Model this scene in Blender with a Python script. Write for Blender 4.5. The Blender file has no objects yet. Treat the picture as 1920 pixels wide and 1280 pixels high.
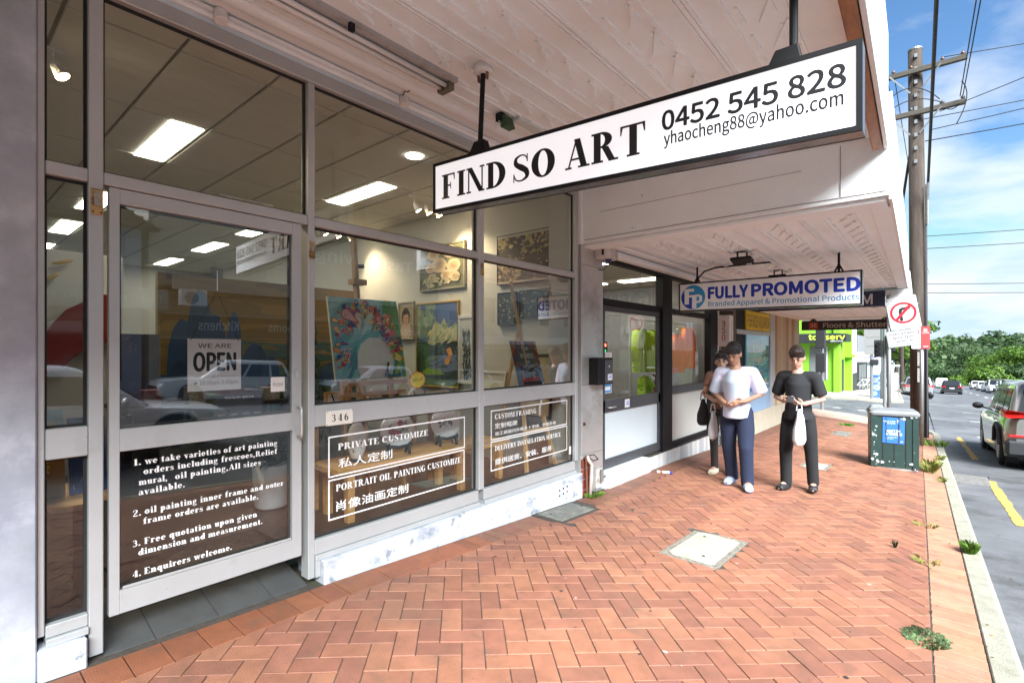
import bpy, bmesh, math, random, os
from mathutils import Vector, Matrix
R = math.radians
rnd = random.Random(7)
scn = bpy.context.scene
COL = scn.collection

# ------------------------------------------------------------------ camera
YAW = math.atan(802 / 945.0)
cam_d = bpy.data.cameras.new('camera')
cam = bpy.data.objects.new('camera', cam_d)
COL.objects.link(cam)
cam.location = (0, 0, 1.5)
cam.rotation_euler = (R(90), 0, YAW)
cam_d.sensor_width = 36
cam_d.lens = 945 / 1920 * 36
cam_d.shift_y = 16 / 1920
cam_d.clip_start = 0.05
cam_d.clip_end = 3000
scn.camera = cam

# ------------------------------------------------------------------ sky, sun, exposure
SUN_EL, SUN_AZ = R(42), R(126)          # azimuth measured clockwise from +Y (along the street)
world = bpy.data.worlds.new('World')
scn.world = world
world.use_nodes = True
wt = world.node_tree
wt.nodes.clear()
wo = wt.nodes.new('ShaderNodeOutputWorld')
wb = wt.nodes.new('ShaderNodeBackground')
wb.inputs['Strength'].default_value = 0.046
sky = wt.nodes.new('ShaderNodeTexSky')
sky.sky_type = 'NISHITA'
sky.sun_disc = False
sky.sun_elevation = SUN_EL
sky.sun_rotation = SUN_AZ
sky.air_density = 1.0
sky.dust_density = 0.25
sky.ozone_density = 1.6
tc = wt.nodes.new('ShaderNodeTexCoord')
sep = wt.nodes.new('ShaderNodeSeparateXYZ')
wt.links.new(tc.outputs['Generated'], sep.inputs[0])
mx = wt.nodes.new('ShaderNodeMath'); mx.operation = 'MAXIMUM'; mx.inputs[1].default_value = 0.0
wt.links.new(sep.outputs['Z'], mx.inputs[0])
ad = wt.nodes.new('ShaderNodeMath'); ad.operation = 'ADD'; ad.inputs[1].default_value = 0.22
wt.links.new(mx.outputs[0], ad.inputs[0])
dv = wt.nodes.new('ShaderNodeVectorMath'); dv.operation = 'DIVIDE'
cmb = wt.nodes.new('ShaderNodeCombineXYZ')
for i in range(3):
    wt.links.new(ad.outputs[0], cmb.inputs[i])
wt.links.new(tc.outputs['Generated'], dv.inputs[0])
wt.links.new(cmb.outputs[0], dv.inputs[1])
mp = wt.nodes.new('ShaderNodeMapping')
mp.inputs['Location'].default_value = (15.1, 5.5, 3.3)
wt.links.new(dv.outputs[0], mp.inputs['Vector'])
cn = wt.nodes.new('ShaderNodeTexNoise')
cn.inputs['Scale'].default_value = 1.55
cn.inputs['Detail'].default_value = 9
cn.inputs['Roughness'].default_value = 0.55
cn.inputs['Distortion'].default_value = 0.25
wt.links.new(mp.outputs[0], cn.inputs['Vector'])
cr = wt.nodes.new('ShaderNodeValToRGB')
cr.color_ramp.elements[0].position = 0.445
cr.color_ramp.elements[0].color = (0.0, 0.0, 0.0, 1)
cr.color_ramp.elements[1].position = 0.69
cr.color_ramp.elements[1].color = (0.97, 0.97, 0.97, 1)
wt.links.new(cn.outputs['Fac'], cr.inputs[0])
mixc = wt.nodes.new('ShaderNodeMix'); mixc.data_type = 'RGBA'
wt.links.new(cr.outputs[0], mixc.inputs['Factor'])
hsv = wt.nodes.new('ShaderNodeHueSaturation'); hsv.inputs['Saturation'].default_value = 1.2
wt.links.new(sky.outputs[0], hsv.inputs['Color'])
lim = wt.nodes.new('ShaderNodeVectorMath'); lim.operation = 'MINIMUM'; lim.inputs[1].default_value = (3.0, 3.95, 4.7)   # pale blue towards the skyline
wt.links.new(hsv.outputs[0], lim.inputs[0])
wt.links.new(lim.outputs[0], mixc.inputs[6])
mixc.inputs[7].default_value = (4.9, 5.1, 5.3, 1)
wt.links.new(mixc.outputs[2], wb.inputs['Color'])
wt.links.new(wb.outputs[0], wo.inputs['Surface'])

sun_d = bpy.data.lights.new('sun', 'SUN')
sun_d.energy = 3.7
sun_d.angle = R(38)
sun_d.color = (0.91, 0.97, 1.0)
sun = bpy.data.objects.new('sun', sun_d)
COL.objects.link(sun)
sdir = Vector((math.cos(SUN_EL) * math.sin(SUN_AZ), math.cos(SUN_EL) * math.cos(SUN_AZ), math.sin(SUN_EL)))
sun.rotation_euler = sdir.to_track_quat('Z', 'Y').to_euler()
sun.location = (20, -10, 40)

scn.view_settings.view_transform = 'Standard'
scn.view_settings.look = 'None'
scn.view_settings.exposure = 2.33
scn.view_settings.gamma = 1
scn.view_settings.use_curve_mapping = False
scn.render.engine = 'CYCLES'
cy = scn.cycles
cy.max_bounces = 12
cy.diffuse_bounces = 6
cy.glossy_bounces = 4
cy.transmission_bounces = 4
cy.transparent_max_bounces = 24
cy.sample_clamp_indirect = 6
cy.use_denoising = True
cy.caustics_reflective = False
cy.caustics_refractive = False

# ------------------------------------------------------------------ materials
MATS = {}
def _nodes(name):
    m = bpy.data.materials.new(name)
    m.use_nodes = True
    return m, m.node_tree, m.node_tree.nodes['Principled BSDF']

def mat(name, col, rough=0.55, metal=0.0, var=0.12, scale=6.0, bump=0.0, bscale=60.0, spec=0.5, dirt=None, dscale=2.0,
        dlo=0.5, dhi=0.7, emit=0.0, stretch=None, coat=0.0, tint=False):
    """one principled surface with noise in colour, optional second colour in patches, optional fine relief"""
    if name in MATS:
        return MATS[name]
    m, t, b = _nodes(name)
    L = t.links
    b.inputs['Roughness'].default_value = rough
    b.inputs['Metallic'].default_value = metal
    b.inputs['Specular IOR Level'].default_value = spec
    if coat:
        b.inputs['Coat Weight'].default_value = coat
        b.inputs['Coat Roughness'].default_value = 0.05
    co = t.nodes.new('ShaderNodeTexCoord')
    vec = co.outputs['Object']
    if stretch:
        mpn = t.nodes.new('ShaderNodeMapping')
        mpn.inputs['Scale'].default_value = stretch
        L.new(vec, mpn.inputs['Vector'])
        vec = mpn.outputs[0]
    n = t.nodes.new('ShaderNodeTexNoise')
    n.inputs['Scale'].default_value = scale
    n.inputs['Detail'].default_value = 6
    n.inputs['Roughness'].default_value = 0.6
    L.new(vec, n.inputs['Vector'])
    rp = t.nodes.new('ShaderNodeMapRange')
    rp.inputs['From Min'].default_value = 0.25
    rp.inputs['From Max'].default_value = 0.75
    rp.inputs['To Min'].default_value = 1 - var
    rp.inputs['To Max'].default_value = 1 + var
    L.new(n.outputs['Fac'], rp.inputs['Value'])
    hs = t.nodes.new('ShaderNodeVectorMath'); hs.operation = 'MULTIPLY'
    if tint:
        at = t.nodes.new('ShaderNodeAttribute'); at.attribute_name = 'Col'
        L.new(at.outputs['Color'], hs.inputs[0])
    else:
        hs.inputs[0].default_value = col[:3]
    cx = t.nodes.new('ShaderNodeCombineXYZ')
    for i in range(3):
        L.new(rp.outputs[0], cx.inputs[i])
    L.new(cx.outputs[0], hs.inputs[1])
    out = hs.outputs[0]
    if dirt is not None:
        n2 = t.nodes.new('ShaderNodeTexNoise')
        n2.inputs['Scale'].default_value = dscale
        n2.inputs['Detail'].default_value = 9
        n2.inputs['Roughness'].default_value = 0.68
        L.new(vec, n2.inputs['Vector'])
        r2 = t.nodes.new('ShaderNodeMapRange')
        r2.inputs['From Min'].default_value = dlo
        r2.inputs['From Max'].default_value = dhi
        L.new(n2.outputs['Fac'], r2.inputs['Value'])
        mi = t.nodes.new('ShaderNodeMix'); mi.data_type = 'RGBA'
        L.new(r2.outputs[0], mi.inputs['Factor'])
        L.new(out, mi.inputs[6])
        mi.inputs[7].default_value = (*dirt[:3], 1)
        out = mi.outputs[2]
    L.new(out, b.inputs['Base Color'])
    if emit:
        L.new(out, b.inputs['Emission Color'])
        b.inputs['Emission Strength'].default_value = emit
    if bump:
        n3 = t.nodes.new('ShaderNodeTexNoise')
        n3.inputs['Scale'].default_value = bscale
        n3.inputs['Detail'].default_value = 5
        L.new(vec, n3.inputs['Vector'])
        bp = t.nodes.new('ShaderNodeBump')
        bp.inputs['Strength'].default_value = bump
        bp.inputs['Distance'].default_value = 0.01
        L.new(n3.outputs['Fac'], bp.inputs['Height'])
        L.new(bp.outputs[0], b.inputs['Normal'])
    MATS[name] = m
    return m

def glass_mat(name, tint, boost=1.9):
    """thin window pane: Fresnel reflection from both faces over a clear view"""
    if name in MATS:
        return MATS[name]
    m = bpy.data.materials.new(name); m.use_nodes = True
    t = m.node_tree; t.nodes.clear()
    o = t.nodes.new('ShaderNodeOutputMaterial')
    mixs = t.nodes.new('ShaderNodeMixShader')
    tr = t.nodes.new('ShaderNodeBsdfTransparent'); tr.inputs[0].default_value = (*tint, 1)
    gl = t.nodes.new('ShaderNodeBsdfGlossy'); gl.inputs['Roughness'].default_value = 0.0
    fr = t.nodes.new('ShaderNodeFresnel'); fr.inputs['IOR'].default_value = 1.5
    ge = t.nodes.new('ShaderNodeNewGeometry')
    io = t.nodes.new('ShaderNodeMath'); io.operation = 'MULTIPLY_ADD'
    io.inputs[1].default_value = 1 / 1.5 - 1.5; io.inputs[2].default_value = 1.5
    t.links.new(ge.outputs['Backfacing'], io.inputs[0]); t.links.new(io.outputs[0], fr.inputs['IOR'])
    mu = t.nodes.new('ShaderNodeMath'); mu.operation = 'MULTIPLY'; mu.use_clamp = True
    mu.inputs[1].default_value = boost
    t.links.new(fr.outputs[0], mu.inputs[0])
    t.links.new(mu.outputs[0], mixs.inputs[0])
    t.links.new(tr.outputs[0], mixs.inputs[1])
    t.links.new(gl.outputs[0], mixs.inputs[2])
    t.links.new(mixs.outputs[0], o.inputs[0])
    MATS[name] = m
    return m

PAINT = lambda: mat('printed_colour', (1, 1, 1), rough=0.6, var=0.06, scale=14, tint=True)
GLOSSY = lambda: mat('glossy_colour', (1, 1, 1), rough=0.3, var=0.04, scale=9, tint=True)
def LEAF():
    """thin leaves: part of the light comes through from behind"""
    if 'leaf_colour' in MATS: return MATS['leaf_colour']
    m = mat('leaf_colour', (1, 1, 1), rough=0.55, var=0.2, scale=3, tint=True, spec=0.3)
    t = m.node_tree; b = t.nodes['Principled BSDF']; o = t.nodes['Material Output']
    tl = t.nodes.new('ShaderNodeBsdfTranslucent'); mx_ = t.nodes.new('ShaderNodeMixShader'); mx_.inputs[0].default_value = .3
    t.links.new(b.inputs['Base Color'].links[0].from_socket, tl.inputs['Color'])
    t.links.new(b.outputs[0], mx_.inputs[1]); t.links.new(tl.outputs[0], mx_.inputs[2]); t.links.new(mx_.outputs[0], o.inputs[0])
    return m

# ------------------------------------------------------------------ mesh builder
class MB:
    def __init__(s):
        s.v = []; s.f = []; s.m = []; s.c = []
    def add(s, vs, fs, m=0, c=(1, 1, 1)):
        o = len(s.v)
        s.v.extend([tuple(p) for p in vs])
        for f in fs:
            s.f.append([i + o for i in f]); s.m.append(m); s.c.append(c)
        return s
    def box(s, x0, y0, z0, x1, y1, z1, m=0, c=(1, 1, 1)):
        x0, x1 = min(x0, x1), max(x0, x1); y0, y1 = min(y0, y1), max(y0, y1); z0, z1 = min(z0, z1), max(z0, z1)
        return s.add([(x0, y0, z0), (x1, y0, z0), (x1, y1, z0), (x0, y1, z0), (x0, y0, z1), (x1, y0, z1), (x1, y1, z1), (x0, y1, z1)],
              [(0, 3, 2, 1), (4, 5, 6, 7), (0, 1, 5, 4), (1, 2, 6, 5), (2, 3, 7, 6), (3, 0, 4, 7)], m, c)
    def hexa(s, b, t, m=0, c=(1, 1, 1)):
        return s.add(list(b) + list(t), [(0, 3, 2, 1), (4, 5, 6, 7), (0, 1, 5, 4), (1, 2, 6, 5), (2, 3, 7, 6), (3, 0, 4, 7)], m, c)
    def bar(s, p, q, w, h, up=(0, 0, 1), m=0, c=(1, 1, 1)):
        p, q = Vector(p), Vector(q); d = (q - p).normalized(); u = Vector(up)
        r = d.cross(u)
        if r.length < 1e-4: r = d.cross(Vector((1, 0, 0)))
        r.normalize(); u = r.cross(d)
        r *= w / 2; u *= h / 2
        return s.hexa([p - r - u, p + r - u, p + r + u, p - r + u], [q - r - u, q + r - u, q + r + u, q - r + u], m, c)
    def poly(s, pts, m=0, c=(1, 1, 1)):
        return s.add(pts, [list(range(len(pts)))], m, c)
    def prism(s, pts, vec, m=0, c=(1, 1, 1)):
        n = len(pts); v = Vector(vec)
        vs = [Vector(p) for p in pts]; vs = vs + [p + v for p in vs]
        fs = [list(range(n))[::-1], [n + i for i in range(n)]] + [[i, (i + 1) % n, n + (i + 1) % n, n + i] for i in range(n)]
        return s.add(vs, fs, m, c)
    def cyl(s, p, q, r0, r1=None, n=14, m=0, c=(1, 1, 1)):
        r1 = r0 if r1 is None else r1
        return s.tube([p, q], [r0, r1], n, m, c)
    def tube(s, pts, rs, n=8, m=0, c=(1, 1, 1), caps=True):
        pts = [Vector(p) for p in pts]
        if not isinstance(rs, (list, tuple)): rs = [rs] * len(pts)
        o = len(s.v); K = len(pts)
        ref = None
        for i, p in enumerate(pts):
            d = (pts[min(i + 1, K - 1)] - pts[max(i - 1, 0)])
            if d.length < 1e-9: d = Vector((0, 0, 1))
            d.normalize()
            if ref is None:
                ref = Vector((0, 0, 1)) if abs(d.z) < 0.9 else Vector((1, 0, 0))
            a = (ref - d * ref.dot(d))
            if a.length < 1e-6: a = Vector((0, 1, 0)).cross(d)
            a.normalize(); ref = a
            b = d.cross(a)
            rr = rs[i] if isinstance(rs[i], (list, tuple)) else (rs[i], rs[i])
            for k in range(n):
                th = 2 * math.pi * k / n
                s.v.append(tuple(p + a * (math.cos(th) * rr[0]) + b * (math.sin(th) * rr[1])))
        for i in range(K - 1):
            for k in range(n):
                k2 = (k + 1) % n
                s.f.append([o + i * n + k, o + i * n + k2, o + (i + 1) * n + k2, o + (i + 1) * n + k]); s.m.append(m); s.c.append(c)
        if caps:
            s.f.append([o + k for k in range(n)][::-1]); s.m.append(m); s.c.append(c)
            s.f.append([o + (K - 1) * n + k for k in range(n)]); s.m.append(m); s.c.append(c)
        return s
    def lathe(s, prof, cx, cy, n=24, m=0, c=(1, 1, 1), sy=1.0, axis=None):
        """profile of (radius, height) turned about a vertical (or given) axis through (cx, cy)"""
        o = len(s.v); K = len(prof)
        for r, z in prof:
            for k in range(n):
                th = 2 * math.pi * k / n
                p = Vector((r * math.cos(th), r * math.sin(th) * sy, z))
                s.v.append(tuple(axis @ p) if axis else (cx + p.x, cy + p.y, p.z))
        for i in range(K - 1):
            for k in range(n):
                k2 = (k + 1) % n
                s.f.append([o + i * n + k, o + i * n + k2, o + (i + 1) * n + k2, o + (i + 1) * n + k]); s.m.append(m); s.c.append(c)
        s.f.append([o + k for k in range(n)][::-1]); s.m.append(m); s.c.append(c)
        s.f.append([o + (K - 1) * n + k for k in range(n)]); s.m.append(m); s.c.append(c)
        return s
    def ball(s, p, r, n=10, m=0, c=(1, 1, 1), sc=(1, 1, 1), rot=None):
        o = len(s.v); p = Vector(p); h = max(4, n // 2 + 1)
        for i in range(h + 1):
            a = math.pi * i / h
            for k in range(n):
                th = 2 * math.pi * k / n
                q = Vector((math.sin(a) * math.cos(th) * r * sc[0], math.sin(a) * math.sin(th) * r * sc[1], math.cos(a) * r * sc[2]))
                if rot: q = rot @ q
                s.v.append(tuple(p + q))
        for i in range(h):
            for k in range(n):
                k2 = (k + 1) % n
                s.f.append([o + i * n + k, o + (i + 1) * n + k, o + (i + 1) * n + k2, o + i * n + k2]); s.m.append(m); s.c.append(c)
        return s
    def mesh(s, name, mats, smooth=False):
        me = bpy.data.meshes.new(name)
        me.from_pydata(s.v, [], s.f)
        if not isinstance(mats, (list, tuple)): mats = [mats]
        for mm in mats: me.materials.append(mm)
        if len(mats) > 1:
            me.polygons.foreach_set('material_index', s.m)
        if any(c != (1, 1, 1) for c in s.c):
            ca = me.color_attributes.new('Col', 'FLOAT_COLOR', 'CORNER')
            buf = []
            for f, c in zip(s.f, s.c):
                buf.extend([c[0], c[1], c[2], 1.0] * len(f))
            ca.data.foreach_set('color', buf)
        if smooth:
            me.polygons.foreach_set('use_smooth', [True] * len(me.polygons))
        me.update()
        return me
    def build(s, name, mats, parent=None, smooth=False, bevel=0, label=None, kind=None, seg=1, local=False):
        o = bpy.data.objects.new(name, s.mesh(name, mats, smooth))
        COL.objects.link(o)
        attach(o, parent, local)
        if bevel:
            b = o.modifiers.new('bevel', 'BEVEL'); b.width = bevel; b.segments = seg; b.limit_method = 'ANGLE'
        if label: o['label'] = label
        if kind: o['kind'] = kind
        return o

def attach(o, parent, local=False):
    if parent is not None:
        o.parent = parent
        if not local:
            wm = Matrix.Identity(4)
            q = parent; chain = []
            while q is not None:
                chain.append(q); q = q.parent
            for q in reversed(chain):
                wm = wm @ q.matrix_parent_inverse @ q.matrix_basis
            o.matrix_parent_inverse = wm.inverted()

def thing(name, label, cat, loc=(0, 0, 0), group=None, rz=0.0):
    o = bpy.data.objects.new(name, None)
    COL.objects.link(o)
    o.empty_display_size = 0.1
    o.location = loc
    o.rotation_euler = (0, 0, rz)
    o['label'] = label; o['category'] = cat
    if group: o['group'] = group
    return o

def tag(o, label, cat, group=None):
    o['label'] = label; o['category'] = cat
    if group: o['group'] = group
    return o

def structure(o):
    o['kind'] = 'structure'
    return o

def copy_tree(o, parent=None):
    c = o.copy()
    COL.objects.link(c)
    c.parent = parent
    if parent is not None:
        c.matrix_parent_inverse = o.matrix_parent_inverse.copy()
    for ch in list(o.children):
        copy_tree(ch, c)
    return c

# ------------------------------------------------------------------ lettering
FDIR = os.path.join(bpy.utils.system_resource('DATAFILES'), 'fonts')
def _font(fn):
    try:
        return bpy.data.fonts.load(os.path.join(FDIR, fn))
    except Exception:
        return None
F_SANS = _font('Inter.woff2')
F_CJK = _font('Noto Sans CJK Regular.woff2')
_txt = {}
def text_geo(s, font='sans', bold=0.0, res=4):
    key = (s, font, bold)
    if key in _txt: return _txt[key]
    cu = bpy.data.curves.new('t', 'FONT')
    f = F_CJK or F_SANS
    if f: cu.font = f
    cu.size = 1.0; cu.body = s; cu.fill_mode = 'FRONT'; cu.resolution_u = res; cu.offset = bold
    o = bpy.data.objects.new('t', cu)
    COL.objects.link(o)
    dg = bpy.context.evaluated_depsgraph_get()
    me = bpy.data.meshes.new_from_object(o.evaluated_get(dg))
    vs = [(v.co.x, v.co.y) for v in me.vertices]
    fs = [list(p.vertices) for p in me.polygons]
    bpy.data.objects.remove(o); bpy.data.curves.remove(cu); bpy.data.meshes.remove(me)
    _txt[key] = (vs, fs)
    return vs, fs

def _caph(font, ch):
    vs, _ = text_geo(ch, font)
    return (max(v[1] for v in vs) - min(v[1] for v in vs)) if vs else .73
CAPH = {}
def put_text(mb, s, origin, xdir, updir, cap, width=None, font='sans', bold=0.0, m=0, c=(.001, .001, .001), center=False, squash=1.0):
    """flat lettering: baseline starts at origin, runs along xdir; cap height and full width are given"""
    if font == 'serif':
        vs, fs = serif_text(s)
        k = cap
    else:
        vs, fs = text_geo(s, font, 0)
        if font not in CAPH: CAPH[font] = _caph(font, 'H' if font == 'sans' else '框')
        k = cap / CAPH[font]
    if not vs: return
    x0 = min(v[0] for v in vs); x1 = max(v[0] for v in vs)
    kx = k * squash if width is None else width / (x1 - x0)
    o = Vector(origin); X = Vector(xdir).normalized(); U = Vector(updir).normalized(); N = X.cross(U)
    if center: o = o - X * (kx * (x1 - x0) / 2)
    if bold:
        dd = bold * cap * .9
        for q in range(8):
            oo = o + (X * math.cos(R(45 * q)) + U * math.sin(R(45 * q))) * dd - N * (.00008 * (q + 1))
            mb.add([oo + X * ((v[0] - x0) * kx) + U * (v[1] * k) for v in vs], fs, m, c)
    mb.add([o + X * ((v[0] - x0) * kx) + U * (v[1] * k) + (N * v[2] if len(v) > 2 else Vector()) for v in vs], fs, m, c)

# a small serif face drawn stroke by stroke
T, HL, SF = 0.225, 0.068, 0.075
def _bz(ps, n=14):
    out = []
    for i in range(len(ps) - 1):
        p0 = ps[max(i - 1, 0)]; p1 = ps[i]; p2 = ps[i + 1]; p3 = ps[min(i + 2, len(ps) - 1)]
        for k in range(n):
            t = k / n
            out.append(tuple(0.5 * (2 * p1[j] + (p2[j] - p0[j]) * t + (2 * p0[j] - 5 * p1[j] + 4 * p2[j] - p3[j]) * t * t
                                    + (3 * p1[j] - p0[j] - 3 * p2[j] + p3[j]) * t ** 3) for j in range(2)) + (p1[2] + (p2[2] - p1[2]) * t,))
    out.append(ps[-1])
    return out
class Gl:
    def __init__(s): s.p = []
    def r(s, x0, y0, x1, y1): s.p.append([[(x0, y0), (x1, y0), (x1, y1), (x0, y1)]]); return s
    def q(s, *pts): s.p.append([list(pts)]); return s
    def stem(s, x, y0=0, y1=1, top=3, bot=3, w=None):
        w = w or T
        s.r(x, y0, x + w, y1)
        if bot: s.r(x - (SF if bot & 1 else 0), y0, x + w + (SF if bot & 2 else 0), y0 + HL)
        if top: s.r(x - (SF if top & 1 else 0), y1 - HL, x + w + (SF if top & 2 else 0), y1)
        return s
    def ring(s, cx, cy, ro, hy, t, a0=0, a1=360, h=None):
        h = HL if h is None else h
        n = max(8, int(abs(a1 - a0) / 12)); st = []
        for i in range(n):
            b = []
            for k in (i, i + 1):
                a = R(a0 + (a1 - a0) * k / n)
                b.append(((cx + ro * math.cos(a), cy + hy * math.sin(a)), (cx + (ro - t) * math.cos(a), cy + (hy - h) * math.sin(a))))
            st.append([b[0][0], b[1][0], b[1][1], b[0][1]])
        s.p.append(st); return s
    def brush(s, ps, n=8):
        c = _bz(ps, n); L = []; Rr = []
        for i, (x, y, w) in enumerate(c):
            xa, ya, _ = c[max(i - 1, 0)]; xb, yb, _ = c[min(i + 1, len(c) - 1)]
            d = math.hypot(xb - xa, yb - ya) or 1
            nx, ny = -(yb - ya) / d, (xb - xa) / d
            L.append((x + nx * w / 2, y + ny * w / 2)); Rr.append((x - nx * w / 2, y - ny * w / 2))
        s.p.append([[Rr[i], Rr[i + 1], L[i + 1], L[i]] for i in range(len(c) - 1)]); return s
    def dot(s, x, y, r=0.1):
        s.p.append([[(x + r * math.cos(R(a)), y + r * math.sin(R(a))) for a in range(0, 360, 30)]]); return s
    def diag(s, x0, y0, x1, y1, w): return s.q((x0, y0), (x0 + w, y0), (x1 + w, y1), (x1, y1))
X_ = 0.66
def _serif(ch):
    g = Gl(); s = SF
    if ch == 'I': return g.stem(s), 2 * s + T
    if ch == 'L': return g.stem(s).r(s, 0, .66, HL).q((.6, 0), (.66, 0), (.66, .3), (.63, .3)), .68
    if ch in 'EF':
        g.stem(s).r(s, 1 - HL, .62, 1).q((.56, 1), (.56, .95), (.6, .72), (.63, .72), (.63, 1)).r(s, .49, .45, .49 + HL).r(.41, .38, .45, .64)
        if ch == 'E': g.r(s, 0, .66, HL).q((.58, 0), (.67, 0), (.67, .3), (.64, .3))
        return g, (.72 if ch == 'E' else .68)
    if ch == 'T': return g.stem(.27, top=0).r(0, 1 - HL, .73, 1).q((0, 1), (0, .7), (.03, .7), (.09, 1)).q((.64, 1), (.7, .7), (.73, .7), (.73, 1)), .73
    if ch == 'D': return g.stem(s, top=1, bot=1).ring(.28, .5, .52, .5, T + .03, -90, 90), .82
    if ch == 'O': return g.ring(.41, .5, .41, .515, T + .02), .82
    if ch in 'CG':
        g.ring(.41, .5, .41, .515, T + .02, 42, 318).q((.66, .9), (.71, .9), (.72, .66), (.69, .66))
        if ch == 'G': g.stem(.55, 0.03, .46, 3, 0, .17)
        else: g.brush([(.68, .13, .06), (.73, .22, .04), (.75, .3, .03)])
        return g, .82
    if ch == 'S': return g.brush([(.54, .78, .03), (.46, .93, .05), (.3, .975, .06), (.12, .87, .11), (.13, .67, .17), (.32, .52, .22), (.5, .36, .19), (.52, .15, .13), (.32, .03, .06), (.13, .08, .05), (.05, .26, .03)]).r(.52, .7, .56, .99).r(.02, .01, .06, .32), .62
    if ch == 'N': return g.stem(.06, w=.06).stem(.66, w=.06).diag(.55, 0, .04, 1, .2), .8
    if ch == 'M': return g.stem(.06, w=.06).stem(.74, w=T).diag(.38, 0, .06, 1, .18).diag(.41, 0, .74, 1, .06), 1.02
    if ch == 'A': return g.diag(.07, 0, .36, 1, .06).diag(.54, 0, .3, 1, .21).r(.17, .28, .6, .28 + HL).r(-.01, 0, .22, HL).r(.44, 0, .83, HL), .82
    if ch == 'V': return g.diag(.3, 0, .06, 1, .21).diag(.36, 0, .62, 1, .06).r(-.02, 1 - HL, .36, 1).r(.52, 1 - HL, .76, 1), .76
    if ch == 'R': return g.stem(s).ring(.3, .735, .36, .265, T, -90, 90).r(.2, .47, .32, .47 + HL).diag(.56, 0, .33, .5, .21).r(.55, 0, .85, HL), .84
    if ch == 'P': return g.stem(s).ring(.3, .72, .38, .28, T, -90, 90).r(.2, .44, .32, .44 + HL), .7
    if ch == 'U': return g.stem(s, .3, 1, 3, 0).stem(.64, .3, 1, 3, 0, .06).ring(.387, .32, .312, .335, T - .03, 180, 360, .07), .8
    if ch == 'Y': return g.stem(.28, 0, .5, 0, 3).diag(.28, .46, .04, 1, .2).diag(.4, .46, .62, 1, .06).r(-.03, 1 - HL, .34, 1).r(.52, 1 - HL, .76, 1), .76
    if ch == 'Z': return g.r(.04, 1 - HL, .62, 1).r(.02, 0, .64, HL).diag(.02, 0, .4, 1, .22).r(.04, .74, .08, 1).r(.6, 0, .64, .28), .67
    x = X_
    if ch == 'a': return g.brush([(.08, .5, .12), (.16, .62, .06), (.3, .64, .07), (.39, .52, T)]).stem(.3, 0.02, .5, 0, 2).ring(.23, .19, .22, .2, .16), .57
    if ch == 'b': return g.stem(.06, 0, 1.02, 1, 0).ring(.34, x / 2, .27, x / 2 + .02, T), .64
    if ch == 'd': return g.stem(.37, 0, 1.02, 1, 2).ring(.28, x / 2, .27, x / 2 + .02, T), .64
    if ch == 'p': return g.stem(.06, -.34, x, 1, 3).ring(.34, x / 2, .27, x / 2 + .02, T), .64
    if ch == 'q': return g.stem(.37, -.34, x, 0, 3).ring(.28, x / 2, .27, x / 2 + .02, T), .64
    if ch == 'o': return g.ring(.29, x / 2, .29, x / 2 + .02, T), .6
    if ch == 'e': return g.ring(.28, x / 2, .28, x / 2 + .02, T, 0, 318).r(.12, x / 2 - .02, .54, x / 2 + .04), .58
    if ch == 'c': return g.ring(.28, x / 2, .28, x / 2 + .02, T, 40, 318).dot(.45, .48, .085), .55
    if ch == 'f': return g.stem(.1, 0, .8, 0, 3).brush([(.195, .76, T), (.24, .93, .1), (.36, 1.02, .06), (.45, .93, .12)]).r(.0, x - HL, .42, x), .46
    if ch == 'g': return g.ring(.25, .42, .24, .24, .17).ring(.27, -.17, .27, .17, .1).brush([(.15, .2, .06), (.08, .1, .1), (.25, .01, .12)]).r(.42, .58, .54, .66), .58
    if ch in 'il':
        g.stem(.08, 0, x if ch == 'i' else 1.02, 1, 3)
        if ch == 'i': g.dot(.175, .89, .115)
        return g, .36
    if ch == 'k': return g.stem(.06, 0, 1.02, 1, 3).diag(.27, .28, .48, x, .06).diag(.42, 0, .24, .4, .18).r(.42, x - HL, .62, x).r(.38, 0, .68, HL), .68
    if ch in 'nmhu':
        if ch == 'u': return g.stem(.06, .12, x, 1, 0).stem(.38, 0, x, 1, 2).brush([(.155, .16, T), (.2, .04, .1), (.32, .02, .06), (.4, .12, .04)]), .66
        g.stem(.06, 0, 1.02 if ch == 'h' else x, 1, 3)
        for x0 in ((0.0, .36) if ch == 'm' else (0.0,)):
            g.brush([(x0 + .2, .5, .04), (x0 + .3, .63, .06), (x0 + .42, .62, .12), (x0 + .475, .48, T)]).stem(x0 + .38, 0, .5, 0, 3)
        return g, (1.04 if ch == 'm' else .68)
    if ch == 'r': return g.stem(.06, 0, x, 1, 3).brush([(.2, .46, .04), (.29, .6, .08), (.38, .62, .1)]).dot(.42, .55, .09), .52
    if ch == 's': return g.brush([(.4, .5, .03), (.33, .62, .05), (.2, .64, .06), (.09, .55, .1), (.14, .42, .15), (.33, .3, .16), (.4, .15, .12), (.25, .03, .06), (.1, .06, .05), (.05, .18, .03)]).r(.38, .46, .42, .66).r(.02, 0, .06, .22), .48
    if ch == 't': return g.stem(.08, .12, .86, 0, 0).brush([(.175, .16, T), (.22, .03, .1), (.33, .03, .06), (.38, .12, .04)]).r(.0, x - HL, .36, x), .42
    if ch == 'v': return g.diag(.22, 0, .03, x, .2).diag(.28, 0, .47, x, .06).r(-.03, x - HL, .28, x).r(.38, x - HL, .6, x), .58
    if ch == 'w': return g.diag(.2, 0, .03, x, .19).diag(.25, 0, .38, x, .06).diag(.52, 0, .36, x, .19).diag(.58, 0, .76, x, .06).r(-.03, x - HL, .26, x).r(.66, x - HL, .88, x), .86
    if ch == 'z': return g.r(.03, x - HL, .46, x).r(.02, 0, .48, HL).diag(.02, 0, .26, x, .2).r(.03, .46, .06, x).r(.45, 0, .48, .2), .5
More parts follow.
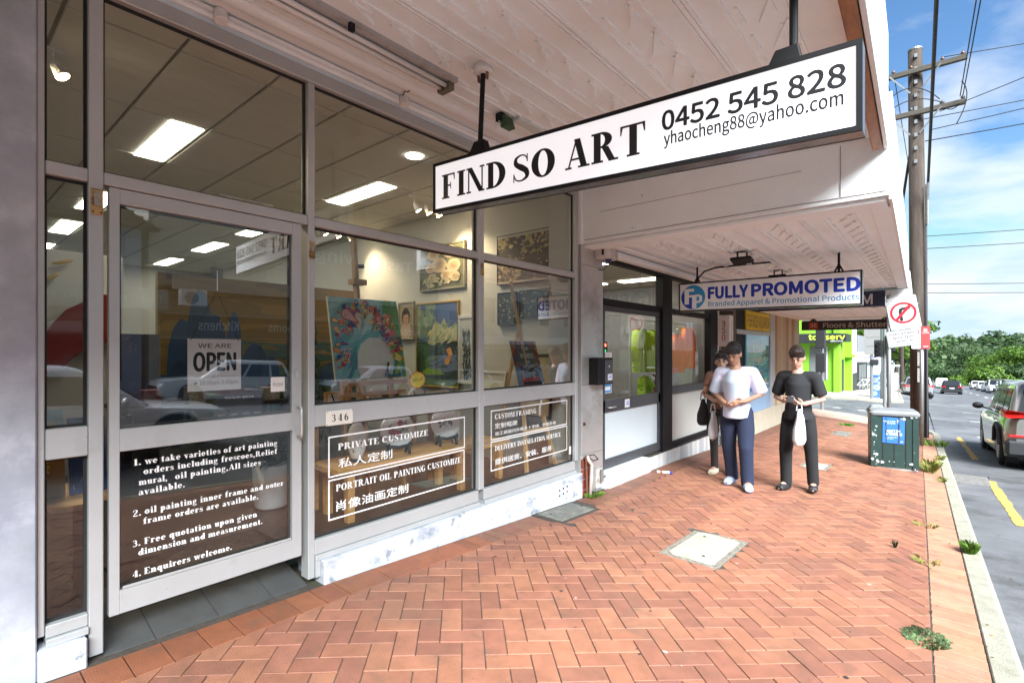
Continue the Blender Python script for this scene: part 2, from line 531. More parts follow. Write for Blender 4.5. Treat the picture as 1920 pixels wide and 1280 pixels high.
    if ch == '1': return g.stem(.18, 0, 1, 0, 3).q((.06, .82), (.1, .8), (.2, .88), (.2, 1)), .5
    if ch == '2': return g.brush([(.08, .72, .12), (.14, .93, .07), (.32, .98, .07), (.46, .84, .16), (.42, .6, .19), (.2, .3, .09), (.08, .08, .06)]).r(.04, 0, .54, .14), .6
    if ch == '3': return g.brush([(.08, .82, .11), (.18, .96, .06), (.34, .95, .1), (.43, .76, .16), (.34, .58, .08), (.2, .54, .05)]).brush([(.22, .54, .05), (.4, .5, .1), (.47, .3, .18), (.38, .07, .1), (.2, .03, .06), (.07, .16, .11)]), .58
    if ch == '4': return g.stem(.32, 0, 1, 0, 3).q((.02, .26), (.32, .96), (.36, 1), (.1, .31)).r(.02, .25, .6, .32), .64
    if ch == '6': return g.ring(.3, .31, .26, .32, .17).brush([(.13, .34, .17), (.14, .62, .16), (.26, .88, .1), (.44, .98, .04)]), .6
    if ch == '.': return g.dot(.13, .1, .115), .3
    if ch == ',': return g.dot(.13, .1, .115).q((.1, .06), (.24, .08), (.12, -.2), (.06, -.2)), .3
    return g, .32
_sg = {}
def serif_text(s, gap=0.07):
    x = 0; vs = []; fs = []
    lay = 0
    for ch in s:
        if ch not in _sg: _sg[ch] = _serif(ch)
        g, adv = _sg[ch]
        for i, st in enumerate(g.p):
            for pl in st:
                area = sum(pl[k][0] * pl[(k + 1) % len(pl)][1] - pl[(k + 1) % len(pl)][0] * pl[k][1] for k in range(len(pl)))
                if area < 0: pl = pl[::-1]
                o = len(vs)
                vs.extend([(x + a, b, 0.00012 * (i + 1)) for a, b in pl])
                fs.append(list(range(o, o + len(pl))))
        x += adv + gap
    return vs, fs

# ------------------------------------------------------------------ lie of the land
BASE = [(-40, 1.4), (-5, .2), (.6, .02), (1.7, -.01), (4.8, -.146), (7.2, -.15), (9, -.213), (11.6, -.307), (14, -.32), (40, -1.2), (400, -15)]
def z_base(y):
    for (a0, b0), (a1, b1) in zip(BASE, BASE[1:]):
        if y <= a1: return b0 + (b1 - b0) * (y - a0) / (a1 - a0)
    return BASE[-1][1]
def z_kerb(y): return -.0435 * y
def gz(x, y):
    k = z_kerb(y)
    return k + (z_base(y) - k) * min(1, max(0, -x / 3.1))
def kx(y): return .29 - .0245 * y            # inner edge of the kerb
KW = .14
def rz_(x, y): return gz(min(x, 3), y) - .13       # road surface
# ------------------------------------------------------------------ ground, road, footpath
def lin(c): return tuple(((v / 255) / 12.92 if v / 255 <= .04045 else ((v / 255 + .055) / 1.055) ** 2.4) for v in c)
def jit(c, a=.15, r=rnd):
    k = 1 + r.uniform(-a, a)
    return tuple(min(1, v * k * (1 + r.uniform(-a, a) * .3)) for v in c)

def speckle(m, col, scale, lo, hi, amount=1.0):
    """a further layer of small marks or broad grime over an existing surface"""
    t = m.node_tree; b = t.nodes['Principled BSDF']; L = t.links
    src = b.inputs['Base Color'].links[0].from_socket
    co = t.nodes.new('ShaderNodeTexCoord'); n = t.nodes.new('ShaderNodeTexNoise')
    n.inputs['Scale'].default_value = scale; n.inputs['Detail'].default_value = 5; n.inputs['Roughness'].default_value = .6
    L.new(co.outputs['Object'], n.inputs['Vector'])
    r_ = t.nodes.new('ShaderNodeMapRange'); r_.inputs['From Min'].default_value = lo; r_.inputs['From Max'].default_value = hi; r_.inputs['To Max'].default_value = amount
    L.new(n.outputs['Fac'], r_.inputs['Value'])
    mi = t.nodes.new('ShaderNodeMix'); mi.data_type = 'RGBA'
    L.new(r_.outputs[0], mi.inputs['Factor']); L.new(src, mi.inputs[6]); mi.inputs[7].default_value = (*col, 1)
    L.new(mi.outputs[2], b.inputs['Base Color'])
M_ASPH = mat('asphalt', (.088, .088, .092), rough=.75, var=.28, scale=1.2, bump=.5, bscale=150, dirt=(.14, .14, .147), dscale=.35, dlo=.46, dhi=.62)
speckle(M_ASPH, (.05, .05, .05), 1.6, .52, .66, .8)
speckle(M_ASPH, (.18, .18, .19), 60, .62, .7, .7)
M_CONC = mat('kerb_concrete', (.24, .225, .175), rough=.9, var=.22, scale=12, bump=.5, bscale=120, dirt=(.17, .15, .11), dscale=5, dlo=.55, dhi=.75)
M_JOINT = mat('sand_joint', (.055, .045, .035), rough=1, var=.4, scale=30, dirt=(.05, .06, .02), dscale=1.3, dlo=.58, dhi=.66)
M_BRICK = mat('clay_paver', (.4, .15, .09), rough=.62, var=.2, scale=9, bump=.55, bscale=190, tint=True, dirt=(.13, .075, .05), dscale=6, dlo=.54, dhi=.82)
speckle(M_BRICK, (.05, .03, .022), 75, .67, .72)
speckle(M_BRICK, (.15, .085, .058), .9, .56, .74, .6)
M_YEL = mat('yellow_road_paint', (.42, .26, .06), rough=.8, var=.25, scale=9, bump=.2, dirt=(.2, .16, .1), dscale=16, dlo=.6, dhi=.72)
M_WHT = mat('white_road_paint', (.62, .62, .6), rough=.8, var=.2, scale=6)
M_TERR = mat('far_ground', (.07, .09, .04), rough=1, var=.4, scale=.05)

def zt(x, y):
    """bare earth well beyond the street: falls to a valley, then climbs to the far ridge"""
    z = gz(min(x, 3), y) - .5 if y < 140 else gz(min(x, 3), 140) - .5
    if y > 140:
        z -= 12 * min(1, (y - 140) / 90)
    if y > 300:
        t = min(1, (y - 300) / 420)
        z += t * t * (3 - 2 * t) * (18 + 5 * math.sin(x * .011 + 1) + 4 * math.sin(x * .031))
    return z
g = MB()
xs = [-900, -500, -250, -120, -60, -30, -15, -6, 0, 6, 12, 20, 40, 80, 150, 300, 600, 1000]
ys = [-300, -120, -60, -30, -12, 0, 8, 16, 24, 34, 48, 66, 90, 115, 140, 165, 190, 230, 270, 300, 340, 380, 430, 490, 560, 640, 720, 850, 1200]
o = [[(x, y, zt(x, y) - (1.2 if x < -2 and -30 < y < 30 else 0)) for x in xs] for y in ys]
idx = lambda i, j: i * len(xs) + j
g.add([p for r_ in o for p in r_], [(idx(i, j), idx(i, j + 1), idx(i + 1, j + 1), idx(i + 1, j)) for i in range(len(ys) - 1) for j in range(len(xs) - 1)])
structure(g.build('terrain', M_TERR, smooth=True))

road = MB()
RY = [-40 + 2.5 * i for i in range(90)]
def ribbon(mb, offs, ys_, fz, m=0):
    vs = []; n = len(offs)
    for y in ys_:
        for a in offs:
            x = kx(y) + a
            vs.append((x, y, fz(x, y)))
    mb.add(vs, [(i * n + j, i * n + j + 1, (i + 1) * n + j + 1, (i + 1) * n + j) for i in range(len(ys_) - 1) for j in range(n - 1)], m)
ribbon(road, [KW - .05, 1.5, 3, 6, 10, 15.3], [y for y in RY if y <= 30], rz_)
ribbon(road, [-1.9, KW - .05, 1.5, 3, 6, 10, 15.3], [y for y in RY if y >= 30], rz_)
# side street running off to the left at the corner
vs = []; SXS = [-60, -30, -15, -8, -5, -3.1, -2, -1, 0.2]
SYS = [19.2, 21, 23, 25, 27, 29, 30.8, 32, 34]
for y in SYS:
    for x in SXS:
        vs.append((min(x, kx(y) + KW - .05), y, rz_(x, y) + (0 if y < 30 or x > -3 else 0)))
n = len(SXS)
road.add(vs, [(i * n + j, i * n + j + 1, (i + 1) * n + j + 1, (i + 1) * n + j) for i in range(len(SYS) - 1) for j in range(n - 1)])
road_o = structure(road.build('road', M_ASPH, smooth=True))

def strip(mb, x0, y0, x1, y1, w, ragged=0, m=0, n=9):
    """a painted line lying on the road"""
    d = Vector((x1 - x0, y1 - y0)).normalized(); nn = Vector((d.y, -d.x)) * w / 2
    pts = []
    for i in range(n):
        t = i / (n - 1)
        for sg in (-1, 1):
            k = sg * (1 + rnd.uniform(-ragged, ragged * .3))
            x = x0 + (x1 - x0) * t + nn.x * k; y = y0 + (y1 - y0) * t + nn.y * k
            pts.append((x, y, rz_(x, y) + .005))
    mb.add(pts, [(2 * i, 2 * i + 1, 2 * i + 3, 2 * i + 2) for i in range(n - 1)], m)
for (x0, y0, x1, y1) in ((.35, 20.4, .56, 13.9), (.625, 11.2, .71, 8.0), (.78, 5.3, .86, 2.2)):
    mb = MB(); strip(mb, x0, y0, x1, y1, .12, .35, n=24)
    mb.build('line_marking', M_YEL, road_o)
for k in range(9):
    y0 = 40 + k * 6.2
    mb = MB(); strip(mb, kx(y0) + .86, y0, kx(y0 + 3) + .86, y0 + 3, .12)
    mb.build('line_marking', M_WHT, road_o)
for y0 in (19.5, 26.5, 33, 41):
    mb = MB(); strip(mb, kx(y0) + 1.0, y0, kx(y0) + 2.6, y0 + .15, .12); mb.build('line_marking', M_WHT, road_o)
for k in range(7):
    y0 = 36 + 9 * k
    mb = MB(); strip(mb, kx(y0) + 4.6, y0, kx(y0 + 3) + 4.6, y0 + 3, .12); mb.build('line_marking', M_WHT, road_o)
for k in range(4):
    mb = MB(); strip(mb, -3.2 + k * .75, 23.2 + .75 * k, -3.0 + k * .75, 23.6 + .75 * k, .12); mb.build('line_marking', M_WHT, road_o)

# kerb: a line of cast concrete sections with a real face down to the gutter
kerb = structure(thing('kerb', '', '', (0, 0, 0))); del kerb['label']; del kerb['category']
def kerb_sec(pts_in, pts_out, zf, fall):
    mb = MB(); n = len(pts_in)
    vs = []
    for (xi, yi), (xo, yo) in zip(pts_in, pts_out):
        zi = zf(xi, yi)
        vs += [(xi, yi, zi - .2), (xi, yi, zi + .004), (xo - (xo - xi) * .18, yo - (yo - yi) * .18, zi + .004), (xo, yo, zi - .02), (xo, yo, zi - .2)]
    fs = []
    for i in range(n - 1):
        for j in range(4):
            a = i * 5 + j; fs.append((a, a + 5, a + 6, a + 1))
    fs += [(0, 1, 2, 3, 4), tuple((n - 1) * 5 + k for k in (4, 3, 2, 1, 0))]
    mb.add(vs, fs)
    return mb.build('kerb_section', M_CONC, kerb, bevel=.006)
yb = [-6, -3.4, -1.2, 1.1, 3.25, 5.75, 8.3, 10.85, 13.4, 15.6, 17.6]
for a, b in zip(yb, yb[1:]):
    a2, b2 = a + .004, b - .004
    ysx = [a2 + (b2 - a2) * k / 4 for k in range(5)]
    kerb_sec([(kx(y), y) for y in ysx], [(kx(y) + KW, y) for y in ysx], gz, .13)
def corner(a0, a1, n, cx, cy, r):
    return [(cx + r * math.cos(a0 + (a1 - a0) * k / n), cy + r * math.sin(a0 + (a1 - a0) * k / n)) for k in range(n + 1)]
CR = 2.4
ccx, ccy = kx(17.6) - CR, 17.6
kerb_sec(corner(0, R(90), 10, ccx, ccy, CR), corner(0, R(90), 10, ccx, ccy, CR + KW), gz, .13)
kerb_sec([(ccx - .01, ccy + CR), (-6, ccy + CR), (-14, ccy + CR), (-30, ccy + CR)], [(ccx - .01, ccy + CR + KW), (-6, ccy + CR + KW), (-14, ccy + CR + KW), (-30, ccy + CR + KW)], gz, .13)
# far side of the side street
FY = 30.2
kerb_sec([(-30, FY), (-14, FY), (-6, FY), (-4.2, FY)][::-1], [(-30, FY - KW), (-14, FY - KW), (-6, FY - KW), (-4.2, FY - KW)][::-1], gz, .13)
fx = kx(34) - .9
kerb_sec([(-4.2, FY), (-3.2, FY + .4), (-2.3, FY + 1.6), (kx(34) - 1.1, 35), (kx(50) - 1.6, 50), (kx(90) - 1.6, 90)][::-1],
         [(-4.2, FY - KW), (-3.1, FY + .28), (-2.18, FY + 1.55), (kx(34) - .96, 35), (kx(50) - 1.6 + KW, 50), (kx(90) - 1.6 + KW, 90)][::-1], gz, .13)
far = MB()
fp = [(-30, FY), (-4.2, FY), (-3.2, FY + .4), (-2.3, FY + 1.6)]
ysx = [FY, FY + .4, FY + 1.6, 35, 42, 50, 65, 90]
xr = [-4.2, -3.2, -2.3, kx(34) - 1.1, kx(42) - 1.35, kx(50) - 1.6, kx(65) - 1.6, kx(90) - 1.6]
vs = []
for y, x in zip(ysx, xr):
    for t in (0, .3, .6, .8, .9, 1):
        xx = -30 + (x + 30) * t
        vs.append((xx, y, gz(xx, y)))
far.add(vs, [(i * 6 + j, i * 6 + j + 1, (i + 1) * 6 + j + 1, (i + 1) * 6 + j) for i in range(7) for j in range(5)])
structure(far.build('far_footpath', mat('pale_footpath', (.36, .33, .28), rough=.9, var=.15, scale=2, dirt=(.2, .18, .13), dscale=.8, dlo=.55, dhi=.8)))

# footpath: a bedding sheet, and clay pavers laid over it in 45 degree herringbone
FP = structure(thing('footpath', '', '', (0, 0, 0))); del FP['label']; del FP['category']
bed = MB()
ysx = [-6 + .8 * k for k in range(30)] + [17.6]
ribs = []
for y in ysx:
    for t in (0, .25, .5, .75, 1):
        x = -3.5 + (kx(y) + 3.5) * t
        ribs.append((x, y, gz(x, y) - .007))
bed.add(ribs, [(i * 5 + j, i * 5 + j + 1, (i + 1) * 5 + j + 1, (i + 1) * 5 + j) for i in range(len(ysx) - 1) for j in range(4)])
cpts = corner(0, R(90), 10, ccx, ccy, CR)
bed.add([(x, y, gz(x, y) - .007) for x, y in cpts] + [(x, 17.6, gz(x, 17.6) - .007) for x, y in cpts],
        [(i, i + 1, 12 + i, 11 + i) for i in range(10)])
xl = [ccx, -3, -8, -18, -30]
bed.add([(x, 17.6, gz(x, 17.6) - .007) for x in xl] + [(x, ccy + CR, gz(x, ccy + CR) - .007) for x in xl], [(i + 1, i, 5 + i, 6 + i) for i in range(4)])
bed.build('bedding', M_JOINT, FP)

PLX = -3.02                               # foot of the shopfronts
PITS = [(-1.69, 3.92, -1.32, 4.66), (-3.02, 3.93, -2.72, 4.54), (-1.86, 13.6, -1.62, 14.4), (-1.62, 8.85, -1.35, 9.4)]
def clip_half(poly, a, b, c):              # keep a*x + b*y <= c
    out = []
    for i in range(len(poly)):
        p, q = poly[i], poly[(i + 1) % len(poly)]
        dp, dq = a * p[0] + b * p[1] - c, a * q[0] + b * q[1] - c
        if dp <= 0: out.append(p)
        if dp * dq < 0:
            t = dp / (dp - dq)
            out.append((p[0] + (q[0] - p[0]) * t, p[1] + (q[1] - p[1]) * t))
    return out
def area(p): return abs(sum(p[i][0] * p[(i + 1) % len(p)][1] - p[(i + 1) % len(p)][0] * p[i][1] for i in range(len(p)))) / 2
def inset(p, d):
    n = len(p); c = (sum(q[0] for q in p) / n, sum(q[1] for q in p) / n); out = []
    s = sum(p[i][0] * p[(i + 1) % n][1] - p[(i + 1) % n][0] * p[i][1] for i in range(n)); sg = 1 if s > 0 else -1
    for i in range(n):
        p0, p1, p2 = Vector(p[i - 1]), Vector(p[i]), Vector(p[(i + 1) % n])
        e1, e2 = (p1 - p0), (p2 - p1)
        if e1.length < 1e-5 or e2.length < 1e-5: out.append(tuple(p1)); continue
        e1.normalize(); e2.normalize()
        n1, n2 = Vector((-e1.y, e1.x)) * sg, Vector((-e2.y, e2.x)) * sg
        k = 1 + n1.dot(n2)
        m_ = (n1 + n2) / max(k, .35)
        out.append(tuple(p1 + m_ * d))
    return out
SA, CA = math.sin(YAW), math.cos(YAW)
def project(x, y, z):
    zz = z - 1.5; fw = -SA * x + CA * y
    if fw < .2: return None
    return (960 + 945 * (CA * x + SA * y) / fw, 656 - 945 * zz / fw)
bricks = []
BC = [lin(c) for c in ((141, 93, 71), (136, 89, 68), (145, 98, 75), (132, 85, 67), (139, 91, 72), (126, 82, 65), (143, 95, 72))]
def add_brick(poly, base=None):
    if len(poly) < 3 or area(poly) < .0016: return
    bricks.append((poly, jit(rnd.choice(BC), .035) if base is None else jit(base, .12)))
ang = R(45) + math.atan(-.0245) * -1 - R(.4)
ux = Vector((math.cos(ang), math.sin(ang))); uy = Vector((-ux.y, ux.x))
S_ = .1165                                 # module of the herringbone: half a brick
j2 = .0022
XJ = lambda y: kx(y) - .232                # joint between the field and the kerb course
def in_field(p):
    p = clip_half(p, 1, .0245, .29 - .232 - .004)
    p = clip_half(p, -1, 0, -(PLX + .236))
    p = clip_half(p, 0, 1, 17.5)
    p = clip_half(p, 0, -1, 2.2)
    return p
pits_out = [(a - .05, b - .05, c + .05, d + .05) for a, b, c, d in PITS]
def cut_pits(p):
    """drop the part of a paver that would lie under a pit cover"""
    for a, b, c, d in pits_out[:4]:
        xs_ = [q[0] for q in p]; ys_ = [q[1] for q in p]
        if not xs_ or max(xs_) < a or min(xs_) > c or max(ys_) < b or min(ys_) > d: continue
        parts = [clip_half(p, 1, 0, a), clip_half(p, -1, 0, -c), clip_half(p, 0, 1, b), clip_half(p, 0, -1, -d)]
        parts = [q for q in parts if len(q) > 2]
        p = max(parts, key=area) if parts else []
        if not p: return []
    return p
for i in range(-130, 190):
    for j in range(-130, 190):
        ph = (i - j) % 4
        if ph == 0: w, h = 2, 1
        elif ph == 3: w, h = 1, 2
        else: continue
        cx_ = ux * ((i + w / 2) * S_) + uy * ((j + h / 2) * S_)
        if not (-3.3 < cx_.x < .6 and -2.5 < cx_.y < 17.8): continue
        tw = rnd.uniform(-.006, .006)
        a_, b_ = ux * math.cos(tw) + uy * math.sin(tw), uy * math.cos(tw) - ux * math.sin(tw)
        hw, hh = w * S_ / 2 - j2, h * S_ / 2 - j2
        q = [tuple(cx_ - a_ * hw - b_ * hh), tuple(cx_ + a_ * hw - b_ * hh), tuple(cx_ + a_ * hw + b_ * hh), tuple(cx_ - a_ * hw + b_ * hh)]
        q = cut_pits(in_field(q))
        add_brick(q)
y = -2.2
while y < 17.4:                            # header course along the kerb
    q = [(XJ(y) + .003, y + .002), (kx(y) - .008, y - .004), (kx(y) - .008, y + .106), (XJ(y) + .003, y + .111)]
    add_brick(q, lin((164, 117, 92))); y += .1155
y = -2.2
while y < 17.4:                            # header course along the shopfronts
    w = .158 if y < 2.6 else .1155
    if not (3.85 < y < 4.6):
        add_brick([(PLX, y), (PLX + .23, y), (PLX + .23, y + w - .005), (PLX, y + w - .005)], lin((132, 80, 54)) if y < 3 else lin((122, 82, 64)))
    y += w
for k in range(9):                         # pavers turning the corner, larger flags beyond
    for l in range(int((3 + k) / .5)):
        pass
r2 = random.Random(3)
x = -30.0
while x < ccx + 1.9:
    y = 17.52
    while y < ccy + CR - .1:
        q = [(x, y), (x + .226, y), (x + .226, y + .111), (x, y + .111)]
        if x > ccx:
            rr = max(math.hypot(px - ccx, py - ccy) for px, py in q)
            if rr > CR - .02: y += .1155; continue
        if x > -9: add_brick(q, lin((190, 152, 134)))
        y += .1155
    x += .2305
def brick_mesh(mb, poly, col):
    s = sum(poly[i][0] * poly[(i + 1) % len(poly)][1] - poly[(i + 1) % len(poly)][0] * poly[i][1] for i in range(len(poly)))
    if s < 0: poly = poly[::-1]
    n = len(poly); dz = rnd.uniform(-.0018, .0018); tx, ty = rnd.uniform(-.006, .006), rnd.uniform(-.006, .006)
    cx_, cy_ = sum(p[0] for p in poly) / n, sum(p[1] for p in poly) / n
    top = inset(poly, .0022)
    zf = lambda p, d: (p[0], p[1], gz(p[0], p[1]) + dz + (p[0] - cx_) * tx + (p[1] - cy_) * ty + d)
    vs = [zf(p, -.03) for p in poly] + [zf(p, -.003) for p in poly] + [zf(p, 0) for p in top]
    fs = [[2 * n + i for i in range(n)]]
    for i in range(n):
        k = (i + 1) % n
        fs.append([i, k, n + k, n + i]); fs.append([n + i, n + k, 2 * n + k, 2 * n + i])
    mb.add(vs, fs, 0, col)
def seen(poly):
    ps = [project(p[0], p[1], gz(*p)) for p in poly]
    if any(p is None for p in ps): return 0
    cx_, cy_ = sum(p[0] for p in ps) / len(ps), sum(p[1] for p in ps) / len(ps)
    if not (0 < cx_ < 1920 and 0 < cy_ < 1280): return 0
    return area(ps)
bricks.sort(key=lambda b: -seen(b[0]))
for poly, col in bricks[:300]:
    mb = MB(); brick_mesh(mb, poly, col); mb.build('brick', M_BRICK, FP)
mb = MB()
for poly, col in bricks[300:]: brick_mesh(mb, poly, col)
mb.build('brick', M_BRICK, FP, kind='stuff')

# opposite footpath
op = MB()
ribbon(op, [15.3, 15.31, 19.5], RY, lambda x, y: rz_(x, y) + .12)
ribbon(op, [15.3, 15.301], RY, lambda x, y: rz_(x, y) + (.12 if x > kx(y) + 15.3005 else -.05))
structure(op.build('opposite_footpath', MATS['pale_footpath']))
# ------------------------------------------------------------------ the row of shops
M_ALU = mat('aluminium_frame', (.50, .515, .515), rough=.42, metal=.35, var=.06, scale=3, dirt=(.40, .40, .385), dscale=4, dlo=.58, dhi=.8)
M_PLINTH = mat('scuffed_white_paint', (.50, .52, .56), rough=.65, var=.05, scale=4, bump=.25, bscale=26, dirt=(.20, .23, .29), dscale=3.0, dlo=.54, dhi=.70, stretch=(1, 1, 1.6))
M_COLUMN = mat('marbled_grey_paint', (.42, .445, .49), rough=.45, var=.3, scale=5, bump=.15, bscale=14, dirt=(.33, .35, .42), dscale=2.6, dlo=.42, dhi=.66)
M_WALLIN = mat('cream_plaster', (.54, .53, .48), rough=.9, var=.04, scale=2)
M_CEIL = mat('ceiling_board', (.74, .73, .67), rough=.95, var=.03, scale=3, bump=.08, bscale=200)
M_GRID = mat('ceiling_rail', (.4, .37, .31), rough=.7, var=.05)
M_FLOORIN = mat('charcoal_floor', (.06, .055, .05), rough=.35, var=.2, scale=2)
M_TILE = mat('slate_tile', (.055, .058, .06), rough=.6, var=.15, scale=9, bump=.4, bscale=220, dirt=(.035, .035, .035), dscale=3)
speckle(M_PLINTH, (.16, .18, .22), 9, .60, .66, .75)
speckle(M_COLUMN, (.56, .58, .64), 5, .55, .72, .7)
M_PRESS = mat('pressed_metal_paint', (.84, .885, .905), rough=.75, var=.03, scale=3, bump=.28, bscale=95, dirt=(.70, .73, .74), dscale=1.8, dlo=.56, dhi=.85)
M_RIB = mat('painted_rib', (.84, .87, .885), rough=.65, var=.03, scale=6)
M_BOARD = mat('white_weathered_board', (.82, .86, .875), rough=.75, var=.04, scale=3, bump=.12, bscale=40, dirt=(.48, .43, .40), dscale=2.4, dlo=.66, dhi=.86)
M_FASC = mat('white_fascia', (.72, .72, .71), rough=.6, var=.04, scale=2)
M_WOOD = mat('red_brown_timber', (.30, .12, .045), rough=.6, var=.3, scale=6, bump=.25, bscale=30, stretch=(6, 1, 6), dirt=(.12, .05, .025), dscale=4, dlo=.55, dhi=.75)
M_BLACK = mat('black_metal', (.008, .008, .009), rough=.6, var=.2, scale=4, spec=.25)
M_DGREY = mat('charcoal_frame', (.055, .058, .065), rough=.45, var=.1, scale=4)
M_RUB = mat('black_rubber', (.015, .015, .015), rough=.8, var=.1)
M_BRASS = mat('worn_brass', (.55, .34, .14), rough=.4, metal=.7, var=.25, scale=30, dirt=(.25, .13, .05), dscale=14, dlo=.5, dhi=.6)
M_STEEL = mat('stainless_sheet', (.60, .60, .585), rough=.33, metal=.6, var=.08, scale=3, bump=.22, bscale=4.5, dirt=(.34, .31, .27), dscale=2.2, dlo=.5, dhi=.75)
M_VINYL = mat('white_vinyl', (.85, .85, .83), rough=.5, var=.02)
M_FROST = mat('frosted_film', (.55, .62, .66), rough=.3, var=.04, scale=1.5)
M_FROST2 = mat('pale_film', (.60, .61, .57), rough=.3, var=.04, scale=1.5)
M_PLAST = mat('white_plastic', (.75, .74, .72), rough=.5, var=.05, scale=8)
M_CREAM = mat('cream_masonry', (.48, .42, .32), rough=.85, var=.08, scale=4, bump=.2, dirt=(.36, .31, .24), dscale=2.5, dlo=.55, dhi=.75)
M_GALV = mat('galvanised_steel', (.27, .28, .285), rough=.45, metal=.6, var=.15, scale=14)
M_WOODL = mat('pine_timber', (.62, .36, .14), rough=.5, var=.22, scale=5, stretch=(5, 1, 5), bump=.1)
speckle(M_BOARD, (.10, .085, .07), 16, .70, .75, .7)
speckle(M_PRESS, (.45, .42, .40), 7, .66, .74, .5)
speckle(M_ALU, (.30, .29, .27), 30, .66, .71, .5)
G_SHOP = glass_mat('shop_glass', (.84, .86, .86), 4.4)
G_348 = glass_mat('tinted_glass', (.95, .96, .96), 1.1)
G_TOP = glass_mat('upper_pane_glass', (.88, .89, .88), 1.5)
G_LOW = glass_mat('lower_pane_glass', (.88, .89, .88), 2.4)
FX = -3.10                                   # face of the aluminium
GX = -3.15                                   # glass line

art = thing('art_shop', 'art shop with silver aluminium shopfront, white lettered panes and marbled plinth', 'shop', (-3.1, 2.5, 0))

def rail(parent, name, y0, y1, z0, z1, x0=FX - .09, x1=FX, m=M_ALU, bev=.004):
    return MB().box(x0, y0, z0, x1, y1, z1).build(name, m, parent, bevel=bev)

fr = MB().box(FX - .085, .345, 3.232, FX + .004, 4.805, 3.315).build('shopfront_frame', M_ALU, art, bevel=.004)
Y0, YA0, YA1, YB0, YB1, YC0, YC1, YD0, YD1 = .345, .527, .583, 1.624, 1.669, 3.2, 3.266, 4.745, 4.805
rail(fr, 'post', Y0, .372, .2, 3.23)
rail(fr, 'post', YA0, YA1, .03, 3.23, x1=FX + .003)
rail(fr, 'post', YB0, YB1, .02, 3.23, x1=FX + .003)
rail(fr, 'post', YC0, YC1, .262, 3.23, x1=FX + .003)
rail(fr, 'post', YD0, YD1, .262, 3.23)
for a, b in ((.374, YA0), (YA1, YB0), (YB1, YC0), (YC1, YD0)):
    a += .001; b -= .001
    rail(fr, 'rail', a, b, 2.305, 2.366)
    if a < .5 or a > 1.6:
        rail(fr, 'rail', a, b, .997, 1.137)
        lo = (.186, .242) if a < .5 else (.165, .26)
        rail(fr, 'rail', a, b if a > .5 else b, lo[0], lo[1])
        rail(fr, 'drip_sill', a, b, lo[0] - .035, lo[0] - .002, x1=FX + .018, bev=.003)
MB().box(FX - .02, YB1 + .002, .02, FX + .012, YB1 + .035, .128).build('trim', M_ALU, art, bevel=.003)
# dark gaskets round the glass
def gasket(y0, y1, z0, z1, par):
    mb = MB(); w = .012; x0, x1 = GX - .004, GX + .012
    mb.box(x0, y0, z0, x1, y0 + w, z1); mb.box(x0, y1 - w, z0, x1, y1, z1)
    mb.box(x0, y0 + w, z0, x1, y1 - w, z0 + w); mb.box(x0, y0 + w, z1 - w, x1, y1 - w, z1)
    return mb.build('gasket', M_RUB, par)
def pane(y0, y1, z0, z1, par, m=G_SHOP, x=GX):
    o = MB().poly([(x, y0, z0), (x, y1, z0), (x, y1, z1), (x, y0, z1)]).build('pane', m, par)
    gasket(y0, y1, z0, z1, o)
    return o
panes = {}
for a, b, k in ((.372, YA0, 's'), (YA1, YB0, 'd'), (YB1, YC0, 'w'), (YC1, YD0, 'v')):
    panes[k + 't'] = pane(a, b, 2.366, 3.232, art, G_TOP)
    if k != 'd':
        panes[k + 'm'] = pane(a, b, 1.137, 2.305, art)
        panes[k + 'b'] = pane(a, b, .242 if k == 's' else .26, .997, art, G_LOW)
# door
dl = MB()
for y0, y1, z0, z1 in ((.606, .648, .19, 2.3), (1.524, 1.583, .19, 2.3), (.6482, 1.5238, 2.226, 2.2995), (.6482, 1.5238, .995, 1.105), (.6482, 1.5238, .1905, .306)):
    dl.box(FX - .05, y0, z0, FX - .004, y1, z1)
dl.box(FX - .004, .66, .31, FX + .0, 1.515, .325)
door = dl.build('door', M_ALU, art, bevel=.003)
DG = FX - .028
dp_u = pane(.648, 1.524, 1.105, 2.226, door, x=DG)
dp_l = pane(.648, 1.524, .306, .995, door, G_LOW, x=DG)
MB().tube([(FX + .002, 1.556, 1.14), (FX + .045, 1.556, 1.14), (FX + .05, 1.556, 1.12), (FX + .05, 1.556, .98), (FX + .045, 1.556, .955), (FX + .002, 1.556, .955)], .009, 10).build('handle', M_STEEL, door, smooth=True)
lk = MB().box(FX - .004, 1.542, 1.32, FX + .006, 1.566, 1.37)
lk.build('lock', M_STEEL, door, bevel=.003)
for (y0, y1, z0, z1) in ((.533, .58, 2.15, 2.275), (1.627, 1.668, 2.09, 2.2), (3.222, 3.258, 2.16, 2.268)):
    mb = MB().box(FX + .003, y0, z0, FX + .012, y1, z1)
    h = mb.build('hinge_plate', M_BRASS, art, bevel=.003)
    ym = (y0 + y1) / 2
    MB().box(FX + .012, y0 + .012, z0 + .045, FX + .016, y1 - .012, z1 - .012).build('slot', mat('worn_steel', (.35, .33, .3), metal=.6, rough=.5, var=.3, scale=40), h)
    for yy in (y0 + .008, y1 - .008):
        MB().cyl((FX + .012, yy, z0 + .012), (FX + .0155, yy, z0 + .012), .004, n=8).build('screw', M_BLACK, h)

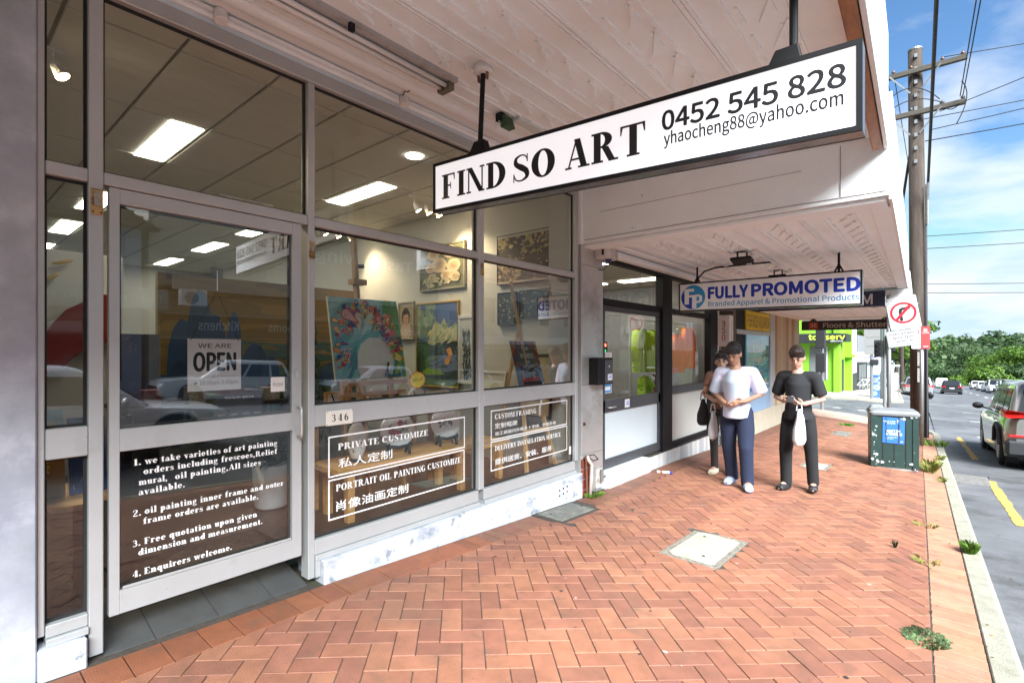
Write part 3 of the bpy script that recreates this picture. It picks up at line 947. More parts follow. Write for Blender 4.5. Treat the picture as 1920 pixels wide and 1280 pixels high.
# lettering on the door glass
lt = MB()
xg = DG + .002
def line(mb, s, y, z, cap, y1=None, font='serif', x=xg, bold=0, m=0, c=(1, 1, 1)):
    put_text(mb, s, (x, y, z), (0, 1, 0), (0, 0, 1), cap, None if y1 is None else y1 - y, font=font, bold=bold, m=m, c=c)
for s, y, z, y1 in (('1.', .709, .912, .74), ('we take varieties of art painting', .756, .912, 1.438), ('orders including frescoes,Relief', .751, .861, 1.439), ('mural,', .73, .808, .855), ('oil painting,All sizes', .892, .808, 1.339), ('available.', .73, .757, .937),
                    ('2.', .706, .653, .74), ('oil painting inner frame and outer', .756, .656, 1.477), ('frame orders are available.', .749, .605, 1.324),
                    ('3.', .705, .499, .738), ('Free quotation upon given', .754, .501, 1.317), ('dimension and measurement.', .729, .45, 1.348), ('4.', .705, .344, .74), ('Enquirers welcome.', .754, .346, 1.176)):
    line(lt, s, y, z, .032, y1)
lt.build('lettering', M_VINYL, dp_l)
def frame_lines(mb, pts, w, x):
    n = len(pts)
    for i in range(n):
        (ya, za), (yb_, zb_) = pts[i], pts[(i + 1) % n]
        d = Vector((yb_ - ya, zb_ - za)); L = d.length; d /= L; nn = Vector((-d.y, d.x)) * w / 2
        e = d * (w / 2)
        q = [(ya - e.x * (-1) - nn.x, za + e.y - nn.y), (yb_ + e.x - nn.x, zb_ + e.y - nn.y), (yb_ + e.x + nn.x, zb_ + e.y + nn.y), (ya + e.x + nn.x, za + e.y + nn.y)]
        mb.poly([(x, a, b) for a, b in q])
wx = GX + .002
lt = MB()
frame_lines(lt, [(1.797, .64), (3.07, .658), (3.07, .918), (1.797, .909)], .011, wx)
frame_lines(lt, [(1.797, .35), (3.066, .366), (3.066, .634), (1.797, .616)], .011, wx)
line(lt, 'PRIVATE CUSTOMIZE', 1.864, .813, .045, 2.661, x=wx)
line(lt, '私人定制', 1.868, .693, .066, 2.313, font='cjk', bold=.018, x=wx)
line(lt, 'PORTRAIT OIL PAINTING CUSTOMIZE', 1.849, .533, .047, 3.025, x=wx)
line(lt, '肖像油画定制', 1.849, .402, .068, 2.463, font='cjk', bold=.018, x=wx)
lt.build('lettering', M_VINYL, panes['wb'])
lt = MB()
frame_lines(lt, [(3.413, .671), (4.647, .684), (4.647, .946), (3.413, .938)], .011, wx)
frame_lines(lt, [(3.413, .388), (4.647, .4), (4.647, .662), (3.413, .652)], .011, wx)
line(lt, 'CUSTOM FRAMING', 3.464, .857, .046, 4.09, x=wx)
line(lt, '定制框架', 3.466, .772, .05, 3.79, font='cjk', bold=.018, x=wx)
line(lt, '加工画面内外框及十字绣、拼图外框', 3.466, .708, .034, 4.44, font='cjk', bold=.014, x=wx)
line(lt, 'DELIVERY INSTALLATION SERVICE', 3.464, .562, .046, 4.526, x=wx)
line(lt, '提供送货、安装、服务', 3.466, .437, .056, 4.362, font='cjk', bold=.018, x=wx)
lt.build('lettering', M_VINYL, panes['vb'])
MB().box(wx, 4.69, .337, wx + .001, 4.73, .425).build('sticker', M_PLAST, panes['vb'])

# plinths, column, threshold
def plinth(y0, y1, zt_, x1, name, m, par, n=8, x0=-3.4):
    mb = MB(); vs = []
    for k in range(n + 1):
        y = y0 + (y1 - y0) * k / n; z = gz(-3.02, y) - .03
        vs += [(x0, y, z), (x1, y, z), (x1, y, zt_), (x0, y, zt_)]
    fs = [(0, 1, 2, 3), (4 * n + 3, 4 * n + 2, 4 * n + 1, 4 * n)]
    for k in range(n):
        for j in range(4):
            fs.append((4 * k + j, 4 * k + 4 + j, 4 * k + 4 + (j + 1) % 4, 4 * k + (j + 1) % 4))
    mb.add(vs, [f[::-1] for f in fs])
    return mb.build(name, m, par, bevel=.006)
pl = plinth(YB1 + .037, 4.81, .128, -3.045, 'plinth', M_PLINTH, art)
plinth(.345, .515, .15, -3.05, 'plinth', M_PLINTH, art, 2)
mb = MB()
for k in range(6):
    y, z = 4.36 + .07 * (k % 3), -.03 + .055 * (k // 3) + .008 * (k % 3)
    MB().cyl((-3.046, y, z), (-3.043, y, z), .011, n=10).build('vent_hole', M_BLACK, pl)
MB().box(-3.5, -2.2, -.2, -3.075, .343, 3.42).build('column', M_COLUMN, art, bevel=.006)
tl = MB().hexa([(-3.9, .58, -.2), (-3.1, .58, -.2), (-3.1, 1.63, -.2), (-3.9, 1.63, -.2)], [(-3.9, .58, .15), (-3.1, .58, .005), (-3.1, 1.63, -.018), (-3.9, 1.63, .15)]).build('threshold', M_JOINT, art)
for k in range(4):
    y0 = .5 + .3 * k; y1 = y0 + .297
    y0 = max(y0, .585); y1 = min(y1, 1.62)
    for (xa, xb) in ((-3.1, -3.395), (-3.4, -3.695)):
        f = lambda x, y: .012 + (.145 if x < -3.2 else .14) * (-3.1 - x) / .8 * 1.0 - .018 * (y - .58) * (1 if x > -3.2 else .6)
        za = [(xa, y0, f(xa, y0)), (xa, y1, f(xa, y1)), (xb, y1, f(xb, y1)), (xb, y0, f(xb, y0))]
        MB().hexa([(p[0], p[1], p[2] - .01) for p in za], za).build('tile', M_TILE, tl, bevel=.0015)

# interior shell
IX1 = -15.0; WY = 5.1
MB().box(IX1, -1.24, .1, -3.9, WY, .17).box(-3.9, 1.625, .1, -3.19, WY, .17).box(-3.9, -1.24, .1, -3.19, .58, .17).build('floor', M_FLOORIN, art)
MB().box(IX1, WY, -.2, -3.2, WY + .1, 3.65).build('wall', M_WALLIN, art)
MB().box(IX1 - .1, -1.34, -.2, IX1, WY + .1, 3.65).build('wall', M_WALLIN, art)
MB().box(IX1, -1.34, -.2, -3.5, -1.24, 3.65).build('wall', M_WALLIN, art)
CZ = 3.55
ce = MB().box(IX1, -1.24, CZ + .025, -3.12, WY, CZ + .1).build('ceiling', M_GRID, art)
MB().box(-3.2, -1.24, 3.316, -3.19, WY, CZ + .02).build('bulkhead', M_CEIL, art)
x = -3.215; xb = -3.98
while x > IX1 + .05:
    y = -1.24
    while y < WY - .05:
        MB().box(max(xb, IX1) + .012, y + .012, CZ, x - .012, min(y + .6, WY) - .012, CZ + .022).build('ceiling_tile', M_CEIL, ce, bevel=.003)
        y += .6
    x = xb; xb -= 1.22
M_LAMP = mat('lit_diffuser', (1.0, .95, .80), rough=.6, var=.03, emit=3.6)
for x0 in (-6.44, -9.5, -11.75, -14.3):
    for y0 in (1.46, 3.64):
        fl = MB().box(x0 - .015, y0 - .015, CZ - .012, x0 + 1.235, y0, CZ - .002).box(x0 - .015, y0 + .26, CZ - .012, x0 + 1.235, y0 + .275, CZ - .002)
        l = MB().box(x0, y0, CZ - .008, x0 + 1.22, y0 + .26, CZ - .002).build('ceiling_light', M_LAMP, art)
M_SPOT = mat('lit_spot', (1.0, .8, .5), rough=.5, var=.02, emit=14.0)
MB().cyl((-4.23, 3.39, CZ - .001), (-4.23, 3.39, CZ - .012), .085, n=20).build('downlight', M_LAMP, art)
# upper storey and the bit of facade above the windows
MB().box(-3.35, -2.2, 3.5, -3.11, 4.83, 7.4).build('upper_wall', M_CREAM, art)
MB().box(-3.34, -2.2, 3.316, -3.112, 4.83, 3.42).build('head_board', M_BOARD, art)
MB().box(IX1 - .1, -1.4, 3.68, -3.36, 5.2, 3.78).build('roof', M_DGREY, art)

# ------------------------------------------------------------------ awnings
def soffit_z(x, zi, zo, xo): return zi + (zo - zi) * (x + 3.1) / (xo + 3.1)
def awning(label, y0, y1, zi, zo, xo0, top, front, zig=True, soff=M_PRESS, xin=-3.1, zz_rows=None, ribm=M_RIB):
    t = thing('awning', label, 'awning', (-1.7, (y0 + y1) / 2, zi))
    xo = lambda y: xo0 - .0245 * y
    n = 6; vs = []
    for k in range(n + 1):
        y = y0 + (y1 - y0) * k / n
        vs += [(xin, y, zi), (xo(y), y, zo), (xo(y), y, zo + .02), (xin, y, zi + .02)]
    fs = []
    for k in range(n):
        for j in range(4): fs.append((4 * k + j, 4 * k + (j + 1) % 4, 4 * k + 4 + (j + 1) % 4, 4 * k + 4 + j))
    fs += [(3, 2, 1, 0), (4 * n, 4 * n + 1, 4 * n + 2, 4 * n + 3)]
    s = MB().add(vs, [f[::-1] for f in fs]).build('soffit', soff, t)
    zs = lambda x: soffit_z(x, zi, zo, xo((y0 + y1) / 2))
    # pressed metal pattern: ribs in pairs, single ribs, and a zigzag
    xr = -2.15 - .58
    rb = MB(); zg = MB()
    def ridge(mb, xa, ya, xb, yb_, w, h):
        mb.bar((xa, ya, zs(xa) - h * .2), (xb, yb_, zs(xb) - h * .2), w, h)
    row = 0
    while xr < xo(y1) - .1:
        if xr > -2.8:
            for dx, w in ((-.022, .014), (.004, .02), (.03, .014), (.165, .016), (.415, .016)):
                xx = xr + dx
                if xx < xo(y1) - .06: ridge(rb, xx, y0, xx, y1, w, .017)
            y = y0 + .13
            while zig and y < y1 - .3:
                xa, xb = xr + .405, xr + .285
                if xa < xo(y1) - .1:
                    ridge(zg, xa, y, xb, y + .25, .016, .022)
                    ridge(zg, xr + .365, y + .03, xr + .365, y + .19, .014, .018)
                    ridge(zg, xr + .215, y + .06, xr + .215, y + .22, .014, .018)
                y += .29
        xr += .58; row += 1
    rb.build('rib', ribm, s)
    if zig: zg.build('zigzag', soff, s, kind='stuff')
    return t, xo, zs

aw1, xo1, zs1 = awning('tall awning of cream pressed metal with zigzag ribs over the art shop', -2.2, 4.86, 3.4, 3.165, -.215, 3.8, None)
mb = MB()
a, b = xo1(-2.2), xo1(4.86)
mb.hexa([(a - .06, -2.2, 3.03), (a, -2.2, 3.03), (a, -.0, 3.03), (a - .06, 0, 3.03)], [(a - .06, -2.2, 3.3), (a, -2.2, 3.3), (a, 0, 3.3), (a - .06, 0, 3.3)])
mb = MB().hexa([(a - .065, -2.2, 3.045), (a, -2.2, 3.045), (b, 4.8, 3.045), (b - .065, 4.8, 3.045)], [(a - .065, -2.2, 3.3), (a, -2.2, 3.3), (b, 4.8, 3.3), (b - .065, 4.8, 3.3)])
mb.build('timber_edge', M_WOOD, aw1, bevel=.006)
MB().hexa([(a + .004, -2.2, 3.06), (a + .03, -2.2, 3.06), (b + .03, 4.86, 3.06), (b + .004, 4.86, 3.06)], [(a + .004, -2.2, 3.95), (a + .03, -2.2, 3.95), (b + .03, 4.86, 3.95), (b + .004, 4.86, 3.95)]).build('fascia', M_FASC, aw1, bevel=.003)
MB().hexa([(-3.1, -2.2, 3.8), (a, -2.2, 3.6), (b, 4.86, 3.6), (-3.1, 4.86, 3.8)], [(-3.1, -2.2, 3.83), (a, -2.2, 3.63), (b, 4.86, 3.63), (-3.1, 4.86, 3.83)]).build('roof_sheet', M_GALV, aw1)
MB().box(-3.1, -2.24, 3.1, a, -2.21, 3.8).build('end_board', M_BOARD, aw1)
MB().tube([(-2.88, -2.2, zs1(-2.88) - .012), (-2.88, 4.85, zs1(-2.88) - .012)], [(.03, .05), (.03, .05)], 12).build('cornice', M_RIB, aw1, smooth=True)
MB().box(-3.1, -2.2, 3.34, -3.07, 4.85, 3.395).build('cornice', M_RIB, aw1, bevel=.012)

aw2, xo2, zs2 = awning('lower white awning with stepped end board over the dark framed shop', 4.9, 12.1, 2.72, 2.70, -.18, 3.4, None)
b0, b1 = xo2(4.88), xo2(12.1)
f2 = MB().box(-3.16, 4.864, 2.70, b0, 4.897, 3.42).build('end_board', M_BOARD, aw2, bevel=.004)
for z in (2.735, ):
    MB().box(-3.05, 4.858, z, b0 - .02, 4.863, z + .006).build('board_joint', mat('grey_crack', (.3, .27, .25), var=.3), f2)
MB().box(-.62, 4.859, 2.742, -.614, 4.8635, 3.16).build('board_joint', MATS['grey_crack'], f2)
MB().box(-2.86, 4.861, 3.02, -.9, 4.8635, 3.024).build('board_joint', MATS['grey_crack'], f2)
MB().box(-3.165, 4.80, 2.69, -3.06, 4.863, 3.33).build('trim', M_BOARD, aw2, bevel=.012, seg=2)
MB().box(-3.1, 4.9, 2.665, b0 - .02, 5.16, 2.699).build('edge_board', M_BOARD, aw2, bevel=.004)
MB().hexa([(b0, 4.87, 2.67), (b0 + .02, 4.87, 2.67), (b1 + .02, 12.1, 2.67), (b1, 12.1, 2.67)], [(b0, 4.87, 3.5), (b0 + .02, 4.87, 3.5), (b1 + .02, 12.1, 3.5), (b1, 12.1, 3.5)]).build('fascia', M_FASC, aw2)
MB().hexa([(b0 - .14, 5.17, 2.672), (b0 - .005, 5.17, 2.672), (b1 - .005, 12.1, 2.672), (b1 - .14, 12.1, 2.672)], [(b0 - .14, 5.17, 2.694), (b0 - .005, 5.17, 2.694), (b1 - .005, 12.1, 2.694), (b1 - .14, 12.1, 2.694)]).build('edge_board', M_BOARD, aw2, bevel=.003)
MB().hexa([(-3.1, 4.9, 3.45), (b0, 4.9, 3.35), (b1, 12.1, 3.35), (-3.1, 12.1, 3.45)], [(-3.1, 4.9, 3.48), (b0, 4.9, 3.38), (b1, 12.1, 3.38), (-3.1, 12.1, 3.48)]).build('roof_sheet', M_GALV, aw2)
MB().box(-3.1, 5.17, 2.62, -2.98, 12.1, 2.70).build('cornice', M_RIB, aw2, bevel=.02, seg=2)
MB().box(-2.86, 5.17, 2.68, -2.80, 12.1, 2.712).build('cornice', M_RIB, aw2, bevel=.012)

aw3, xo3, zs3 = awning('third awning down the street with a navy end board lettered in white', 12.2, 17.2, 2.36, 2.34, -.15, 3., None, zig=False)
NV = mat('navy_paint', (.012, .016, .05), rough=.45, var=.1)
nb = MB().box(-3.1, 12.15, 2.36, -.81, 12.19, 2.66).build('end_board', NV, aw3)
tx = MB()
put_text(tx, 'M', (-1.18, 12.146, 2.40), (1, 0, 0), (0, 0, 1), .2, .17, bold=.03, c=(.55, .55, .58))
put_text(tx, 'FLOOR ROO', (-2.55, 12.146, 2.40), (1, 0, 0), (0, 0, 1), .2, 1.3, bold=.03, c=(.55, .55, .58)) if False else None
tx.build('lettering', mat('pale_letter', (.6, .6, .62), var=.05), nb)
MB().box(-.80, 12.15, 2.36, xo3(12.2), 12.19, 2.66).build('end_board', M_FASC, aw3)
b0, b1 = xo3(12.2), xo3(17.2)
MB().hexa([(b0, 12.15, 2.33), (b0 + .02, 12.15, 2.33), (b1 + .02, 17.2, 2.33), (b1, 17.2, 2.33)], [(b0, 12.15, 3.0), (b0 + .02, 12.15, 3.0), (b1 + .02, 17.2, 3.0), (b1, 17.2, 3.0)]).build('fascia', M_FASC, aw3)
MB().hexa([(-3.1, 12.2, 3.0), (b0, 12.2, 2.95), (b1, 17.2, 2.95), (-3.1, 17.2, 3.0)], [(-3.1, 12.2, 3.03), (b0, 12.2, 2.98), (b1, 17.2, 2.98), (-3.1, 17.2, 3.03)]).build('roof_sheet', M_GALV, aw3)

# ------------------------------------------------------------------ stainless pier and the dark framed shop
s348 = thing('corner_framed_shop', 'dark framed shop with frosted lower panes and bright work shirts in its windows', 'shop', (-3.1, 7.2, 0))
s348.name = 'clothing_shop'
MB().box(-3.5, 4.835, -.3, -3.09, 5.315, 3.48).build('pier', mat('pier_render', (.4, .4, .39), var=.1, scale=6), s348)
for z0, z1 in ((.31, 1.10), (1.1, 1.105), (1.108, 2.47), (2.474, 2.7)):
    if z1 - z0 < .02: continue
    MB().box(-3.088, 4.838, z0, -3.078, 5.312, z1).build('steel_sheet', M_STEEL, s348, bevel=.003)
MB().box(-3.088, 5.03, -.25, -3.080, 5.312, .306).build('steel_sheet', M_STEEL, s348)
for k, z in enumerate((-.14, -.02, .10, .22)):
    MB().box(-3.088, 4.84, z - .06, -3.076, 5.027, z + .045).build('red_tile', mat('red_tile', (.24, .05, .03), rough=.35, var=.15), s348, bevel=.002)
MB().cyl((-3.078, 4.89, .66), (-3.06, 4.89, .66), .022, .012, n=10).build('knob', mat('dark_red', (.08, .02, .02), rough=.4), s348)
def srail(y0, y1, z0, z1, m=M_BLACK, x0=-3.19, x1=-3.1, name='rail', par=None):
    return MB().box(x0, y0, z0, x1, y1, z1).build(name, m, par or s348, bevel=.004)
srail(5.32, 9.42, 2.58, 2.66)
srail(5.32, 9.04, 2.05, 2.13)
srail(7.02, 7.35, .02, 2.579, x1=-3.07, name='post'); srail(9.04, 9.42, -.02, 2.579, x1=-3.08, name='post')
srail(5.32, 5.36, .02, 2.049, name='post')
srail(7.35, 9.04, .83, .945, M_DGREY); srail(7.35, 9.04, .03, .10, M_BLACK)
MB().poly([(GX, 7.35, .1), (GX, 9.04, .1), (GX, 9.04, .83), (GX, 7.35, .83)]).build('pane', M_FROST2, s348)
MB().poly([(GX, 7.35, .945), (GX, 9.04, .945), (GX, 9.04, 2.05), (GX, 7.35, 2.05)]).build('pane', G_348, s348)
MB().poly([(GX, 7.35, 2.13), (GX, 9.04, 2.13), (GX, 9.04, 2.58), (GX, 7.35, 2.58)]).build('pane', G_348, s348)
MB().poly([(GX, 5.36, 2.13), (GX, 7.02, 2.13), (GX, 7.02, 2.58), (GX, 5.36, 2.58)]).build('pane', G_348, s348)
d2 = MB().box(-3.16, 5.365, .045, -3.11, 7.01, .16).box(-3.16, 5.365, .735, -3.11, 7.01, .885).box(-3.16, 5.365, 1.98, -3.11, 7.01, 2.045)
d2.box(-3.16, 5.365, .1605, -3.11, 5.42, 1.9795).box(-3.16, 6.95, .1605, -3.11, 7.01, 1.9795)
d2o = d2.build('door', M_DGREY, s348, bevel=.003)
MB().poly([(-3.135, 5.42, .16), (-3.135, 6.95, .16), (-3.135, 6.95, .735), (-3.135, 5.42, .735)]).build('pane', M_FROST, d2o)
MB().poly([(-3.135, 5.42, .885), (-3.135, 6.95, .885), (-3.135, 6.95, 1.98), (-3.135, 5.42, 1.98)]).build('pane', G_348, d2o)
MB().tube([(-3.11, 5.44, .80), (-3.05, 5.44, .80), (-3.05, 5.58, .80)], .009, 8).build('handle', M_STEEL, d2o, smooth=True)
BL = lin((40, 90, 200))
def plate348(name, y0, y1, z0, z1, x, par):
    mb = MB().box(x, y0, z0, x + .003, y1, z1, 0, (.8, .8, .8))
    put_text(mb, '348', (x + .0035, y0 + (y1 - y0) * .08, z0 + (z1 - z0) * .2), (0, 1, 0), (0, 0, 1), (z1 - z0) * .62, (y1 - y0) * .84, bold=.02, c=BL)
    return mb.build(name, PAINT(), par)
plate348('number_plate', 5.92, 6.05, .755, .86, -3.109, d2o)
# step and tiled foot
mb = MB(); vs = []
st = plinth(5.318, 6.46, .035, -3.0, 'step', M_BOARD, s348, 4, x0=-3.4)
pt = plinth(6.462, 9.42, .02, -3.06, 'plinth', M_JOINT, s348, 6, x0=-3.4)
y = 6.47
while y < 9.3:
    c = rnd.choice([(.62, .62, .60), (.55, .56, .56), (.68, .67, .64), (.45, .46, .47)])
    z0 = gz(-3.02, y)
    MB().box(-3.06, y, z0 - .02, -3.048, y + .098, .015).build('tile', mat('grey_tile_%d' % int(c[0] * 100), c, rough=.3, var=.12, scale=6), pt, bevel=.002)
    y += .102
# interior
MB().box(-8, 5.33, .0, -3.2, 9.4, .03).build('floor', M_FLOORIN, s348)
MB().box(-8.1, 5.33, 0, -8, 9.4, 2.9).build('wall', mat('dim_grey_wall', (.3, .3, .3), var=.1, rough=.9), s348)
MB().box(-8, 9.4, 0, -3.2, 9.5, 2.9).build('wall', MATS['dim_grey_wall'], s348)
MB().box(-8, 5.316, 0, -3.2, 5.33, 2.9).build('wall', MATS['dim_grey_wall'], s348)
MB().box(-8, 5.33, 2.75, -3.2, 9.4, 2.8).build('ceiling', M_WALLIN, s348)
for xx in (-3.85, -5.4):  # panels nearest the glass are an added source that brightens the hanging shirts
    MB().box(xx - .6, 6.2, 2.735, xx + .6, 6.45, 2.749).build('ceiling_light', M_LAMP, s348)
    MB().box(xx - .6, 8.2, 2.735, xx + .6, 8.45, 2.749).build('ceiling_light', M_LAMP, s348)
MB().box(-3.4, 4.84, 3.49, -3.11, 9.45, 7.2).build('upper_wall', M_CREAM, s348)
MB().box(-3.3, 5.316, 2.661, -3.112, 9.45, 3.49).build('head_board', M_BOARD, s348)
MB().box(-8, 5.22, 3.5, -3.41, 9.45, 3.6).build('roof', M_DGREY, s348)

# ------------------------------------------------------------------ pet fish shop and corner wall
fish = thing('aquarium_shop', 'corner aquarium shop with yellow sign board, blue fish window and timber boarding', 'shop', (-3.1, 13, 0))
MB().box(-3.16, 9.425, -.25, -3.1, 9.55, 2.4).build('white_frame', M_PLAST, fish)
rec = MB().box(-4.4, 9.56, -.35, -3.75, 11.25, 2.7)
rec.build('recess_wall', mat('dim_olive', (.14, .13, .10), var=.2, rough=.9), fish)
md = MB().box(-3.36, 9.56, -.2, -3.32, 9.62, 2.2).box(-3.36, 10.3, -.2, -3.32, 10.36, 2.2).box(-3.36, 9.62, 2.14, -3.32, 10.3, 2.2)
mdo = md.build('security_door', M_ALU, fish)
ms = MB()
k = -1.6
while k < 2.4:
    ya, yb_ = 9.62, 10.3
    ms.bar((-3.34, ya, .5 + k), (-3.34, yb_, .5 + k + .9), .008, .008); ms.bar((-3.335, ya, .5 + k + .9), (-3.335, yb_, .5 + k), .008, .008)
    k += .09
ms.build('wire_mesh', M_GALV, mdo)
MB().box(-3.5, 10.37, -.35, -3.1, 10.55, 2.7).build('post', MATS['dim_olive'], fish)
MB().box(-3.3, 10.56, -.35, -3.14, 11.27, 2.7).build('post', M_BLACK, fish)
YS = MB().box(-3.13, 11.28, 1.93, -3.1, 13.25, 2.34, 0, lin((226, 196, 30)))
put_text(YS, 'FISH ROCK AQUARIUM', (-3.0985, 11.36, 2.0), (0, 1, 0), (0, 0, 1), .26, 1.75, bold=.0, c=lin((40, 42, 70)))
YS.build('sign_board', PAINT(), fish)
MB().box(-3.14, 10.6, 1.83, -3.09, 13.3, 1.92).build('rail', M_ALU, fish, bevel=.004)
aq = MB().box(-3.14, 11.28, .6, -3.12, 13.17, 1.828, 0, lin((30, 130, 175)))
r3 = random.Random(5)
for k in range(70):
    y, z = r3.uniform(11.35, 13.1), r3.uniform(.66, 1.8)
    w, h = r3.uniform(.03, .16), r3.uniform(.01, .06)
    cc = r3.choice([lin((60, 160, 200)), lin((20, 110, 160)), lin((70, 170, 160)), lin((30, 120, 140))])
    aq.poly([(-3.1195 + k * 1e-5, y + w * math.cos(a), z + h * math.sin(a)) for a in [R(30 * q) for q in range(12)]], 0, cc)
for k, (y, z, cc) in enumerate([(12.15, 1.6, (190, 70, 60)), (11.95, 1.48, (200, 60, 60)), (12.35, 1.5, (170, 60, 50)), (12.1, 1.3, (190, 60, 40)), (12.3, 1.25, (200, 80, 60)), (12.8, 1.45, (200, 180, 50)), (12.75, 1.35, (190, 190, 80)), (12.0, .95, (190, 60, 50)), (12.35, .9, (200, 50, 50)), (12.5, .98, (190, 60, 60)), (12.85, .78, (220, 190, 40))]):
    x = -3.1185 + k * 2e-5
    aq.poly([(x, y + .075 * math.cos(R(a)), z + .06 * math.sin(R(a))) for a in range(0, 360, 30)], 0, lin(cc))
    aq.poly([(x, y + .06, z), (x, y + .12, z + .05), (x, y + .12, z - .05)], 0, lin(cc))
    aq.poly([(x + 1e-5, y - .02, z - .055), (x + 1e-5, y, z - .055), (x + 1e-5, y, z + .055), (x + 1e-5, y - .02, z + .055)], 0, (.8, .8, .75))
aq.build('fish_poster', GLOSSY(), fish)
MB().poly([(-3.1, 11.28, .6), (-3.1, 13.17, .6), (-3.1, 13.17, 1.828), (-3.1, 11.28, 1.828)]).build('pane', glass_mat('clear_glass', (.95, .95, .95), 1.1), fish)
MB().box(-3.16, 11.27, .14, -3.1, 13.17, .597).build('lower_panel', mat('pale_blue_panel', (.25, .38, .55), rough=.4, var=.08), fish)
MB().box(-3.18, 13.172, .1, -3.08, 13.6, 2.4).build('post', M_ALU, fish, bevel=.004)
plinth(10.56, 13.9, .135, -3.06, 'plinth', M_CREAM, fish, 6)
plinth(13.902, 16.5, .135, -3.06, 'plinth', M_CREAM, fish, 5)
bw = MB().box(-3.4, 13.61, .136, -3.12, 16.5, 2.72).build('timber_wall', mat('tan_lining', (.42, .33, .2), var=.1), fish)
y = 13.62
cols = [(.44, .25, .11), (.55, .45, .28), (.60, .50, .33), (.52, .42, .26), (.45, .28, .13), (.58, .48, .32)]
k = 0
while y < 16.45:
    w = (.28, .36, .3, .3)[k % 4]; w = min(w, 16.49 - y)
    c = cols[k % 6]
    MB().box(-3.119, y, .14, -3.095, y + w - .012, 2.42).build('timber_board', mat('timber_board_%d' % (k % 6), c, rough=.7, var=.2, scale=4, stretch=(5, 5, 1)), bw, bevel=.004)
    y += w; k += 1
MB().box(-3.4, 9.46, 2.73, -3.11, 16.5, 7.0).build('upper_wall', M_CREAM, fish)
MB().box(-12, 16.4, -.9, -3.41, 16.5, 7.0).build('side_wall', M_CREAM, fish)
MB().box(-12, 9.46, 3.5, -3.41, 16.4, 3.6).build('roof', M_DGREY, fish)
MB().box(-3.5, 4.812, .17, -3.2, 4.833, CZ).box(-3.515, 4.812, .17, -3.501, WY, CZ).build('reveal', M_WALLIN, art)
# ------------------------------------------------------------------ hanging signs
M_SIGNW = mat('sign_acrylic', (.86, .86, .88), rough=.35, var=.015, scale=3)
BK = (.008, .008, .008)
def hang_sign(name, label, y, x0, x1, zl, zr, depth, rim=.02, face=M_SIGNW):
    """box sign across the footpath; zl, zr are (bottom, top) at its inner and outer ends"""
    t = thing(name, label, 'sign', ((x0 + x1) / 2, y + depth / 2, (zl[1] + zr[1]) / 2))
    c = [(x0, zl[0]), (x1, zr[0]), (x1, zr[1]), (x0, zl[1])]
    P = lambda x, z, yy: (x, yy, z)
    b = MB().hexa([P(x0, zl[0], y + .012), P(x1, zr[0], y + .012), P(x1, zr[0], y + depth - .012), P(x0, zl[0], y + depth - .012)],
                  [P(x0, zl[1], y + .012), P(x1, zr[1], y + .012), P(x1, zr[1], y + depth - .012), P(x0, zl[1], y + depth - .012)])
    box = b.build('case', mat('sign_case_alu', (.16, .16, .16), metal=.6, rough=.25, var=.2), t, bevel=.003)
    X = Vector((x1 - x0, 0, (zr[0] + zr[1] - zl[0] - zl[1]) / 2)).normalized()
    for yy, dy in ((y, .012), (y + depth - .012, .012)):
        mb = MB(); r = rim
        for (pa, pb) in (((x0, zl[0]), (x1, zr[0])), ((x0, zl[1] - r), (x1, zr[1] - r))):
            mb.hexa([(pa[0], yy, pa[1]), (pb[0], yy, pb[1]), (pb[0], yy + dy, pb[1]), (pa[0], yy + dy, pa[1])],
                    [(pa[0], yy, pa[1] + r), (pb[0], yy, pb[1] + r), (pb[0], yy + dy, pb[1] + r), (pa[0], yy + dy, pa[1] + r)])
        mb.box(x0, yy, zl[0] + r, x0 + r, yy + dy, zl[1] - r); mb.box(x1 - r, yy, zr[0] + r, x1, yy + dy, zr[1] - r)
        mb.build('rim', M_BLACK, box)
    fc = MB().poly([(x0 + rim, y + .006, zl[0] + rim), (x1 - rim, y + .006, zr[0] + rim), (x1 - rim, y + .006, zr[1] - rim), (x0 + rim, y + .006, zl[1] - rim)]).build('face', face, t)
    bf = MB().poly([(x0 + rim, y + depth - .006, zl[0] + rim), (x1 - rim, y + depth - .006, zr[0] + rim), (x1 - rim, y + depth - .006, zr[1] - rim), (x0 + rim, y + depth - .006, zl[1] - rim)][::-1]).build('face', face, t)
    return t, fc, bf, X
U3 = Vector((0, 0, 1))
def words_on(par, y, items, X, m):
    for s, x, z, cap, x1, font, bold, col in items:
        mb = MB()
        put_text(mb, s, (x, y, z), X, U3, cap, None if x1 is None else (x1 - x) / X.x, font=font, bold=bold, c=col)
        mb.build('lettering', m, par)
M_INK = mat('black_vinyl', (.012, .012, .014), rough=.4, var=.05)

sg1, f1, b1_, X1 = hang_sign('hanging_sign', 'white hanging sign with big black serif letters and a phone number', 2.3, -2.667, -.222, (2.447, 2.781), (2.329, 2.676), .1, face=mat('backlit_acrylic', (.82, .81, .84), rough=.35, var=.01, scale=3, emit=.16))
items1 = [('FIND', -2.58, 2.522, .163, -2.008, 'serif', 0, BK), ('SO', -1.945, 2.497, .158, -1.641, 'serif', 0, BK), ('ART', -1.572, 2.486, .158, -1.10, 'serif', 0, BK),
          ('0452 545 828', -1.012, 2.55, .086, -.276, 'sans', .04, BK), ('yhaocheng88@yahoo.com', -1.004, 2.478, .056, -.283, 'sans', .026, BK)]
words_on(f1, 2.3045, items1, X1, M_INK)
mb = MB()
for s, x, z, cap, x1, font, bold, col in items1:      # the street side repeats the words
    xm = -2.667 + -.222 - x
    put_text(mb, s, (xm, 2.4, z - .01 if x < -1.5 else z + .02), (-1, 0, 0), U3, cap, (x1 - x), font=font, bold=bold, c=col)
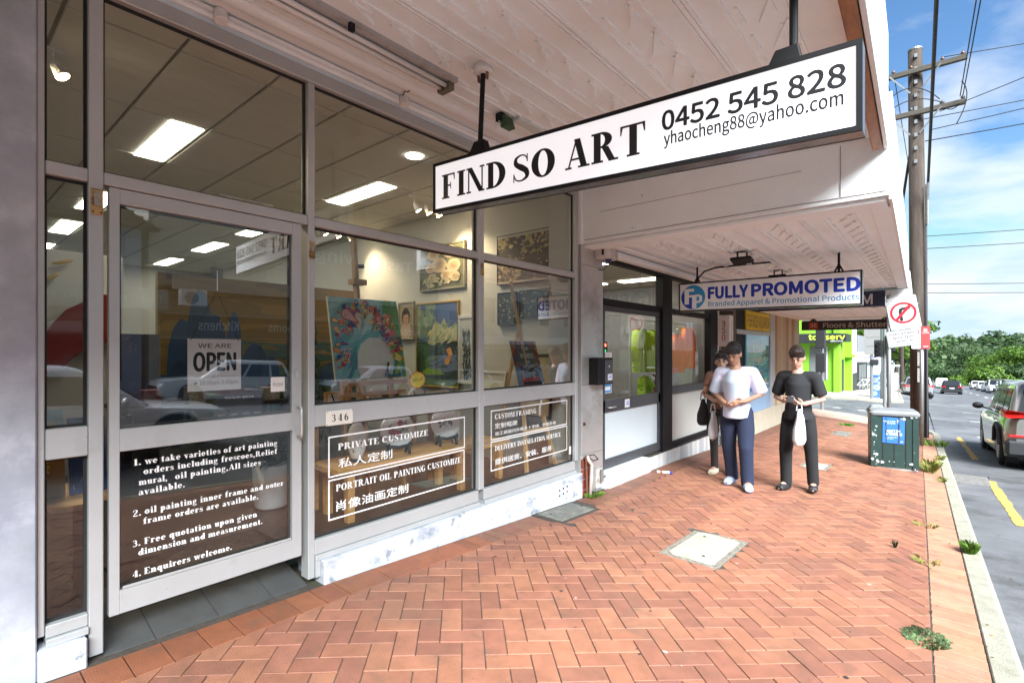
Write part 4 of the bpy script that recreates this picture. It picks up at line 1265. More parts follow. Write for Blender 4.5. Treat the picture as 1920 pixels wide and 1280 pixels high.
mb.build('lettering', M_INK, b1_)
for xr, zt1, zb1, flange in ((-2.235, 3.325, 2.79, True), (-.462, 3.175, 2.70, False)):
    r = MB().cyl((xr - .03 if flange else xr, 2.35, zb1 + .03), (xr, 2.35, zt1), .0165, n=12)
    r.build('rod', M_BLACK, sg1, smooth=False)
    mb = MB()
    mb.add([(xr - .1, 2.31, zb1 - .03), (xr + .04, 2.31, zb1 - .035), (xr + .04, 2.39, zb1 - .035), (xr - .1, 2.39, zb1 - .03), (xr - .065, 2.325, zb1 + .055), (xr + .02, 2.325, zb1 + .055), (xr + .02, 2.375, zb1 + .055), (xr - .065, 2.375, zb1 + .055)],
           [(0, 3, 2, 1), (4, 5, 6, 7), (0, 1, 5, 4), (1, 2, 6, 5), (2, 3, 7, 6), (3, 0, 4, 7)])
    mb.build('bracket', M_BLACK, sg1, bevel=.004)
MB().lathe([(.048, 3.27), (.062, 3.275), (.064, 3.30), (.058, 3.305), (.058, 3.335)], -2.235, 2.35, 20).build('ceiling_rose', M_PLAST, sg1, smooth=True)
for xa, xb in ((-2.275, -2.27), (-2.195, -2.2)): MB().bar((xa, 2.345, 3.275), (xb, 2.345, 3.225), .02, .008).build('clip', mat('rusty_steel', (.2, .12, .08), var=.3), sg1)

BLU, CYN = lin((10, 50, 165)), lin((40, 140, 195))
sg2, f2s, b2s, X2 = hang_sign('hanging_sign', 'white hanging sign with heavy blue letters and round two tone blue emblem', 7.3, -2.952, -.705, (2.066, 2.482), (2.042, 2.463), .13, rim=.018)
words_on(f2s, 7.3045, [('FULLY', -2.518, 2.236, .152, -1.995, 'sans', .075, BLU), ('PROMOTED', -1.94, 2.231, .152, -.734, 'sans', .075, BLU),
                       ('Branded Apparel & Promotional Products', -2.522, 2.124, .064, -.738, 'sans', .022, CYN)], X2, PAINT())
mb = MB(); yq = 7.3045
cx_, cz_, rr = -2.74, 2.267, .175
circ = [(cx_ + rr * math.cos(R(a)), cz_ + rr * math.sin(R(a))) for a in range(0, 360, 10)]
mb.poly([(a, yq, b) for a, b in circ], 0, CYN)
half = [(a, b) for a, b in circ if a <= cx_ + .02 and (b < cz_ + .09 or a < cx_ - .1)] + [(cx_ + .06, cz_ - rr * .93), (cx_ + .03, cz_ - .03)]
mb.poly([(a, yq - .0002, b) for a, b in [(cx_ - .165, cz_ + .06), (cx_ - .175, cz_), (cx_ - .16, cz_ - .07), (cx_ - .12, cz_ - .125), (cx_ - .05, cz_ - .168), (cx_ + .03, cz_ - .17), (cx_ + .03, cz_ + .05)]], 0, BLU)
Wc = (.8, .8, .82)
for a, b, c_, d in ((-.125, -.1, -.06, .125), (-.06, .085, .015, .125), (-.06, -.0, -.015, .035), (-.015, -.165, .05, .035), (.05, .005, .10, .035), (.05, -.085, .10, -.055), (.09, -.07, .13, .02)):
    mb.poly([(cx_ + a, yq - .0004, cz_ + b), (cx_ + c_, yq - .0004, cz_ + b), (cx_ + c_, yq - .0004, cz_ + d), (cx_ + a, yq - .0004, cz_ + d)], 0, Wc); yq -= .0001
mb.build('emblem', PAINT(), f2s)
for xr in (-2.7, -.95):
    MB().cyl((xr, 7.36, 2.46), (xr, 7.36, 2.715), .014, n=10).build('rod', M_BLACK, sg2)
    MB().bar((xr - .05, 7.36, 2.455), (xr, 7.36, 2.56), .012, .02).bar((xr + .05, 7.36, 2.455), (xr, 7.36, 2.56), .012, .02).build('bracket', M_BLACK, sg2)

M_DKF = mat('dark_sign_face', (.014, .012, .011), rough=.4, var=.1)
sg3, f3, b3, X3 = hang_sign('hanging_sign', 'black hanging sign with cream lettering and a red square at the corner', 16, -2.95, -.78, (2.047, 2.304), (2.036, 2.29), .14, rim=.018, face=M_DKF)
RD = lin((150, 60, 40)); GY = lin((170, 160, 150))
mb = MB()
mb.poly([(-2.775, 16.004, 2.072), (-2.548, 16.004, 2.072), (-2.548, 16.004, 2.262), (-2.775, 16.004, 2.262)], 0, RD)
put_text(mb, 'SE', (-2.735, 16.0035, 2.135), X3, U3, .1, .15, c=lin((205, 170, 150)))
put_text(mb, 'Floors & Shutters', (-2.43, 16.0035, 2.107), X3, U3, .125, 1.47, bold=.03, c=GY)
mb.build('lettering', PAINT(), f3)
for xr in (-2.67, -1.05):
    MB().cyl((xr, 16.07, 2.28), (xr, 16.07, 2.36), .02, n=8).build('rod', M_BLACK, sg3)
    MB().bar((xr - .09, 16.07, 2.28), (xr, 16.07, 2.36), .03, .03).bar((xr + .09, 16.07, 2.28), (xr, 16.07, 2.36), .03, .03).build('bracket', M_BLACK, sg3)

bx = thing('blade_sign', 'white box sign with red number 350 fixed over the mesh door', 'sign', (-3.0, 9.6, 1.85))
b_ = MB().box(-3.1, 9.5, 1.565, -2.9, 9.72, 2.135).build('case', M_PLAST, bx, bevel=.008, seg=2)
mb = MB()
for k, ch in enumerate('350'):
    put_text(mb, ch, (-3.035, 9.4985, 1.93 - k * .125), (1, 0, 0), U3, .1, .062, bold=.02, c=lin((185, 20, 40)))
    put_text(mb, ch, (-2.8985, 9.59, 1.93 - k * .125), (0, 1, 0), U3, .1, .062, bold=.0, c=lin((110, 100, 100)))
mb.build('lettering', PAINT(), bx)

np_ = thing('house_number_plate', 'cream enamel plate numbered 346 on the aluminium rail', 'number plate', (-3.09, 1.84, 1.04))
mb = MB().box(FX + .004, 1.742, .995, FX + .012, 1.945, 1.095)
mb.build('plate', mat('cream_enamel', (.78, .74, .66), rough=.35, var=.02), np_, bevel=.004)
mb = MB()
for k, ch in enumerate('346'): put_text(mb, ch, (FX + .0135, 1.782 + k * .047, 1.022), (0, 1, 0), U3, .048, .03, font='serif', c=BK)
for yy in (1.75, 1.937):
    for zz in (1.003, 1.087): mb.poly([(FX + .0132, yy + .004 * math.cos(R(a)), zz + .004 * math.sin(R(a))) for a in range(0, 360, 45)], 0, (.3, .2, .1))
mb.build('numerals', PAINT(), np_)

op = thing('open_sign', 'white square card reading OPEN hung from strings inside the glass door', 'sign', (-3.14, 1.09, 1.42))
xo = DG - .006
crd = MB().box(xo - .004, .953, 1.271, xo, 1.229, 1.562).build('card', M_VINYL, op)
mb = MB(); xt = xo + .0006
put_text(mb, 'WE ARE', (xt, 1.091, 1.512), (0, 1, 0), U3, .024, .172, bold=.012, center=True)
put_text(mb, 'OPEN', (xt, 1.091, 1.385), (0, 1, 0), U3, .098, .215, bold=.05, center=True)
mb.poly([(xt, .985, 1.35), (xt, 1.2, 1.35), (xt, 1.2, 1.3515), (xt, .985, 1.3515)], 0, (.1, .1, .1))
put_text(mb, '10:00am-5:00pm', (xt, 1.012, 1.305), (0, 1, 0), U3, .022, .2, bold=.0, c=(.08, .08, .08))
for k in range(8):
    a = R(45 * k); mb.poly([(xt, .992 + math.cos(a) * .008 - math.sin(a) * .001, 1.316 + math.sin(a) * .008 + math.cos(a) * .001), (xt, .992 + math.cos(a) * .013, 1.316 + math.sin(a) * .013), (xt, .992 + math.cos(a) * .008 + math.sin(a) * .001, 1.316 + math.sin(a) * .008 - math.cos(a) * .001)], 0, (.1, .1, .1))
mb.poly([(xt, .992 + .006 * math.cos(R(a)), 1.316 + .006 * math.sin(R(a))) for a in range(0, 360, 30)], 0, (.1, .1, .1))
mb.build('lettering', PAINT(), op)
MB().tube([(xo, .966, 1.552), (xo, 1.1, 1.835), (xo, 1.216, 1.552)], .002, 6).build('string', M_BLACK, op)
MB().box(xo - .002, 1.07, 1.905, xo + .001, 1.132, 1.966).build('hook_pad', glass_mat('clear_pad', (.75, .75, .72), 3), op)
MB().tube([(xo + .003, 1.1, 1.955), (xo + .006, 1.1, 1.9), (xo + .006, 1.1, 1.86), (xo + .004, 1.1, 1.835)], .003, 6).build('hook', M_STEEL, op)

qr = thing('contact_sign', 'black contact board with white writing at the foot of the door glass', 'sign', (-3.14, 1.22, 1.17))
qb = MB().box(xo - .004, 1.089, 1.109, xo, 1.35, 1.245).build('board', M_DGREY, qr)
mb = MB()
put_text(mb, 'Find So Art', (xt, 1.142, 1.219), (0, 1, 0), U3, .012, .085, bold=.02, c=(.8, .8, .8))
put_text(mb, '放艺工坊', (xt, 1.236, 1.218), (0, 1, 0), U3, .013, .066, font='cjk', bold=.01, c=(.8, .8, .8))
for k, s in enumerate(('Wechat', 'Instagram', '小红书', 'WhatsApp')):
    put_text(mb, s, (xt, 1.1225 + k * .066, 1.123), (0, 1, 0), U3, .008, .04, font='cjk' if k == 2 else 'sans', c=(.7, .7, .7), center=True)
mb.build('lettering', PAINT(), qb)
ps = thing('push_sign', 'small white square sign reading PUSH on the door', 'sign', (-3.12, 1.44, 1.29))
pb = MB().box(DG + .001, 1.398, 1.243, DG + .004, 1.484, 1.333).build('card', M_PLAST, ps, bevel=.001)
mb = MB(); put_text(mb, 'PUSH', (DG + .0045, 1.441, 1.277), (0, 1, 0), U3, .02, .058, center=True, c=(.05, .05, .05)); mb.build('lettering', PAINT(), pb)

# small things fixed to the dark framed shop
mbx = thing('letterbox', 'black steel letterbox numbered 348 on the stainless pier', 'letterbox', (-3.0, 5.15, 1.25))
MB().box(-3.076, 4.99, 1.10, -2.95, 5.32, 1.41).build('body', M_BLACK, mbx, bevel=.006)
MB().box(-2.949, 5.13, 1.12, -2.943, 5.31, 1.385).build('flap', M_DGREY, mbx, bevel=.003)
plate348('number_plate', 5.19, 5.29, 1.15, 1.22, -2.9425, mbx)
MB().cyl((-2.943, 5.22, 1.31), (-2.936, 5.22, 1.31), .012, n=10).build('lock', M_STEEL, mbx)
al = thing('alarm_box', 'white alarm box with blue strobe above the stainless pier', 'alarm', (-3.0, 5.3, 2.6))
MB().box(-3.077, 5.12, 2.57, -2.93, 5.42, 2.695).build('case', mat('grimy_white', (.66, .64, .61), dirt=(.3, .27, .24), dscale=9, dlo=.5, dhi=.75, var=.08), al, bevel=.008)
MB().box(-2.98, 5.113, 2.60, -2.955, 5.1195, 2.67).build('grille', M_BLACK, al)
MB().lathe([(.03, 2.535), (.04, 2.545), (.04, 2.569)], -2.99, 5.28, 14).build('strobe', mat('blue_lens', (.02, .03, .18), rough=.2, var=.05), al, smooth=True)
MB().tube([(-3.05, 5.3, 2.57), (-3.04, 5.34, 2.50), (-3.075, 5.32, 2.46), (-3.076, 5.2, 2.45)], .006, 6).build('cable', M_BLACK, al)
pp = thing('drain_pipe', 'pale pipe and black cable at the foot of the stainless pier', 'pipe', (-3.04, 4.93, 0))
MB().tube([(-3.05, 4.91, .30), (-3.04, 4.92, .25), (-3.03, 4.97, .2), (-3.03, 4.965, .05), (-3.03, 4.94, -.15)], .021, 10).build('pipe', mat('peeling_pink_paint', (.6, .5, .44), var=.2, scale=20), pp, smooth=True)
MB().tube([(-3.05, 4.88, .31), (-3.04, 4.885, 0), (-3.04, 4.89, -.15)], .012, 8).build('pipe', mat('rusted_pipe', (.16, .07, .04), var=.3), pp)
MB().tube([(-3.06, 4.9, .3), (-3.0, 4.98, .31), (-2.99, 5.05, .25), (-3.05, 5.06, .22), (-3.03, 4.96, .26)], .006, 6).build('cable', M_BLACK, pp)
vb = thing('valve_box', 'rusty metal valve fitting low on the pier beside the step', 'valve', (-3.03, 5.2, 0))
MB().box(-3.077, 5.13, -.12, -3.06, 5.27, .1).build('plate', mat('flaking_white', (.55, .53, .5), dirt=(.25, .1, .05), dscale=12, var=.1), vb)
MB().cyl((-3.04, 5.22, -.05), (-3.04, 5.22, .09), .022, n=10).cyl((-3.04, 5.22, .0), (-3.04, 5.3, .0), .014, n=8).build('valve', mat('old_lead', (.25, .24, .23), metal=.5, rough=.5, var=.25), vb)

ntc = thing('notice', 'white paper notice taped inside the glass door above the OPEN card', 'notice', (-3.13, 5.5, 1.38))
mb = MB().box(-3.1335, 5.4, 1.288, -3.132, 5.63, 1.472, 0, (.8, .8, .8))
for k in range(5): mb.poly([(-3.1315, 5.46, 1.44 - k * .03), (-3.1315, 5.57, 1.44 - k * .03), (-3.1315, 5.57, 1.436 - k * .03), (-3.1315, 5.46, 1.436 - k * .03)], 0, (.25, .25, .3))
mb.build('sheet', PAINT(), ntc)
oc = thing('open_card', 'small white and blue OPEN card in the dark framed door', 'sign', (-3.13, 5.5, 1.07))
mb = MB().box(-3.1335, 5.42, .968, -3.132, 5.615, 1.18, 0, (.8, .8, .8))
mb.poly([(-3.1318, 5.43, .975), (-3.1318, 5.605, .975), (-3.1318, 5.605, 1.075), (-3.1318, 5.43, 1.075)], 0, lin((40, 130, 200)))
mb.poly([(-3.1316, 5.45, 1.0), (-3.1316, 5.585, 1.0), (-3.1316, 5.585, 1.05), (-3.1316, 5.45, 1.05)], 0, (.75, .8, .85))
put_text(mb, 'OPEN', (-3.1316, 5.5175, 1.1), (0, 1, 0), U3, .055, .16, bold=.03, center=True)
mb.build('card', PAINT(), oc)
le = thing('light_sign', 'small black sign with a glowing red and green light', 'sign', (-3.14, 5.38, 1.5))
MB().box(-3.20, 5.45, 1.43, -3.16, 5.56, 1.6).build('case', M_BLACK, le)
MB().lathe([(.018, -.001), (.018, .003)], 0, 0, 10, axis=Matrix.Translation((-3.159, 5.505, 1.56)) @ Matrix.Rotation(R(90), 4, 'Y')).build('lamp', mat('red_lamp', (1, .05, .02), emit=6, var=.01), le)
MB().lathe([(.018, -.001), (.018, .003)], 0, 0, 10, axis=Matrix.Translation((-3.159, 5.505, 1.49)) @ Matrix.Rotation(R(90), 4, 'Y')).build('lamp', mat('green_lamp', (.02, .3, .1), emit=1, var=.01), le)

# fittings under the awnings
cd = thing('cable_conduit', 'white cable conduit with two round junction boxes along the shop head', 'conduit', (-3.0, 1.5, 3.35))
MB().tube([(-3.055, -2, 3.372), (-3.055, 1.05, 3.372)], .014, 8).build('conduit', M_RIB, cd, smooth=True)
MB().tube([(-3.055, 1.13, 3.372), (-3.055, 2.3, 3.372)], .012, 8).build('conduit', M_RIB, cd, smooth=True)
MB().tube([(-3.055, 2.4, 3.372), (-3.055, 4.8, 3.372)], .010, 8).build('conduit', M_RIB, cd, smooth=True)
for y in (1.09, 2.35):
    MB().cyl((-3.06, y, 3.385), (-3.045, y, 3.325), .036, n=18).build('junction_box', M_PLAST, cd, bevel=.004)
MB().tube([(-3.055, 2.33, 3.38), (-2.98, 2.3, 3.385), (-2.88, 2.25, 3.33), (-2.84, 2.28, 3.375)], .004, 6).build('cable', M_DGREY, cd)
bt = thing('batten_light', 'unlit twin tube batten light under the tall awning', 'light', (-2.58, .9, 3.34))
zb_ = lambda x: zs1(x)
MB().box(-2.64, -.6, zb_(-2.58) - .035, -2.50, 2.38, zb_(-2.58) + .01).build('tray', mat('grey_enamel', (.42, .41, .40), var=.1, rough=.5, dirt=(.2, .19, .18), dscale=6), bt)
for xx in (-2.615, -2.56):
    MB().cyl((xx, -.55, zb_(-2.58) - .06), (xx, 2.33, zb_(-2.58) - .06), .015, n=12).build('tube', M_PLAST, bt, smooth=True)
MB().box(-2.645, 2.32, zb_(-2.58) - .085, -2.53, 2.37, zb_(-2.58) - .036).build('end_cap', mat('dark_bakelite', (.12, .11, .08), var=.2), bt)
for yy in (.0, 1.55):
    MB().box(-2.515, yy, zb_(-2.58) - .08, -2.49, yy + .03, zb_(-2.58) - .036).build('clip', M_BLACK, bt)
bh = thing('lamp_holder', 'broken green lamp holder with loose wires on the awning', 'light fitting', (-2.62, 3.0, 3.33))
zc = zs1(-2.62)
MB().box(-2.66, 2.93, zc - .07, -2.60, 2.98, zc - .005).build('base', M_BLACK, bh, bevel=.005)
MB().hexa([(-2.62, 2.95, zc - .12), (-2.55, 2.95, zc - .12), (-2.55, 3.05, zc - .12), (-2.62, 3.05, zc - .12)], [(-2.64, 2.94, zc - .03), (-2.57, 2.94, zc - .03), (-2.58, 3.04, zc - .03), (-2.64, 3.04, zc - .03)]).build('plate', mat('dark_green_enamel', (.03, .07, .03), var=.2), bh, bevel=.003)
for dx in (0, .04):
    MB().tube([(-2.66 + dx, 2.94, zc - .06), (-2.67 + dx, 2.93, zc - .1), (-2.655 + dx, 2.93, zc - .12), (-2.65 + dx, 2.94, zc - .09)], .004, 6).build('wire', M_PLAST, bh)
MB().box(-2.60, 3.06, zc - .045, -2.52, 4.7, zc + .01).build('tray', mat('pale_tray', (.6, .64, .62), rough=.5, var=.06), bh)
for k, (xx, yy) in enumerate(((-1.85, 6.55), (-1.87, 8.45))):
    f = thing('floodlight', ('black floodlight nearest the stepped end of the lower awning', 'black floodlight deeper under the lower awning, beyond the first')[k], 'light', (xx, yy, 2.66), 'floodlights under the lower awning')
    MB().box(xx - .06, yy - .02, 2.64, xx - .05, yy + .02, 2.71).box(xx + .05, yy - .02, 2.64, xx + .06, yy + .02, 2.71).box(xx - .06, yy - .02, 2.70, xx + .06, yy + .02, 2.712).build('bracket', M_BLACK, f)
    MB().hexa([(xx - .12, yy - .09, 2.60), (xx + .12, yy - .09, 2.60), (xx + .12, yy + .06, 2.56), (xx - .12, yy + .06, 2.56)], [(xx - .12, yy - .09, 2.635), (xx + .12, yy - .09, 2.635), (xx + .12, yy + .06, 2.61), (xx - .12, yy + .06, 2.61)]).build('head', M_BLACK, f, bevel=.006)
    MB().lathe([(.045, 2.66), (.05, 2.665), (.05, 2.71)], xx + .14, yy, 14).build('junction_box', M_PLAST, f, smooth=True)
wr = thing('awning_cable', 'white and black cable run looped under the lower awning to the blue lettered sign', 'cable', (-2, 7.5, 2.7))
MB().tube([(-1.7, 6.55, 2.69), (-1.74, 8.4, 2.69), (-1.76, 11.5, 2.69)], .016, 8).build('conduit', M_PLAST, wr)
MB().tube([(-1.73, 7.45, 2.685), (-2.1, 7.42, 2.685), (-2.45, 7.4, 2.68), (-2.6, 7.38, 2.64), (-2.68, 7.37, 2.56), (-2.71, 7.36, 2.48)], .012, 8).build('cable', M_BLACK, wr)
for x in (-2.3, -2.0): MB().box(x - .03, 7.38, 2.68, x + .03, 7.45, 2.705).build('clip', M_PLAST, wr)
# ------------------------------------------------------------------ inside the art shop
FLZ = .17
r5 = random.Random(11)
def quad_basis(p00, p10, p01):
    o = Vector(p00); return o, Vector(p10) - o, Vector(p01) - o
class Canvas:
    """flat print built on a parallelogram: (u, v) in 0..1 run along its edges, later shapes lie on top"""
    def __init__(s, p00, p10, p01):
        s.o, s.a, s.b = quad_basis(p00, p10, p01); s.n = s.a.cross(s.b).normalized(); s.mb = MB(); s.k = 0
    def P(s, u, v): return s.o + s.a * u + s.b * v + s.n * (.0004 + s.k * .00003)
    def poly(s, pts, c):
        s.k += 1
        s.mb.poly([s.P(min(1, max(0, u)), min(1, max(0, v))) for u, v in pts], 0, c)
    def ell(s, u, v, ru, rv, c, rot=0, n=12, wob=0):
        ca, sa = math.cos(R(rot)), math.sin(R(rot)); pts = []
        for k in range(n):
            a = 2 * math.pi * k / n; q = 1 + (r5.uniform(-wob, wob) if wob else 0)
            x, y = ru * math.cos(a) * q, rv * math.sin(a) * q
            pts.append((u + x * ca - y * sa, v + x * sa + y * ca))
        s.poly(pts, c)
    def drop(s, u, v, r, L, rot, c, asp=1):
        ca, sa = math.cos(R(rot)), math.sin(R(rot)); pts = []
        for k in range(14):
            a = math.pi * (.5 + k / 13.0) + math.pi * 0
            x, y = r * math.cos(a), r * math.sin(a)
            pts.append((x, y))
        pts.append((L, 0))
        s.poly([(u + (x * ca - y * sa), v + (x * sa + y * ca) * asp) for x, y in pts], c)
    def bg(s, c): s.poly([(0, 0), (1, 0), (1, 1), (0, 1)], c)
    def done(s, par, name='print', m=None): return s.mb.build(name, m or PAINT(), par)
def C(*c): return lin(c)

def framed(name, label, cat, corners, fw, fm, depth=.03, group=None):
    """picture with a raised frame; corners: lower left, lower right, upper left as seen"""
    o, a, b = quad_basis(*corners); n = a.cross(b).normalized()
    t = thing(name, label, cat, tuple(o + a / 2 + b / 2), group)
    bd = MB(); A, B = a.normalized(), b.normalized(); W, Hh = a.length, b.length
    def blk(mb, u0, v0, u1, v1, d0, d1):
        q = [(u0, v0), (u1, v0), (u1, v1), (u0, v1)]
        mb.hexa([o + A * u + B * v + n * d0 for u, v in q], [o + A * u + B * v + n * d1 for u, v in q])
    blk(bd, 0, 0, W, Hh, -depth, 0)
    bd.build('backing', mat('canvas_edge', (.55, .52, .45), var=.05), t)
    if fw:
        f = MB()
        blk(f, -fw, -fw, W + fw, 0, -depth, .012); blk(f, -fw, Hh, W + fw, Hh + fw, -depth, .012)
        blk(f, -fw, 0, 0, Hh, -depth, .012); blk(f, W, 0, W + fw, Hh, -depth, .012)
        f.build('frame', fm, t, bevel=.003)
    return t, Canvas(*corners)

M_FBLK = mat('dark_frame', (.035, .028, .022), rough=.4, var=.2)
M_FGLD = mat('gilt_frame', (.50, .33, .07), rough=.4, metal=.3, var=.2)
M_FWHT = mat('pale_frame', (.62, .62, .58), rough=.5, var=.06)
M_FSIL = mat('champagne_frame', (.40, .36, .26), rough=.4, metal=.3, var=.1)
wy = WY - .035
def wallpic(x0, x1, z0, z1): return ((x0, wy, z0), (x1, wy, z0), (x0, wy, z1))
def noisy(cv, n, cols, ru, rv, box=(0, 1, 0, 1), wob=.5, rot=None):
    for k in range(n):
        cv.ell(r5.uniform(box[0], box[1]), r5.uniform(box[2], box[3]), ru * r5.uniform(.3, 1), rv * r5.uniform(.3, 1), jit(r5.choice(cols), .15), r5.uniform(0, 180) if rot is None else rot + r5.uniform(-15, 15), 9, wob)
# positions on the side wall (x runs away from the window, so pictures read left to right towards the street)
k_ = (WY - .035) / 4.7
sx = lambda x: x * k_
sz = lambda z: 1.5 + (z - 1.5) * k_
t, cv = framed('painting', 'large black and gold abstract painting high on the side wall', 'painting', wallpic(sx(-4.22), sx(-3.41), sz(2.318), sz(2.905)), .012, M_FBLK, group='pictures on the side wall')
cv.bg(C(58, 46, 36)); gold = [C(170, 150, 95), C(190, 170, 110), C(150, 130, 80)]
noisy(cv, 60, gold, .05, .04, (0, .45, 0, .5)); noisy(cv, 40, gold, .06, .035, (.4, 1, .55, 1)); noisy(cv, 26, gold, .06, .05, (0, .3, .75, 1)); noisy(cv, 90, gold, .018, .05); noisy(cv, 50, [C(50, 40, 32)], .03, .04)
cv.poly([(0, .95), (1, .95), (1, 1), (0, 1)], C(180, 170, 150)); cv.poly([(0, 0), (1, 0), (1, .04), (0, .04)], C(180, 170, 150)); cv.done(t)
for lab, a in (('small dark upright abstract left of the easel mast on the side wall', (-4.215, -3.921, 1.815, 2.203)), ('small dark abstract right of the easel mast on the side wall', (-3.862, -3.44, 1.895, 2.207))):
    t, cv = framed('painting', lab, 'painting', wallpic(sx(a[0]), sx(a[1]), sz(a[2]), sz(a[3])), .008, M_FBLK, group='pictures on the side wall')
    cv.bg(C(40, 40, 34)); noisy(cv, 90, [C(150, 145, 120), C(90, 90, 75), C(30, 30, 26), C(60, 80, 70)], .05, .09, rot=80); cv.done(t)
t, cv = framed('painting', 'painting of cream roses in a pale frame on the side wall', 'painting', wallpic(sx(-5.72), sx(-4.83), sz(2.357), sz(2.945)), .022, M_FSIL, group='pictures on the side wall')
cv.bg(C(105, 104, 74)); noisy(cv, 40, [C(84, 88, 58), C(120, 116, 84), C(70, 74, 50)], .12, .1)
for u, v, q in ((.32, .82, .15), (.68, .84, .16), (.45, .55, .19), (.78, .5, .16), (.25, .5, .12), (.62, .3, .13), (.3, .26, .11), (.82, .24, .12)):
    for k in range(5):
        for m in range(6):
            a = m * 60 + k * 25; d = q * (1 - k * .2) * .55
            cv.ell(u + d * math.cos(R(a)), v + d * math.sin(R(a)), q * (.6 - k * .09), q * (.42 - k * .06), jit(lin((176 - k * 8, 150 - k * 10, 108 - k * 9)), .08), a + 90, 10)
            cv.ell(u + d * 1.06 * math.cos(R(a)), v + d * 1.06 * math.sin(R(a)), q * (.54 - k * .09), q * (.36 - k * .06), jit(lin((222 - k * 7, 202 - k * 10, 166 - k * 12)), .07), a + 90, 10)
noisy(cv, 26, [C(170, 160, 120), C(200, 186, 140)], .05, .08, (.1, .9, .06, .24)); cv.done(t)
t, cv = framed('portrait', 'portrait of a dark haired child in a grey frame on the side wall', 'painting', wallpic(sx(-6.22), sx(-5.9), sz(1.68), sz(2.19)), .03, M_FSIL, group='pictures on the side wall')
cv.bg(C(150, 136, 110)); cv.ell(.5, .2, .4, .25, C(190, 170, 150)); cv.ell(.5, .62, .3, .26, C(30, 24, 22)); cv.ell(.5, .56, .2, .2, C(176, 134, 104)); cv.poly([(.3, .66), (.7, .7), (.65, .8), (.35, .8)], C(30, 24, 22))
for u in (.42, .58): cv.ell(u, .57, .035, .014, C(50, 36, 30))
cv.ell(.5, .47, .05, .014, C(150, 80, 70)); cv.done(t)
t, cv = framed('painting', 'tall mountain lake landscape in a gilt frame on the side wall', 'painting', wallpic(sx(-5.80), sx(-4.95), sz(1.0), sz(2.15)), .025, M_FGLD, group='pictures on the side wall')
cv.bg(C(74, 96, 140)); noisy(cv, 30, [C(120, 140, 110), C(100, 128, 110), C(140, 155, 130)], .16, .07, (0, .5, .6, 1))
cv.poly([(.25, .5), (.5, .78), (.6, .74), (.68, .82), (.78, .7), (1, .74), (1, .4), (.1, .4)], C(168, 172, 130)); noisy(cv, 20, [C(200, 190, 140), C(120, 140, 100)], .1, .03, (.3, .95, .55, .74), rot=40)
cv.poly([(0, .6), (.2, .55), (.5, .45), (.8, .52), (1, .45), (1, 0), (0, 0)], C(54, 72, 70)); noisy(cv, 26, [C(40, 58, 66), C(60, 84, 80), C(30, 44, 40)], .2, .05, (0, 1, .35, .5), rot=0)
cv.poly([(.3, .36), (1, .38), (1, .2), (.5, .15), (.2, .25)], C(104, 120, 150)); noisy(cv, 12, [C(90, 120, 80), C(60, 80, 60)], .2, .02, (.2, 1, .18, .36), rot=0)
cv.poly([(0, .22), (.6, .2), (.7, .14), (0, .12)], C(120, 150, 40)); cv.poly([(0, .1), (1, .06), (1, 0), (0, 0)], C(80, 110, 30)); noisy(cv, 10, [C(210, 150, 60), C(190, 120, 40)], .04, .07, (.75, .9, .3, .44)); noisy(cv, 14, [C(24, 32, 24)], .08, .1, (0, .2, .1, .4)); cv.done(t)
t, cv = framed('painting', 'grey tree picture in a wide white frame low on the side wall', 'painting', wallpic(sx(-4.90), sx(-4.66), sz(1.1), sz(1.92)), .05, M_FWHT, group='pictures on the side wall')
cv.bg(C(186, 190, 184)); noisy(cv, 90, [C(70, 78, 70), C(100, 108, 100), C(50, 56, 52)], .09, .035, (.2, .8, .45, .8)); cv.poly([(.46, 0), (.56, 0), (.52, .6), (.48, .6)], C(60, 66, 60)); noisy(cv, 60, [C(80, 88, 80), C(60, 68, 62)], .06, .06, (.2, .85, .02, .45)); cv.done(t)
for lab, u0, u1, z0, z1, c in (('small red flower canvas left of the bright easel painting', -7.9, -7.15, 1.85, 2.3, 1),):
    t, cv = framed('painting', lab, 'painting', wallpic(u0, u1, z0, z1), .01, M_FBLK, group='pictures on the side wall')
    cv.bg(C(90, 60, 50)); noisy(cv, 50, [C(180, 50, 50), C(210, 110, 100), C(60, 80, 60), C(200, 170, 150)], .1, .1); cv.done(t)
# leaning frames and boards on the floor by the side wall
for lab, x0, x1, z1, y0, c in (('dark framed blank canvas leaning on the wall behind the poster easel', -3.95, -3.5, 1.42, 4.9, (176, 160, 120)), ('pale framed picture with yellow flowers leaning near the poster easel', -4.55, -4.15, 1.2, 4.75, (196, 190, 172))):
    t, cv = framed('picture', lab, 'picture', ((x0, y0 - .12, FLZ + .55), (x1, y0 - .12, FLZ + .55), (x0, y0, z1)), .03, M_FBLK if c[0] < 180 else M_FWHT)
    cv.bg(C(*c)); noisy(cv, 9, [C(170, 150, 60), C(110, 100, 50)], .06, .05, (.4, .9, .1, .4)); cv.done(t)
cr_ = MB().box(-4.75, 4.55, FLZ, -3.95, 5.0, .98)
tag(cr_.build('display_cabinet', mat('pale_grey_board', (.42, .42, .38), rough=.6, var=.05), bevel=.006), 'pale grey display cabinet at the foot of the side wall', 'cabinet')

